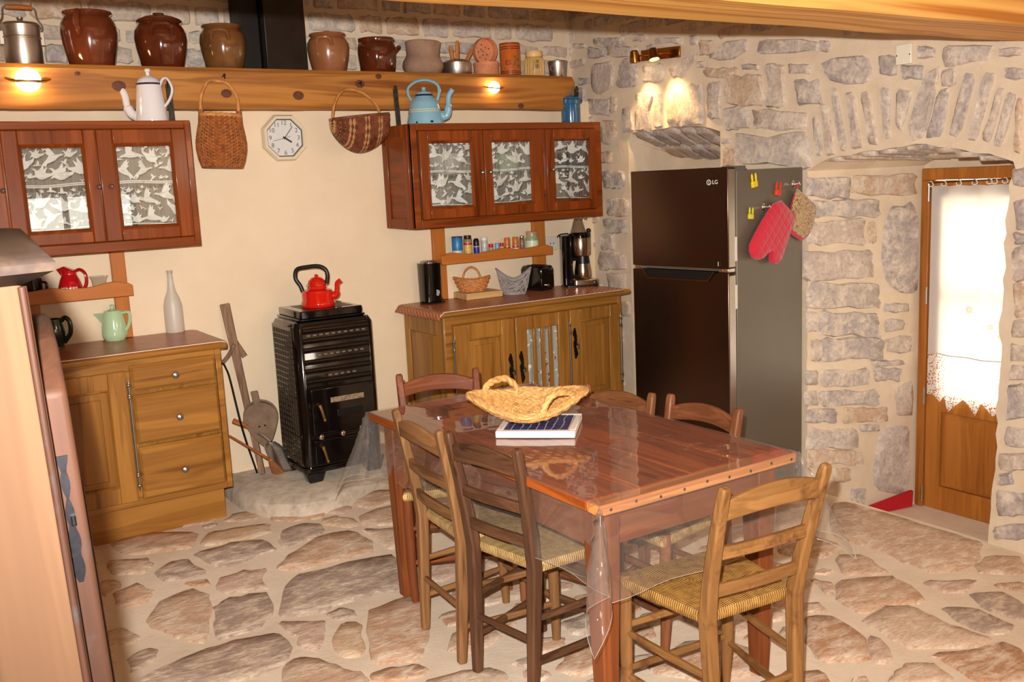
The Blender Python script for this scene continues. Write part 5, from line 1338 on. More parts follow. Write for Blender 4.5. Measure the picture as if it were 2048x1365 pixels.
put_text('lettering', 'BERGER', Rb*.42, M_WHT, pt, Matrix.Rotation(-YAW+.30, 4, 'Z') @ Matrix.Translation(Vector((0, -Rb*1.012, Hh*.28))) @ Matrix.Rotation(PI/2, 4, 'X'), Rb)
p = at(199, 575, Y=YS); s = mpp(p)
gl = thing('tumbler', 'small clear flared glass beside the red pitcher', 'glass', (p.x, YS, ZSL)); Hh = at(199, 552, Y=YS).z-ZSL; Rb = 14*s
MB().lathe([(.001,.004),(Rb*.85,.004),(Rb*.9,Hh*.4),(Rb*1.0,Hh*.75),(Rb*1.32,Hh*1.0),(Rb*1.26,Hh*1.0),(Rb*.94,Hh*.76),(Rb*.84,Hh*.4),(.001,.008)], 24, caps=False).build('bowl', M_CLEAR, gl)
p = at(66, 580, Y=YS); mg = thing('dark_bowl', 'dark blue cup on the rack behind the armoire cornice', 'cup', (p.x, YS, ZSL)); s = mpp(p)
MB().lathe([(.001,0),(.03,0),(.034,.008),(.042,.05),(.044,.09),(.040,.09),(.036,.01),(.001,.01)], 24).build('body', enamel('midnight_glaze', srgb(18,22,34)), mg)
MB().tube(curve([side(.038,.075), side(.062,.07), side(.06,.035), side(.036,.02)], 5), .006, 8).build('handle', MATS['midnight_glaze'], mg)

# ================================================================== right worktop
ZWR = .972
p = onz(862, 606, ZWR); s = mpp(p)
kj = thing('can_opener', 'tall black electric kitchen appliance at the left end of the right worktop', 'appliance', (p.x, p.y, ZWR))
Hh = 80*s; Rb = 20*s
m = MB()
def _sq(u, v):
    a = 2*PI*u; r = Rb*(1.0+.06*v); n_ = 3.2; c, sn = math.cos(a), math.sin(a)
    return (r*math.copysign(abs(c)**(2/n_), c), r*math.copysign(abs(sn)**(2/n_), sn), Hh*v)
m.grid(_sq, 40, 4, True); k = 40; m.f += [tuple(range(39, -1, -1)), tuple(4*k+i for i in range(40))]; m.build('body', M_BLK, kj, bevel=.003)
MB().lathe([(Rb*.85,Hh),(Rb*.86,Hh+.008),(Rb*.7,Hh+.014),(.001,Hh+.015)], 28).build('cap', plain('cap_silver', srgb(170,160,158), .2, .9), kj)
TK = Matrix.Translation(Vector(side(Rb*.60, Hh*.28, 0))) @ Matrix.Rotation(-YAW+.25, 4, 'Z') @ Matrix.Translation(Vector((0,-Rb*.93,0))) @ Matrix.Rotation(PI/2, 4, 'X') @ Matrix.Rotation(-PI/2, 4, 'Z')
put_text('lettering', 'illis', Rb*.48, M_WHT, kj, TK, shear=.3)
cd = onz(852, 609, ZWR)-kj.location
MB().tube(curve([(-.05,.02,.004), (-Rb*1.3,-.01,.006), (-Rb*1.25,-.05,.005), (-Rb*.5,-Rb*1.3,.005), (Rb*.8,-Rb*1.25,.006), (Rb*1.25,-.02,.008), (Rb*1.3,.02,.04)], 6), .0035, 6).build('cord', M_BLKH, kj)
# chopping board and little basket
BD = wood('beech_board', srgb(184,140,86), srgb(222,182,126), 'x', 1.2, .6, 0, .3)
bf = onz(934, 601, ZWR); bfr = onz(1006, 593, ZWR); 
bdz = .036; L_ = (bfr-bf).length; an = math.atan2((bfr-bf).y, (bfr-bf).x)
bd = thing('chopping_board', 'thick beech chopping board under the small wicker basket', 'board', (bf.x, bf.y, ZWR), an)
for i in range(4): MB().box(0, L_, i*.05+.0006, (i+1)*.05-.0006, 0, bdz).build('stave', BD, bd, False, .002)
bc_ = bf+(bfr-bf)*.37+Vector((-math.sin(an), math.cos(an), 0))*.10; s = mpp(bc_)
M_WK3 = plain('wicker_honey', srgb(196,128,66), .55, noise_amt=.35, nscale=60)
sb = thing('wicker_basket', 'small honey wicker basket with a hoop handle on the chopping board', 'basket', (bc_.x, bc_.y, ZWR+bdz))
Rb = 36*s; Hh = 27*s
m = MB()
for j in range(8):
    t = j/7; r_ = Rb*(.62+.38*t**.7); pts = []
    for i in range(48): a = 2*PI*i/48; w = .003*math.cos(a*12+(j % 2)*PI); pts.append(((r_+w)*math.cos(a), (r_*.62+w)*math.sin(a), .005+Hh*.9*t+.010*t*math.cos(2*a)))
    m.tube(pts, .0058, 5, True)
m.build('weave', M_WK3, sb)
MB().lathe([(.001,.002),(Rb*.62,.002),(Rb*.62,.006),(.001,.006)], 24, sy=.62).build('bottom', M_WK3, sb)
hh_ = 46*s
MB().tube(curve([(-Rb*.50, 0, Hh*.7), (-Rb*.46, 0, Hh*1.15), (-Rb*.30, 0, hh_*.93), (0, 0, hh_*1.05), (Rb*.30, 0, hh_*.93), (Rb*.46, 0, Hh*1.15), (Rb*.50, 0, Hh*.7)], 5), .009, 8, flat=.7).build('handle', M_WK3, sb)
sb.rotation_euler = (0, 0, -YAW)
# grey wicker boat
p = onz(1029, 589, ZWR); s = mpp(p)
gb = thing('grey_basket', 'grey open-weave basket with two raised ends beside the toaster', 'basket', (p.x, p.y, ZWR), -YAW)
M_GW = plain('grey_cane', srgb(158,150,146), .7, noise_amt=.25, nscale=50)
Rb = 33*s; Hh = 52*s; rg = random.Random(5); m = MB()
def gsurf(a, t):
    r_ = Rb*(.66+.40*t**.8); k_ = abs(math.cos(a))**1.6
    top_ = Hh*(.56+.44*k_); return Vector((r_*math.cos(a), r_*.55*math.sin(a), .004+top_*t))
for i in range(46):
    a0 = rg.uniform(0, 2*PI); da = rg.uniform(.5, 1.3)*rg.choice((-1, 1)); t0 = rg.uniform(0, .3); t1 = rg.uniform(.7, 1)
    m.tube([gsurf(a0+da*k_/7, t0+(t1-t0)*k_/7)*1.0+Vector((0,0,0)) for k_ in range(8)], .0036, 5)
for t in (0.0, .06, .97, 1.0): m.tube([gsurf(2*PI*i/40, t) for i in range(40)], .0048, 5, True)
for i in range(26):
    t = rg.uniform(.1, .95); a0 = rg.uniform(0, 6.3); m.tube([gsurf(a0+k_*.14, min(1, max(0, t+.08*math.sin(k_*.6+i)))) for k_ in range(9)], .0034, 5)
m.build('canework', M_GW, gb); MB().lathe([(.001,.002),(Rb*.66,.002),(Rb*.66,.006),(.001,.006)], 24, sy=.55).build('bottom', M_GW, gb)
# toaster
tc = onz(1084, 583, ZWR); tl_ = onz(1050, 587, ZWR); tr_ = onz(1112, 577, ZWR); s = mpp(tc)
an = math.atan2((tc-tl_).y, (tc-tl_).x)*.0+.0
W_, L_ = .115, .175; th = at(1084, 533, Y=tc.y).z-ZWR
to = thing('toaster', 'glossy black two-slot toaster behind the grey basket', 'toaster', (tc.x, tc.y, ZWR), -YAW+PI/4)
m = MB(); m.prism([(0,.012),(0,th*.86),(.018,th),(L_-.018,th),(L_,th*.86),(L_,.012)], 'x', 0, W_); m.build('body', M_BLK, to, bevel=.010)
MB().box(.01, W_-.01, .01, L_-.01, 0, .012).build('base', M_BLKM, to)
for i in (0, 1): MB().box(.024+i*.042, .046+i*.042, .03, L_-.03, th-.003, th+.0015).build('slot', plain('slot_black', srgb(6,6,6), .9), to)
MB().tube([(W_*.4, .001, th*.22), (W_*.4, -.012, th*.22)], .009, 14).build('dial', M_CHROME, to)
MB().box(W_*.4, W_*.7, -.016, 0, th*.68, th*.74).build('lever', M_BLKM, to, bevel=.002)
# coffee maker
p = onz(1160, 571, ZWR); s = mpp(p)
cf = thing('coffee_maker', 'steel and black filter coffee maker with thermal jug', 'coffee maker', (p.x, p.y, ZWR), -YAW*.75)
hx = lambda py: (574-py)*s
M_STL = plain('satin_steel', srgb(196,176,156), .22, 1)
MB().prism(rrect(-34*s, 34*s, -.075, .085, .025), 'z', 0, .008).build('foot', M_BLKH, cf)
MB().prism(rrect(-20*s, 34.5*s, -.08, .05, .03), 'z', .008, hx(561)).build('base', M_STL, cf, bevel=.003)
MB().tube([(27*s, -.081, hx(568)), (27*s, -.088, hx(568))], .010, 14).build('switch', M_BLKH, cf)
MB().prism(rrect(-36*s, -17*s, -.05, .07, .02), 'z', .008, hx(474)).build('tower', M_BLK, cf, bevel=.004)
MB().lathe([(19*s, hx(514)), (20*s, hx(511)), (20.5*s, hx(479)), (20*s, hx(478))], 36, (4*s, 0, 0)).build('filter_drum', M_STL, cf)
MB().lathe([(20.7*s, hx(479)), (20.8*s, hx(471)), (19*s, hx(468)), (.001, hx(468))], 36, (4*s, 0, 0)).build('lid', M_BLK, cf)
MB().box(-20*s, -2*s, -.02, .04, hx(520), hx(470)).build('bridge', M_BLK, cf, bevel=.003)
MB().lathe([(15.5*s, hx(468)), (15*s, hx(466)), (8*s, hx(443)), (7.2*s, hx(442)), (.001, hx(442))], 28, (0, 0, 0)).build('filter_cone', plain('smoked_plastic', srgb(134,110,84), .25, coat=.3), cf)
MB().sphere((21*s, 0, hx(466)), 5*s, 14, 8).build('hinge_knob', M_BLKH, cf)
jg_ = MB().lathe([(15*s, hx(560)), (17.5*s, hx(556)), (17*s, hx(545)), (14.5*s, hx(530)), (13*s, hx(529))], 36, (7*s, 0, 0)).build('jug', M_STL, cf)
MB().lathe([(14.4*s, hx(529)), (13.5*s, hx(522)), (13*s, hx(515.5)), (.001, hx(515))], 32, (7*s, 0, 0)).build('jug_lid', M_BLKH, jg_)
MB().tube(curve([(-6*s, -.02, hx(520)), (-17*s, -.03, hx(522)), (-19*s, -.035, hx(538)), (-15*s, -.03, hx(556)), (-6*s, -.02, hx(552))], 5), .010, 8).build('jug_handle', M_BLKH, jg_)
MB().tube(curve([(-20*s, .02, hx(470)), (-36*s, .05, hx(473)), (-42*s, .07, hx(488)), (-36*s, .10, hx(502)), (-30*s, .12, hx(504))], 6), .0042, 6).build('cable', M_BLKH, cf)
# wall socket
a, b = at(1091, 474, Y=YB-.006), at(1114, 500, Y=YB-.006)
so_ = thing('wall_socket', 'pale wall socket plate behind the coffee maker', 'socket', ((a.x+b.x)/2, YB-.004, b.z))
MB().box(a.x, b.x, YB-.014, YB-.003, b.z, a.z).build('plate', plain('socket_white', srgb(214,206,196), .4), so_, True, .003)
k_ = MB()
for dx_ in (-.012, .012): k_.tube([((a.x+b.x)/2+dx_, YB-.0155, (a.z+b.z)/2), ((a.x+b.x)/2+dx_, YB-.013, (a.z+b.z)/2)], .004, 8)
k_.build('socket_holes', M_IRON, so_, True)
# cup hooks under the cabinet
for i, px in enumerate((1150, 1159, 1168)):
    p = at(px, 436, Y=4.72)
    h = thing('cup_hook', ('small chrome cup hook under the right cabinet, leftmost of three', 'small chrome cup hook under the right cabinet, middle of three', 'small chrome cup hook under the right cabinet, rightmost of three')[i], 'hook', (p.x, 4.72, RZ0-.002), group='cup hooks')
    MB().tube(curve([(0,0,.0), (0,0,-.010), (.012,0,-.016), (.020,0,-.010), (.020,0,-.004)], 5), .0026, 6).build('wire', M_CHROME, h)
# spices
YSP = 4.888
def spice(name, label, cat, xl, xr, yt, parts, grp='spices on the wavy rack'):
    cx = (xl+xr)/2; p = at(cx, 500, Y=YSP); R = (xr-xl)/2*mpp(p)*.98; H = at(cx, yt, Y=YSP).z-ZSR
    r_ = thing(name, label, cat, (p.x, YSP, ZSR), 0, grp)
    for nm, mat, prof in parts: MB().lathe([(a*R, b*H) for a, b in prof], 24).build(nm, mat, r_)
    return r_, R, H
def pm(n, r, g, b, **k): return plain(n, srgb(r, g, b), k.pop('rough', .35), **k)
def cyl(a, b, r=1.0): return [(.001, a), (r*.97, a), (r, a+.01), (r, b-.02), (r*.95, b), (.001, b)]
spice('salt_box', 'blue cylindrical salt box at the left end of the spice rack', 'box', 904, 926, 473, [('drum', pm('salt_blue', 40,120,178, noise_amt=.25, nscale=25), cyl(0, .97)), ('lid', pm('salt_lid', 40,60,110), cyl(.94, 1, 1.02)), ('label', pm('salt_label', 206,190,186, noise_amt=.3, nscale=40), [(1.006,.12),(1.01,.13),(1.01,.36),(1.006,.37)])])
spice('coffee_jar', 'glass coffee jar with dark lid and yellow label', 'jar', 927, 945, 471, [('jar', pm('jar_clear', 150,120,96, coat=.5), cyl(0, .84)), ('lid', pm('lid_dark', 44,28,26), cyl(.82, 1, .86)), ('label', pm('label_yellow', 206,172,96, noise_amt=.3, nscale=60), [(1.006,.2),(1.012,.21),(1.012,.68),(1.006,.69)]), ('brand_band', pm('label_red', 190,30,30), [(1.012,.58),(1.02,.59),(1.02,.66),(1.012,.67)])])
spice('pepper_mill', 'small mill with black cap and blue label', 'mill', 947, 959, 477, [('jar', pm('mill_glass', 170,160,140, coat=.5), cyl(0, .62)), ('cap', pm('mill_black', 20,20,20), [(.001,.6),(1,.6),(1.02,.62),(.98,.9),(.6,1),(.001,1)]), ('label', pm('label_blue', 30,50,150), [(1.006,.18),(1.012,.19),(1.012,.52),(1.006,.53)])])
spice('salt_shaker', 'white-capped shaker next to the black-capped mill', 'shaker', 962, 976, 474.5, [('jar', pm('shaker_clear', 196,188,184, coat=.5), cyl(0, .84)), ('cap', pm('cap_white', 232,228,224), [(.001,.82),(.96,.82),(.96,.95),(.8,1),(.001,1)])])
spice('spice_pot', 'low spice pot with red cap right of the white shaker', 'spice pot', 977, 987, 488, [('jar', pm('spice_grey', 160,150,140, coat=.4), cyl(0, .72)), ('cap', pm('cap_red', 196,26,40), cyl(.7, 1, .98))])
spice('spice_pot', 'low light blue spice pot in the middle of the rack', 'spice pot', 990, 999, 486, [('jar', pm('spice_blue', 120,168,210, coat=.3), cyl(0, 1))])
spice('spice_pot', 'low spice pot with red cap touching the light blue one', 'spice pot', 999.5, 1008, 486, [('jar', pm('spice_yellow', 206,170,70, coat=.4), cyl(0, .72)), ('cap', pm('cap_red', 196,26,40), cyl(.7, 1, .98))])
for i, (xl, xr, yt) in enumerate(((1008.5, 1021, 475.5), (1025, 1038, 474))):
    spice('spice_jar', ('orange-capped spice jar beside the low pots', 'orange-capped spice jar beside the clear shaker')[i], 'spice jar', xl, xr, yt, [('jar', pm('paprika', 196,116,50, coat=.5, noise_amt=.2), cyl(0, .66)), ('cap', pm('cap_orange', 206,112,40), [(.001,.64),(.97,.64),(.97,.96),(.85,1),(.001,1)]), ('label', pm('label_cream', 236,220,206), [(1.006,.12),(1.012,.13),(1.012,.40),(1.006,.41)]), ('brand_band', pm('label_red', 190,30,30), [(1.012,.34),(1.02,.35),(1.02,.42),(1.012,.43)])])
spice('pepper_shaker', 'clear shaker with steel cap left of the green jar', 'shaker', 1039, 1050, 471.5, [('jar', pm('shaker_brown', 130,100,84, coat=.5), cyl(0, .80)), ('cap', M_CHROME, cyl(.79, 1, .92))])
spice('preserving_jar', 'squat green glass jar with cork lid at the right end of the spice rack', 'jar', 1051, 1078, 463, [('jar', pm('green_glass', 150,168,126, coat=.6), [(.001,0),(.97,0),(1,.02),(1,.62),(.9,.72),(.84,.78),(.84,.86),(.001,.86)]), ('lid', pm('cork', 190,150,106, noise_amt=.3, nscale=50), cyl(.84, 1, .9)), ('label', pm('label_pale', 216,222,190), [(1.004,.1),(1.01,.11),(1.01,.55),(1.004,.56)])])
# crockery behind the glass of the right cabinet
M_PORC = enamel('porcelain', srgb(226,222,216))
sh_z = (RZ0+RZ1)/2+.007; lo_z = RZ0+.0225
def crock_in(name, label, cat, x, z, prof, mat, Y=4.80, grp='crockery in the right cabinet'):
    r_ = thing(name, label, cat, (x, Y, z), 0, grp); MB().lathe(prof, 28).build('body', mat, r_); return r_
crock_in('dinner_plate', 'white plate lying low behind the lace of the right-hand glass door', 'plate', xs(1145,400,4.8), lo_z, [(.001,0),(.07,0),(.13,.02),(.132,.024),(.07,.006),(.001,.006)], M_PORC)
crock_in('serving_bowl', 'white bowl on the glass shelf behind the left glass door', 'bowl', xs(890,320,4.8), sh_z, [(.001,0),(.05,0),(.09,.05),(.115,.11),(.11,.11),(.085,.05),(.001,.012)], M_PORC)
crock_in('mint_bowl', 'mint green bowl on the glass shelf behind the middle door', 'bowl', xs(1015,325,4.8), sh_z, [(.001,0),(.05,0),(.08,.05),(.09,.10),(.085,.10),(.07,.05),(.001,.012)], M_MINT)
crock_in('orange_dish', 'orange dish low behind the left glass door', 'dish', xs(890,405,4.8), lo_z, [(.001,0),(.08,0),(.12,.04),(.125,.06),(.12,.06),(.075,.01),(.001,.01)], pm('orange_glaze', 206,96,30, coat=.6))
for i, px in enumerate((1118, 1138, 1158)):
    crock_in('drinking_glass', ('clear tumbler on the glass shelf behind the right door, leftmost of three', 'clear tumbler on the glass shelf behind the right door, middle of three', 'clear tumbler on the glass shelf behind the right door, rightmost of three')[i], 'glass', xs(px, 330, 4.8), sh_z, [(.001,.003),(.028,.003),(.034,.10),(.032,.10),(.026,.008),(.001,.008)], M_CLEAR)
# ================================================================== fridge
FA = .1399; FS = .91
FX, FY, FW, FD = 3.5389*FS, 3.4794*FS, .6418*FS, .5980*FS
FZ1 = EYE+(1.653-EYE)*FS; FZG = EYE-(EYE-1.1374)*FS
M_FRD = NT('dark_steel'); M_FRD.b.inputs['Base Color'].default_value = srgb(96,74,60); M_FRD.b.inputs['Metallic'].default_value = .95; M_FRD.b.inputs['Roughness'].default_value = .24
_nz = M_FRD.n('ShaderNodeTexNoise', Vector=M_FRD.coord(0, (300,300,3)), Scale=1.0, Detail=2.0); M_FRD.bump(_nz.outputs[0], .05, .002); M_FRD = M_FRD.m
M_FRS = plain('fridge_side', srgb(106,98,86), .4, .3)
fr = thing('fridge', 'tall dark steel two-door fridge with grey sides against the stone wall', 'fridge', (FX, FY, .01), FA)
zb = .03
MB().box(.07, .06+FD, .004, FW-.004, zb-.02, FZ1-.025).build('cabinet', M_FRS, fr, bevel=.004)
MB().box(.055, .07, .012, FW-.012, zb, FZ1-.03).build('gasket', plain('gasket_grey', srgb(110,104,98), .6), fr)
def fdoor(nm, z0, z1):
    m = MB(); n = 10
    prof = [(.055, 0), (.012, 0), (.003, .004)] + [(.003-.010*math.sin(PI*k/n), .004+(FW-.008)*k/n) for k in range(1, n)] + [(.003, FW-.004), (.012, FW), (.055, FW)]
    m.prism(prof, 'z', z0, z1); return m.build(nm, M_FRD, fr, bevel=.003, angle=30)
GZ = FZG-.01
d_up = fdoor('freezer_door', GZ+.012, FZ1-.01); d_lo = fdoor('fridge_door', zb, GZ-.006)
m = MB(); y0, y1 = .075, FW-.075
m.prism([(y0, GZ-.002), (y0+.035, GZ-.045), (y1-.035, GZ-.045), (y1, GZ-.002)], 'x', -.0085, .03); m.build('handle_pocket', plain('pocket_black', srgb(10,9,9), .5), d_lo)
MB().tube([(-.0085, y0, GZ-.002), (-.009, y0+.035, GZ-.046), (-.009, y1-.035, GZ-.046), (-.0085, y1, GZ-.002)], .003, 6).build('pocket_rim', plain('pocket_bronze', srgb(140,80,36), .25, .9), d_lo)
MB().box(-.006, .004, .03, FW-.10, GZ+.008, GZ+.0125).build('trim_strip', M_STEEL, d_up)
MB().box(.004, .05, -.0012, .002, GZ+.02, FZ1-.02).build('edge_trim', M_STEEL, d_up); MB().box(.004, .05, -.0012, .002, zb+.02, GZ-.02).build('edge_trim', M_STEEL, d_lo)
for zz in (GZ+.10, GZ-.12): MB().box(.048, .062, -.003, .001, zz-.055, zz+.055).build('edge_label', plain('label_white', srgb(214,206,198), .5), d_up if zz > GZ else d_lo)
MB().box(.045, .14, .003, .07, FZ1-.03, FZ1-.006).build('top_hinge', plain('hinge_grey', srgb(96,92,84), .5, .3), fr, bevel=.003)
MB().box(.01, .06, .01, .05, GZ-.006, GZ+.012).build('mid_hinge', M_CHROME, fr, bevel=.002)
TL = Matrix.Translation(Vector((-.0095, .075, FZ1-.075))) @ Matrix(((0,0,-1,0),(-1,0,0,0),(0,1,0,0),(0,0,0,1)))
put_text('lettering', 'LG', .026, M_WHT, d_up, TL @ Matrix.Translation(Vector((.012,0,0))))
m = MB(); m.lathe([(.012, 0), (.0125, .0008), (.0095, .0008), (.0095, 0)], 24, caps=False); m.tube([(0, .006, .0006), (0, -.005, .0006), (.005, -.005, .0006)], .0012, 4); m.xform(TL @ Matrix.Translation(Vector((-.022,0,0)))); m.build('emblem', M_WHT, d_up)
TB = Matrix.Translation(Vector((-.0085, .09, GZ+.035))) @ Matrix(((0,0,-1,0),(-1,0,0,0),(0,1,0,0),(0,0,0,1)))
MB().box(-.009, -.0075, .05, .052, GZ+.025, GZ+.045).build('badge', M_WHT, d_up)
# things on the fridge's side
F0 = Vector((FX, FY, 0)); WD = Vector((-math.sin(FA), math.cos(FA), 0)); DD = Vector((math.cos(FA), math.sin(FA), 0)); SN = -WD
SP0 = F0+WD*.004
def onside(px, py, o=0): return at(px, py, P=(SP0+SN*o, SN))
def clip(px, py, mat, lab, rot, k=1):
    p = onside(px, py, .0005); c = thing('bunny_clip', lab, 'magnet', p, 0, 'clips on the fridge side')
    R_ = Matrix((DD, SN, Vector((0,0,1)))).transposed().to_4x4() @ Matrix.Rotation(rot, 4, 'Y')
    b = MB().box(-.015*k, .015*k, .0, .014, -.014*k, .008*k); b.xform(R_); b.build('body', mat, c, bevel=.003)
    for sx_ in (-1, 1):
        e_ = MB().tube([(sx_*.006*k+sx_*(.006+.004*math.cos(a))*k*.8, .008, (.020+.014*math.sin(a))*k) for a in [2*PI*i/14 for i in range(14)]], .0026, 6, True); e_.xform(R_); e_.build('ear', mat, c)
M_YEL = pm('clip_yellow', 226,196,20, coat=.4); M_LIME = pm('clip_lime', 196,190,30, coat=.3); M_ORR = pm('clip_red', 206,54,24, coat=.4)
clip(1506, 367, M_YEL, 'bright yellow rabbit-eared clip at the top of the fridge side', -.15, 1.3); clip(1553, 384, M_ORR, 'red rabbit-eared clip on the fridge side', .15, 1.35); clip(1499, 432, M_LIME, 'greenish yellow rabbit-eared clip left of the oven mitt', .1, 1.1)
def shook(px, py, lab):
    p = onside(px, py, .0005); h = thing('suction_hook', lab, 'hook', p, 0, 'suction hooks on the fridge side'); R_ = Matrix((DD, SN, Vector((0,0,1)))).transposed().to_4x4() @ Matrix.Rotation(-PI/2, 4, 'X')
    m = MB().lathe([(.016, 0), (.017, .002), (.010, .006), (.006, .012), (.001, .013)], 18); m.xform(R_); m.build('cup', M_CHROME, h)
    m = MB().tube(curve([(0,0,.012), (0,0,.030), (0,-.006,.036), (0,.006,.042)], 4), .003, 6); m.xform(R_); m.build('hook', M_CHROME, h)
    return p
hk1 = shook(1527, 414, 'chrome suction hook holding the red oven mitt'); hk2 = shook(1586, 368, 'chrome suction hook holding the flowered pot holder')
def puff(poly, o, th, name, mat, parent):
    """padded cloth piece hanging close to the side"""
    P = [onside(px, py, o) for px, py in poly]; c = sum(P, Vector())/len(P); n = len(P); m = MB(); vs = []
    for k, d in ((1.0, 0), (1.015, th*.5), (.93, th*.92), (.6, th*1.05)): vs += [c+(q-c)*k+SN*d for q in P]
    vs.append(c+SN*th*1.08); m.add(vs, [(j*n+i, j*n+(i+1) % n, j*n+n+(i+1) % n, j*n+n+i) for j in range(3) for i in range(n)]+[(3*n+i, 3*n+(i+1) % n, 4*n) for i in range(n)]+[tuple(range(n))])
    return m.build(name, mat, parent, True, angle=70)
def quilt(nm, col, flor=None):
    t = NT(nm); v = t.n('ShaderNodeMapping', Vector=t.coord(), Rotation=(0, PI/4, 0), Scale=(1,1,1)).outputs[0]
    sx_ = t.n('ShaderNodeSeparateXYZ', Vector=v); f = lambda q: t.n('ShaderNodeMath', _operation='ABSOLUTE', i0=t.n('ShaderNodeMath', _operation='SINE', i0=t.n('ShaderNodeMath', _operation='MULTIPLY', i0=q, i1=80.0).outputs[0]).outputs[0]).outputs[0]
    mn = t.n('ShaderNodeMath', _operation='MINIMUM', i0=f(sx_.outputs[0]), i1=f(sx_.outputs[2]))
    if flor:
        vo = t.n('ShaderNodeTexNoise', Vector=t.coord(), Scale=70.0, Detail=3.0); t.l(t.ramp(vo.outputs[0], flor), t.b.inputs['Base Color'])
    else: t.b.inputs['Base Color'].default_value = col
    t.b.inputs['Roughness'].default_value = .95; t.b.inputs['Sheen Weight'].default_value = .3
    pw = t.n('ShaderNodeMath', _operation='POWER', i0=mn.outputs[0], i1=.4); t.bump(pw.outputs[0], .5, .006); return t.m
M_MITT = quilt('red_quilt', srgb(196,28,54)); M_FLOR = quilt('flower_quilt', None, [(.3, srgb(80,90,52)), (.42, srgb(168,136,92)), (.52, srgb(196,168,122)), (.60, srgb(150,110,74)), (.68, srgb(150,52,44)), (.75, srgb(196,170,124))])
mt_poly = [(1230+x/2.275, 300+y/2.275) for x, y in ((745,232),(775,262),(812,300),(800,340),(780,395),(760,450),(745,498),(728,518),(708,518),(698,500),(700,462),(680,470),(660,495),(638,500),(618,488),(608,462),(610,430),(628,392),(648,355),(670,315),(692,280),(716,246))]
mt = thing('oven_mitt', 'red quilted oven mitt hanging on the fridge side', 'oven mitt', onside(1530, 520, .02)); puff(mt_poly, .022, .026, 'glove', M_MITT, mt)
MB().tube([hk1+SN*.034, onside(1547, 414, .03)], .004, 6).build('loop', M_MITT, mt, True)
ph_poly = [(1230+x/2.275, 300+y/2.275) for x, y in ((826,178),(846,196),(880,228),(908,252),(908,290),(898,335),(884,375),(852,400),(820,378),(792,352),(800,300),(808,240))]
ph = thing('pot_holder', 'flowered quilted pot holder with red backing hanging on the fridge', 'pot holder', onside(1595, 480, .02)); puff(ph_poly, .022, .014, 'front', M_FLOR, ph)
puff([(x-4, y+6) for x, y in ph_poly], .008, .012, 'backing', M_MITT, ph)
MB().tube([hk2+SN*.034, onside(1594, 376, .03)], .004, 6).build('loop', M_MITT, ph, True)

# ================================================================== glazed door and its curtain
M_DOOR = wood('door_pine_z', srgb(142,80,26), srgb(184,116,48), 'z', .8, .45, .2, .5); M_DOORX = wood('door_pine', srgb(142,80,26), srgb(184,116,48), 'y', .8, .45, .2, .5)
dr = thing('door_1', 'x', 'x', (D_X, (D_Y0+D_Y1)/2, D_Z0), kind='structure'); del dr['category'], dr['label']
def dbx(y0, y1, z0, z1, x0=0, x1=.045): return MB().box(D_X+x0, D_X+x1, y0, y1, z0, z1)
fw = .045
MB().box(D_X-.01, D_X+.05, D_Y0-fw, D_Y0, D_Z0, D_Z1-.06).box(D_X-.01, D_X+.05, D_Y1, D_Y1+fw, D_Z0, D_Z1-.06).box(D_X-.01, D_X+.05, D_Y1, D_Y0, D_Z1-.06, D_Z1).build('door_frame', M_DOOR, dr, True, .004)
ly0, ly1, lz0, lz1 = D_Y1+fw+.003, D_Y0-fw-.003, D_Z0+.01, D_Z1-.063
gz0_ = at(1930, 800, X=D_X).z; sw = .085
lz0 = D_Z0+.002; lf = MB(); lf.box(D_X, D_X+.04, ly0, ly0+sw, lz0, lz1).box(D_X, D_X+.04, ly1-sw, ly1, lz0, lz1).box(D_X, D_X+.04, ly0+sw, ly1-sw, lz1-.09, lz1).box(D_X, D_X+.04, ly0+sw, ly1-sw, gz0_-.09, gz0_).box(D_X, D_X+.04, ly0+sw, ly1-sw, lz0, lz0+.13)
leaf = lf.build('door_leaf', M_DOOR, dr, True, .004)
m = MB(); a_ = .03; py0, py1, pz0, pz1 = ly0+sw+.003, ly1-sw-.003, lz0+.133, gz0_-.093
MB().box(D_X+.022, D_X+.034, py0-.02, py1+.02, pz0-.02, pz1+.02).build('panel_back', M_DOOR, leaf, True)
m.add([(D_X+.014, py0, pz0), (D_X+.014, py1, pz0), (D_X+.014, py1, pz1), (D_X+.014, py0, pz1), (D_X+.004, py0+a_, pz0+a_), (D_X+.004, py1-a_, pz0+a_), (D_X+.004, py1-a_, pz1-a_), (D_X+.004, py0+a_, pz1-a_)], [(0,1,5,4),(1,2,6,5),(2,3,7,6),(3,0,4,7),(4,5,6,7)]); m.build('panel', M_DOOR, leaf, True, angle=20)
MB().box(D_X+.018, D_X+.022, ly0+sw, ly1-sw, gz0_, lz1-.09).build('pane', thin_glass('pane_glass'), leaf, True)
zm = at(1930, 592, X=D_X).z
MB().box(D_X+.005, D_X+.035, ly0+sw, ly1-sw, zm-.014, zm+.014).build('muntin', M_DOORX, leaf, True, .003)
for py in (385, 590, 790, 985):
    z_ = at(1846, py, X=D_X).z; MB().tube([(D_X-.014, D_Y0-fw-.001, z_-.045), (D_X-.014, D_Y0-fw-.001, z_+.045)], .007, 10).build('hinge', M_STEEL, dr, True)
CX = D_X-.035
rp0, rp1 = at(1858, 366, X=CX), at(2034, 357, X=CX)
rod = thing('curtain_rod', 'thin metal curtain rod with white rings across the door', 'curtain rod', (CX, (rp0.y+rp1.y)/2, rp1.z))
MB().tube([rp0, rp1], .004, 8).build('rod', plain('dull_rod', srgb(70,56,44), .5, .3), rod, True)
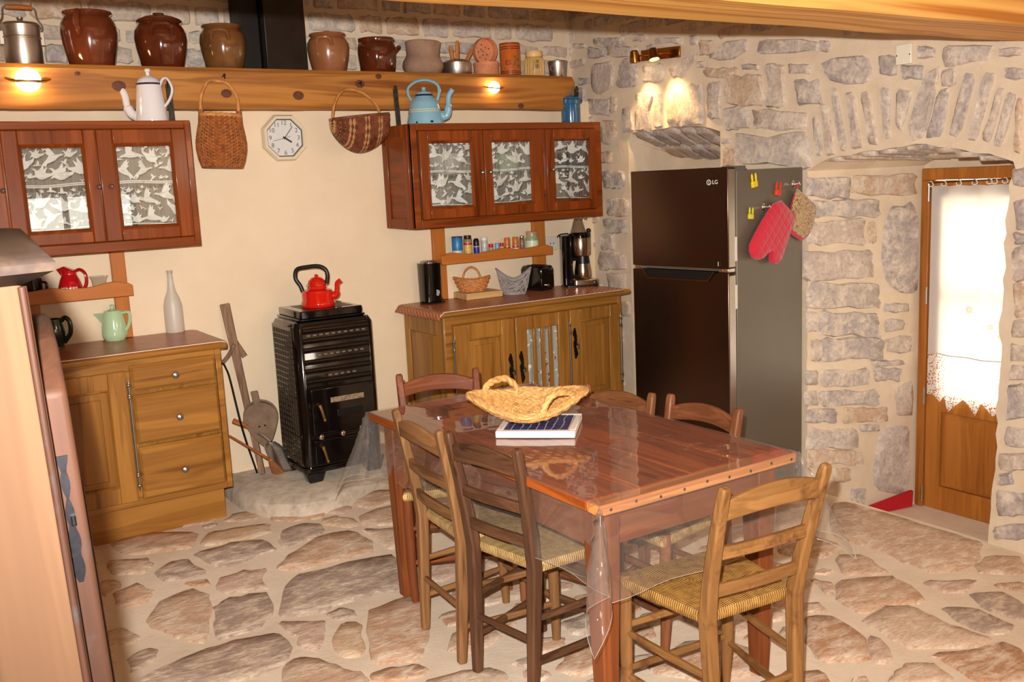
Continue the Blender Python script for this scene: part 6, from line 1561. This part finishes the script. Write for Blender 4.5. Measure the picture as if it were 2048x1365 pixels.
for px in (1862, 1890, 1921, 1953, 1982, 1992, 2012):
    t = (px-1858)/(2034-1858); c = rp0.lerp(rp1, t)+Vector((0,0,-.006))
    MB().tube([c+Vector((.004*math.sin(a*2), .013*math.cos(a), .013*math.sin(a))) for a in [2*PI*i/16 for i in range(16)]], .0028, 6, True).build('ring', plain('ring_white', srgb(232,222,212), .4), rod, True)
cu = thing('door_curtain', 'white cotton curtain with a pointed crochet hem on the glazed door', 'curtain', (CX, (rp0.y+rp1.y)/2, at(1930, 830, X=CX).z))
ca, cbt, cz1, czm = at(1862, 400, X=CX).y, D_Y1+.05, at(1930, 372, X=CX).z, at(1930, 716, X=CX).z
def cwx(u): return CX+.010*math.sin(u*22)+.006*math.sin(u*9+1)
m = MB(); m.grid(lambda u, v: (cwx(u), ca+(cbt-ca)*u, czm+(cz1-czm)*v+(.004*abs(math.sin(u*18.8)) if v == 1 else 0)), 70, 10)
def cotton():
    t = NT('white_cotton'); t.t.nodes.remove(t.b); df = t.n('ShaderNodeBsdfDiffuse', Color=(.86,.84,.82,1)); tl = t.n('ShaderNodeBsdfTranslucent', Color=(.66,.60,.50,1))
    a = t.n('ShaderNodeMixShader', i0=.5, i1=df.outputs[0], i2=tl.outputs[0]); t.l(a.outputs[0], t.out.inputs[0]); return t.m
m.build('cloth', cotton(), cu, True)
def crochet():
    t = NT('crochet'); t.t.nodes.remove(t.b); df = t.n('ShaderNodeBsdfDiffuse', Color=(.86,.83,.80,1)); tl = t.n('ShaderNodeBsdfTranslucent', Color=(.9,.85,.78,1)); tr = t.n('ShaderNodeBsdfTransparent')
    a = t.n('ShaderNodeMixShader', i0=.4, i1=df.outputs[0], i2=tl.outputs[0])
    vo = t.n('ShaderNodeTexVoronoi', Vector=t.coord(), Scale=95.0); f = t.ramp(vo.outputs['Distance'], [(.34, (0,0,0,1)), (.42, (1,1,1,1))])
    sep = t.n('ShaderNodeMixShader', i0=f, i1=tr.outputs[0], i2=a.outputs[0]); t.l(sep.outputs[0], t.out.inputs[0]); return t.m
tips = [(1862,790),(1877,806),(1888,792),(1897,825),(1925,800),(1953,832),(1966,806),(1985,836),(2005,806),(2030,836)]
tp_ = [at(x, y, X=CX) for x, y in tips]
def hem(y):
    for a, b in zip(tp_[:-1], tp_[1:]):
        if b.y <= y <= a.y: t = (a.y-y)/(a.y-b.y); return a.z+(b.z-a.z)*t
    return tp_[-1].z if y < tp_[-1].y else tp_[0].z
m = MB(); m.grid(lambda u, v: (cwx(u), ca+(cbt-ca)*u, hem(ca+(cbt-ca)*u)+(czm-hem(ca+(cbt-ca)*u))*v), 70, 8); m.build('crochet_hem', crochet(), cu, True)
MB().tube([(cwx(k/70)-.002, ca+(cbt-ca)*k/70, czm) for k in range(71)], .0028, 5).build('seam', plain('seam_grey', srgb(196,186,180), .9), cu, True)
mo = MB()
for px, py, r_ in ((1938, 620, 9), (1981, 655, 7), (2000, 675, 6)):
    c = at(px, py, X=CX-.012); s = mpp(c)
    for k in range(5): a = 2*PI*k/5; mo.lathe([(r_*s*.42, 0), (r_*s*.3, .0008), (.0005, .001)], 8, (0,0,0)); mo.xform(Matrix.Translation(c+Vector((0, r_*s*.55*math.cos(a), r_*s*.55*math.sin(a)))) @ Matrix.Rotation(-PI/2, 4, 'Y'), len(mo.v)-24)
mo.build('embroidered_flowers', cloth_sheer('thread_beige', (.75,.62,.48,1), .35), cu, True)
# red panel lying at the jamb
rpoly = [at(x, y, P=(J0+JN*.015, JN)) for x, y in ((1725,1016),(1821,980),(1819,1016),(1760,1034),(1715,1034))]
rp_ = MB(); n = len(rpoly); rp_.add([q for q in rpoly]+[q+JN*.02 for q in rpoly], [tuple(range(n)), tuple(range(2*n-1, n-1, -1))]+[(i, (i+1) % n, n+(i+1) % n, n+i) for i in range(n)])
zmn = min(v[2] for v in rp_.v); rp_.v = [(a, b, max(c, D_Z0)) if c < D_Z0 else (a, b, c) for a, b, c in rp_.v]
ro = rp_.build('draught_pad', plain('red_felt', srgb(186,20,34), .8, noise_amt=.08)); tag(ro, 'red slanting pad on the floor against the door jamb', 'pad')

# ================================================================== table
TX0, TX1, TY0, TY1, TZ = 1.545, 2.329, 2.005, 3.477, .757
TBW = (srgb(106,42,10), srgb(178,90,34))
def tw_(ax): return wood('table_wood', TBW[0], TBW[1], ax, .9, .4, .2, .8, wear=srgb(162,88,40), spec=.12)
tb = thing('dining_table', 'long reddish farmhouse table with a thick worn plank top', 'table', ((TX0+TX1)/2, (TY0+TY1)/2, 0))
nb = 4; pw = (TX1-TX0)/nb
for i in range(nb): MB().box(TX0+i*pw+.0008, TX0+(i+1)*pw-.0008, TY0+.062, TY1, TZ-.030, TZ-.001*(i % 2)).build('plank', tw_('y'), tb, True, .004)
MB().box(TX0, TX1, TY0, TY0+.060, TZ-.032, TZ).build('end_board', wood('table_edge', srgb(150,84,40), srgb(206,138,78), 'x', 1.1, .5, .1, .8), tb, True, .006, 3)
nl = MB()
for i in range(9): nl.sphere((TX0+.04+i*.09, TY0-.0004, TZ-.016+.004*math.sin(i*2)), .005, 8, 5, 1, .3, 1)
nl.build('nails', M_IRON, tb, True)
in_ = .055; ah = .125
def tl_w(ax): return wood('table_frame_wood', srgb(84,40,18), srgb(136,74,38), ax, .9, .5, .1, .6, spec=.15)
MB().box(TX0+in_, TX1-in_, TY0+in_+.02, TY0+in_+.042, TZ-.032-ah, TZ-.032).build('apron', tl_w('x'), tb, True, .002); MB().box(TX0+in_, TX1-in_, TY1-in_-.042, TY1-in_-.02, TZ-.032-ah, TZ-.032).build('apron', tl_w('x'), tb, True, .002)
MB().box(TX0+in_-.01, TX0+in_+.012, TY0+in_+.02, TY1-in_-.02, TZ-.032-ah, TZ-.032).build('apron', tl_w('y'), tb, True, .002); MB().box(TX1-in_-.012, TX1-in_+.01, TY0+in_+.02, TY1-in_-.02, TZ-.032-ah, TZ-.032).build('apron', tl_w('y'), tb, True, .002)
for lx, ly in ((TX0+.075, TY0+.09), (TX1-.075, TY0+.09), (TX0+.075, TY1-.09), (TX1-.075, TY1-.09)):
    f0 = max(0, fz(lx, ly)); MB().bar([(lx, ly, f0+.006), (lx, ly, .58), (lx, ly, TZ-.033)], [.046, .074, .074], [.046, .074, .074]).build('leg', tl_w('z'), tb, True, .004)
# clear plastic cover
OV = .27
def cloth_pt(s, t):
    """s,t in metres on the flat sheet -> draped point"""
    a = max(TX0-s, s-TX1, 0); b = max(TY0-t, t-TY1, 0); sx_ = -1 if s < TX0 else 1; sy_ = -1 if t < TY0 else 1
    cx_ = min(max(s, TX0), TX1); cy_ = min(max(t, TY0), TY1)
    zt = TZ+.0035+.0012*noise.noise(Vector((s*5, t*5, 0)))
    if a == 0 and b == 0: return (s, t, zt)
    r_ = math.hypot(a, b); th = math.atan2(b, a)
    bul = math.sin(2*th)
    out = (.012+r_*(.05+.40*bul**1.3) if b > a*.25 or a == 0 else -.006-.030*min(1, r_/.2)+(.018+r_*.42+.030)*min(1, (b/max(a, 1e-6))/.25)*0+(r_*(.05+.40*bul**1.3)+.048)*sstep(0, .25, b/max(a, 1e-6)))+.012*math.sin((s+t)*17+1.5)*min(1, r_/.15)
    drop = math.sqrt(max(0, r_*r_*1.0-(max(out, 0)*.85)**2)) if r_ > 0 else 0
    k_ = min(1, r_/.02)
    ox, oy = math.cos(th)*sx_*out, math.sin(th)*sy_*out
    if b == 0: oy = 0
    if a == 0: ox = 0
    return (cx_+ox*k_, cy_+oy*k_, zt-drop)
def axis_samples(lo, hi):
    out = [lo-OV+OV*k/12 for k in range(12)]+[lo-.008, lo, lo+.01]
    n_ = int((hi-lo)/.06); out += [lo+(hi-lo)*k/n_ for k in range(1, n_)]
    out += [hi-.01, hi, hi+.008]+[hi+OV*(k+1)/12 for k in range(12)]
    return sorted(out)
SS, TT = axis_samples(TX0, TX1), axis_samples(TY0, TY1)
m = MB(); n = len(SS); m.v = [cloth_pt(s, t) for t in TT for s in SS]; m.f = [(j*n+i, j*n+i+1, j*n+n+i+1, j*n+n+i) for j in range(len(TT)-1) for i in range(n-1)]
pc = m.build('plastic_tablecloth', thin_glass('clear_pvc', (.97,.96,.945,1), 1.62, .015, 9, .038), None, angle=180)
hemp = [cloth_pt(s, TT[0]) for s in SS]+[cloth_pt(SS[-1], t) for t in TT[1:]]+[cloth_pt(s, TT[-1]) for s in reversed(SS[:-1])]+[cloth_pt(SS[0], t) for t in reversed(TT[1:-1])]
MB().tube(hemp, .0008, 5, True).build('hem', plain('pvc_edge', srgb(170,160,148), .3), pc)
tag(pc, 'clear plastic cover draped over the dining table', 'tablecloth')
# trivet
ZT = TZ+.0055
fl_, fr_ = at(991, 877, Z=ZT), at(1150, 877, Z=ZT); bk_ = at(1158, 827, Z=ZT+.024)
L_ = (fr_-fl_).length; an = math.atan2((fr_-fl_).y, (fr_-fl_).x); dn = Vector((-math.sin(an), math.cos(an), 0)); dp = abs((bk_-fr_).dot(dn))
tv = thing('tile_trivet', 'white-framed trivet with blue mosaic tiles under the woven basket', 'trivet', (fl_.x, fl_.y, ZT), an)
M_WP = plain('white_paint', srgb(240,234,226), .45); M_BTILE = plain('blue_tile', srgb(44,52,104), .15, coat=.5, noise_amt=.3, nscale=12); M_GROUT = plain('grout', srgb(206,190,160), .9)
b_ = .022; MB().box(0, L_, 0, b_, 0, .024).box(0, L_, dp-b_, dp, 0, .024).box(0, b_, b_, dp-b_, 0, .024).box(L_-b_, L_, b_, dp-b_, 0, .024).build('frame', M_WP, tv, bevel=.003)
MB().box(b_, L_-b_, b_, dp-b_, 0, .0225).build('bed', M_GROUT, tv)
rg = random.Random(3); gx_ = 8; gy_ = 6
jit = [[(b_+.003+(L_-2*b_-.006)*(i/gx_)+(rg.uniform(-.005, .005) if 0 < i < gx_ else 0), b_+.003+(dp-2*b_-.006)*(j/gy_)+(rg.uniform(-.005, .005) if 0 < j < gy_ else 0)) for i in range(gx_+1)] for j in range(gy_+1)]
for j in range(gy_):
    for i in range(gx_):
        q = [jit[j][i], jit[j][i+1], jit[j+1][i+1], jit[j+1][i]]; c = (sum(p[0] for p in q)/4, sum(p[1] for p in q)/4)
        MB().prism([(c[0]+(p[0]-c[0])*.86, c[1]+(p[1]-c[1])*.86) for p in q], 'z', .022, .0245).build('tile', M_BTILE, tv)
# woven basket
bc_ = at(1063, 846, Z=ZT+.026)+Vector((0.02, .05, 0)); s = mpp(bc_)
M_RUSH = plain('water_hyacinth', srgb(212,160,96), .65, noise_amt=.38, nscale=55, bump=.4)
wb_ = thing('woven_basket', 'large straw-coloured woven basket with two loop handles on the table', 'basket', (bc_.x, bc_.y, ZT+.0285), -YAW)
A_, B_ = 117*s, 108*s
def bk(t, th):
    p_ = 2.0-.72*t; c, sn = math.cos(th), math.sin(th)
    k = (abs(c)**p_+abs(sn)**p_)**(-1/p_); rr = .16+.84*t
    h = (t**1.5)*(.050+.030*abs(c)**3-.010*max(0, -sn)); return Vector((A_*rr*c*k, B_*rr*sn*k, .008+h))
wv_ = MB(); NRG = 13
for j in range(NRG):
    t = j/(NRG-1); pts = []; rad = []; nt = 72
    for i in range(nt):
        th = 2*PI*i/nt; q = bk(t, th); q.z += .0045*math.sin(i*2*PI/4+j*PI/2)*(1 if t > 0 else 0); pts.append(q); rad.append(.0095+.0022*math.sin(i*2*PI/4+j*PI/2+1))
    wv_.tube(pts, rad, 6, True)
wv_.build('weave', M_RUSH, wb_)
m = MB(); m.grid(lambda u, v: bk(v*.98, 2*PI*u)+Vector((0,0,-.002)), 48, 8, True); m.build('lining', M_RUSH, wb_)
m = MB()
for k_ in range(3): m.tube([bk(1, 2*PI*i/90)+Vector((.006*math.cos(i*.7+k_*2.1), .006*math.sin(i*.7+k_*2.1), .006+.006*math.sin(i*.7+k_*2.1))) for i in range(90)], .0075, 6, True)
m.build('rim', M_RUSH, wb_)
for th in (PI*.70, PI*1.72):
    a, b = bk(.97, th-.42), bk(.97, th+.42); mid = bk(.97, th); top_ = Vector((mid.x, mid.y, 0))*.98; m = MB()
    for k_ in range(2):
        pts = [];
        base = curve([a, a+Vector((0,0,.03))+(mid-a)*.05, Vector((mid.x*.6+a.x*.4, mid.y*.6+a.y*.4, mid.z+.058)), Vector((mid.x*.6+b.x*.4, mid.y*.6+b.y*.4, mid.z+.058)), b+Vector((0,0,.03))+(mid-b)*.05, b], 6)
        for i, q in enumerate(base): pts.append(q+Vector((.004*math.cos(i*.9+k_*PI), .004*math.sin(i*.9+k_*PI), .004*math.sin(i*.9+k_*PI))))
        m.tube(pts, .0095, 6)
    m.build('handle', M_RUSH, wb_)

# ================================================================== rush-seated chairs
def rush(name, a, b):
    t = NT(name); tc = t.n('ShaderNodeTexCoord'); sp_ = t.n('ShaderNodeSeparateXYZ', Vector=tc.outputs['Object'])
    M1 = lambda op, x, y=0.0: t.n('ShaderNodeMath', _operation=op, i0=x, i1=y).outputs[0]
    ax_, ay_ = M1('MULTIPLY', M1('ABSOLUTE', sp_.outputs[0]), 1/.195), M1('MULTIPLY', M1('ABSOLUTE', sp_.outputs[1]), 1/.18)
    g_ = M1('GREATER_THAN', ax_, ay_)
    mixv = t.n('ShaderNodeMix', _data_type='FLOAT'); t.l(g_, mixv.inputs[0]); t.l(sp_.outputs[0], mixv.inputs[2]); t.l(sp_.outputs[1], mixv.inputs[3])
    nz = t.n('ShaderNodeTexNoise', Vector=tc.outputs['Object'], Scale=40.0, Detail=3.0)
    w_ = M1('SINE', M1('ADD', M1('MULTIPLY', mixv.outputs[0], 820.0), M1('MULTIPLY', nz.outputs[0], 3.0)))
    w2 = t.n('ShaderNodeMath', _operation='MULTIPLY_ADD', i0=w_, i1=.22, i2=nz.outputs[0]).outputs[0]
    t.l(t.ramp(w2, [(.25, a), (.75, b)]), t.b.inputs['Base Color']); t.b.inputs['Roughness'].default_value = .6; t.bump(w_, .5, .004); return t.m
RUSHS = {'gold': rush('rush_gold', srgb(128,88,34), srgb(188,140,68)), 'straw': rush('rush_straw', srgb(148,112,62), srgb(206,172,112))}
def chair(label, pa, pb, face, h, cols, rushk, lean=.10, sh=.44, wear=None, nslat=2):
    pa, pb = Vector((pa[0], pa[1], 0)), Vector((pb[0], pb[1], 0)); T = (pa+pb)/2; rt = (pb-pa)
    wt = rt.length; rt.normalize(); fc = Vector((-rt.y, rt.x, 0)) if Vector((-rt.y, rt.x, 0)).dot(Vector(face)) > 0 else Vector((rt.y, -rt.x, 0))
    c = T+fc*(lean+.18); rz = math.atan2(fc.y, fc.x)-PI/2
    f0 = fz(c.x, c.y)*.6
    ch_ = thing('rush_chair', label, 'chair', (c.x, c.y, f0+.007), rz, 'rush-seated chairs round the table')
    nm = cols[2]
    W_ = lambda ax: wood(nm, cols[0], cols[1], ax, 1.3, .5, .1, .6, wear=wear)
    wf = wt*.84; sb_ = wt*.90; h -= f0
    def bx_(z): return (wf+(sb_-wf)*min(1, z/sh))/2 if z < sh else (sb_+(wt-sb_)*((z-sh)/(h-sh)))/2
    def by_(z): return -.195+.02*min(1, z/sh) if z < sh else -.175-lean*((z-sh)/(h-sh))**1.25
    zs_ = [0, .2, sh, sh+.12, sh+.26, h-.02, h]
    for s in (-1, 1):
        MB().bar([(s*(bx_(z)-.016), by_(z), z) for z in zs_], [.030, .036, .040, .036, .034, .030, .026], [.030, .036, .040, .036, .032, .028, .022]).build('back_post', W_('z'), ch_, bevel=.006, bseg=2)
        fx_ = .195; MB().tube([(s*(fx_-.006), .165, 0), (s*fx_, .160, .15), (s*fx_, .158, sh-.03), (s*fx_, .158, sh+.022)], [.015, .019, .020, .018], 10).build('front_leg', W_('z'), ch_)
        for z_, y_ in ((.13, 0), (.27, 0)): MB().tube([(s*(bx_(z_)-.016), by_(z_), z_), (s*(fx_*.5+bx_(z_)*.5-.008), -.01, z_+.002), (s*fx_, .16, z_+.012)], [.010, .013, .010], 8).build('stretcher', W_('y'), ch_)
    for z_ in (.16, .30): MB().tube([(-.195, .16, z_), (0, .162, z_), (.195, .16, z_)], [.010, .013, .010], 8).build('stretcher', W_('x'), ch_)
    MB().tube([(-bx_(.2)+.016, by_(.2), .2), (bx_(.2)-.016, by_(.2), .2)], .011, 8).build('stretcher', W_('x'), ch_)
    def rail(nm_, zc_, hh, arch_, bow):
        w = bx_(zc_)-.014; P_ = []; Hs = []
        for k in range(13):
            u = -1+k/6; e = 1-u*u; P_.append((u*w, by_(zc_)-bow*e, zc_+arch_*e)); Hs.append(hh*(.72+.28*e) if arch_ > .01 else hh)
        MB().bar(P_, .018, Hs, right=(0,1,0)).build(nm_, W_('x'), ch_, bevel=.004)
    rail('top_rail', h-.075, .068, .028, .022)
    for i in range(nslat): rail('slat', sh+.085+i*.115, .036, .004, .016)
    out = []
    for (x0, y0), (x1_, y1_) in zip([(-.215,.185),(.215,.185),(sb_/2-.01,-.165),(-sb_/2+.01,-.165)], [(.215,.185),(sb_/2-.01,-.165),(-sb_/2+.01,-.165),(-.215,.185)]):
        for k in range(8): out.append((x0+(x1_-x0)*k/8, y0+(y1_-y0)*k/8))
    m = MB(); n_ = len(out)
    for k, z_ in ((.90,-.026),(.985,-.018),(1.0,0),(.975,.014),(.80,.016),(.4,.010),(.02,.006)): m.v += [(x*k, y*k+.0, sh+z_) for x, y in out]
    m.f = [(j*n_+i, j*n_+(i+1) % n_, j*n_+n_+(i+1) % n_, j*n_+n_+i) for j in range(6) for i in range(n_)]+[tuple(range(n_)), tuple(6*n_+i for i in range(n_))]
    m.build('seat', RUSHS[rushk], ch_, angle=60)
    return ch_
W_MED = (srgb(92,60,34), srgb(148,104,64), 'chair_brown'); W_DRK = (srgb(56,34,22), srgb(100,66,44), 'chair_dark'); W_HON = (srgb(100,66,32), srgb(144,100,56), 'chair_honey'); W_RED = (srgb(88,40,18), srgb(134,72,38), 'chair_cherry'); W_RB = (srgb(90,52,30), srgb(136,86,52), 'chair_russet')
chair('mid-brown rush chair with a pale left post at the left of the table', (1.478,3.116), (1.447,2.711), (1,0,0), .84, W_MED, 'straw', .072)
chair('dark brown rush chair nearest the camera on the left of the table', (1.46,2.705), (1.518,2.349), (1,.1,0), .84, W_DRK, 'straw', .068)
chair('honey-coloured rush chair with golden seat at the near end of the table', (1.702,1.705), (2.082,1.671), (0,1,0), .84, W_HON, 'gold', wear=srgb(96,60,32))
chair('polished reddish chair at the far end of the table', (1.778,3.695), (2.115,3.562), (0,-1,0), .84, W_RED, 'straw', .08)
chair('russet chair by the fridge, far one on the right of the table', (2.352,3.12), (2.436,2.78), (-1,0,0), .80, W_RB, 'straw', .06, .42)
chair('dark reddish chair by the fridge, near one on the right of the table', (2.47,2.747), (2.483,2.376), (-1,0,0), .80, (srgb(86,46,28), srgb(132,80,50), 'chair_umber'), 'straw', .06, .42)

# ================================================================== armoire close to the camera
ar = thing('armoire', 'old wooden armoire with a worn cornice at the left edge', 'armoire', (.160, 1.0, 0), math.radians(-5.4)); ar.rotation_euler = (0, math.radians(-1.9), math.radians(-5.4))
def aw(ax): return wood('armoire_wood', srgb(62,42,28), srgb(80,56,38), ax, .9, .75, 0, .4, spec=.12)
AWD = wood('armoire_edge', srgb(34,18,12), srgb(60,36,24), 'z', 1.2, .6, .0, .5, wear=srgb(50,42,40), spec=.15)
HB = 1.570
MB().box(-.55, -.004, .012, 1.04, .04, HB).build('carcass', aw('z'), ar)
MB().box(-.085, 0, 0, .03, 0, HB).box(-.55, -.465, 0, .03, 0, HB).box(-.465, -.085, 0, .03, .0, .14).box(-.465, -.085, 0, .03, HB-.12, HB).build('side_frame', aw('z'), ar, bevel=.006, bseg=3)
MB().box(-.47, -.08, .008, .018, .13, HB-.11).build('side_panel', aw('z'), ar)
MB().tube([(0, .0, .02), (0, .0, HB-.008)], .0035, 10).tube([(.001, .010, .02), (.001, .010, HB-.008)], .004, 10).build('corner_bead', AWD, ar)
m = MB(); prof = [(0, HB-.006), (.010, HB-.002), (.020, HB+.002), (.029, HB+.006), (.031, HB+.014), (.026, HB+.020), (.0, HB+.024)]
def ring_(o, z): return [(-.56-o, -o, z), (o, -o, z), (o, 1.04+o, z), (-.56-o, 1.04+o, z)]
for o, z in prof: m.v += ring_(o, z)
m.f = [(j*4+i, j*4+(i+1) % 4, j*4+4+(i+1) % 4, j*4+4+i) for j in range(len(prof)-1) for i in range(4)]+[tuple(4*(len(prof)-1)+i for i in range(4))]
m.build('cornice', wood('cornice_wood', srgb(34,26,22), srgb(54,42,36), 'y', 1, .6, .0, .4, wear=srgb(66,50,36), spec=.15), ar, angle=50)
# arched door standing slightly open
dd_ = MB(); dh = [(0, .06), (.46, .06), (.46, HB-.16), (.40, HB-.10), (.30, HB-.07), (.16, HB-.06), (.06, HB-.075), (0, HB-.12)]
dd_.prism([(y, z) for y, z in dh], 'x', 0, .026); 
do = dd_.build('door', AWD, ar, bevel=.006, bseg=3); do.location = (.000, .050, 0); do.rotation_euler = (0, 0, math.radians(-.3))
MB().box(.026, .030, .07, .39, .16, .72).box(.026, .030, .07, .39, .80, HB-.24).build('door_panel', AWD, do, bevel=.004)
e_ = MB(); pl_ = []
for i in range(25):
    t = i/24; pl_.append((.011+.0022+.0030*abs(math.sin(t*PI*4.5))+.0012*math.sin(t*7), 1.25+.135*t))
pl_ = pl_+[(.022-x, z) for x, z in reversed(pl_)]
e_.prism(pl_, 'y', -.0022, 0)
e_.tube([(.013, -.004, 1.312), (.013, -.004, 1.322)], .0026, 8)
e_.build('lock_plate', plain('tarnished_iron', srgb(30,28,32), .4, .7, noise_amt=.4, nscale=90), do)
MB().box(-.004, .0, .03, 1.04, 0, HB).build('front_frame', AWD, ar)
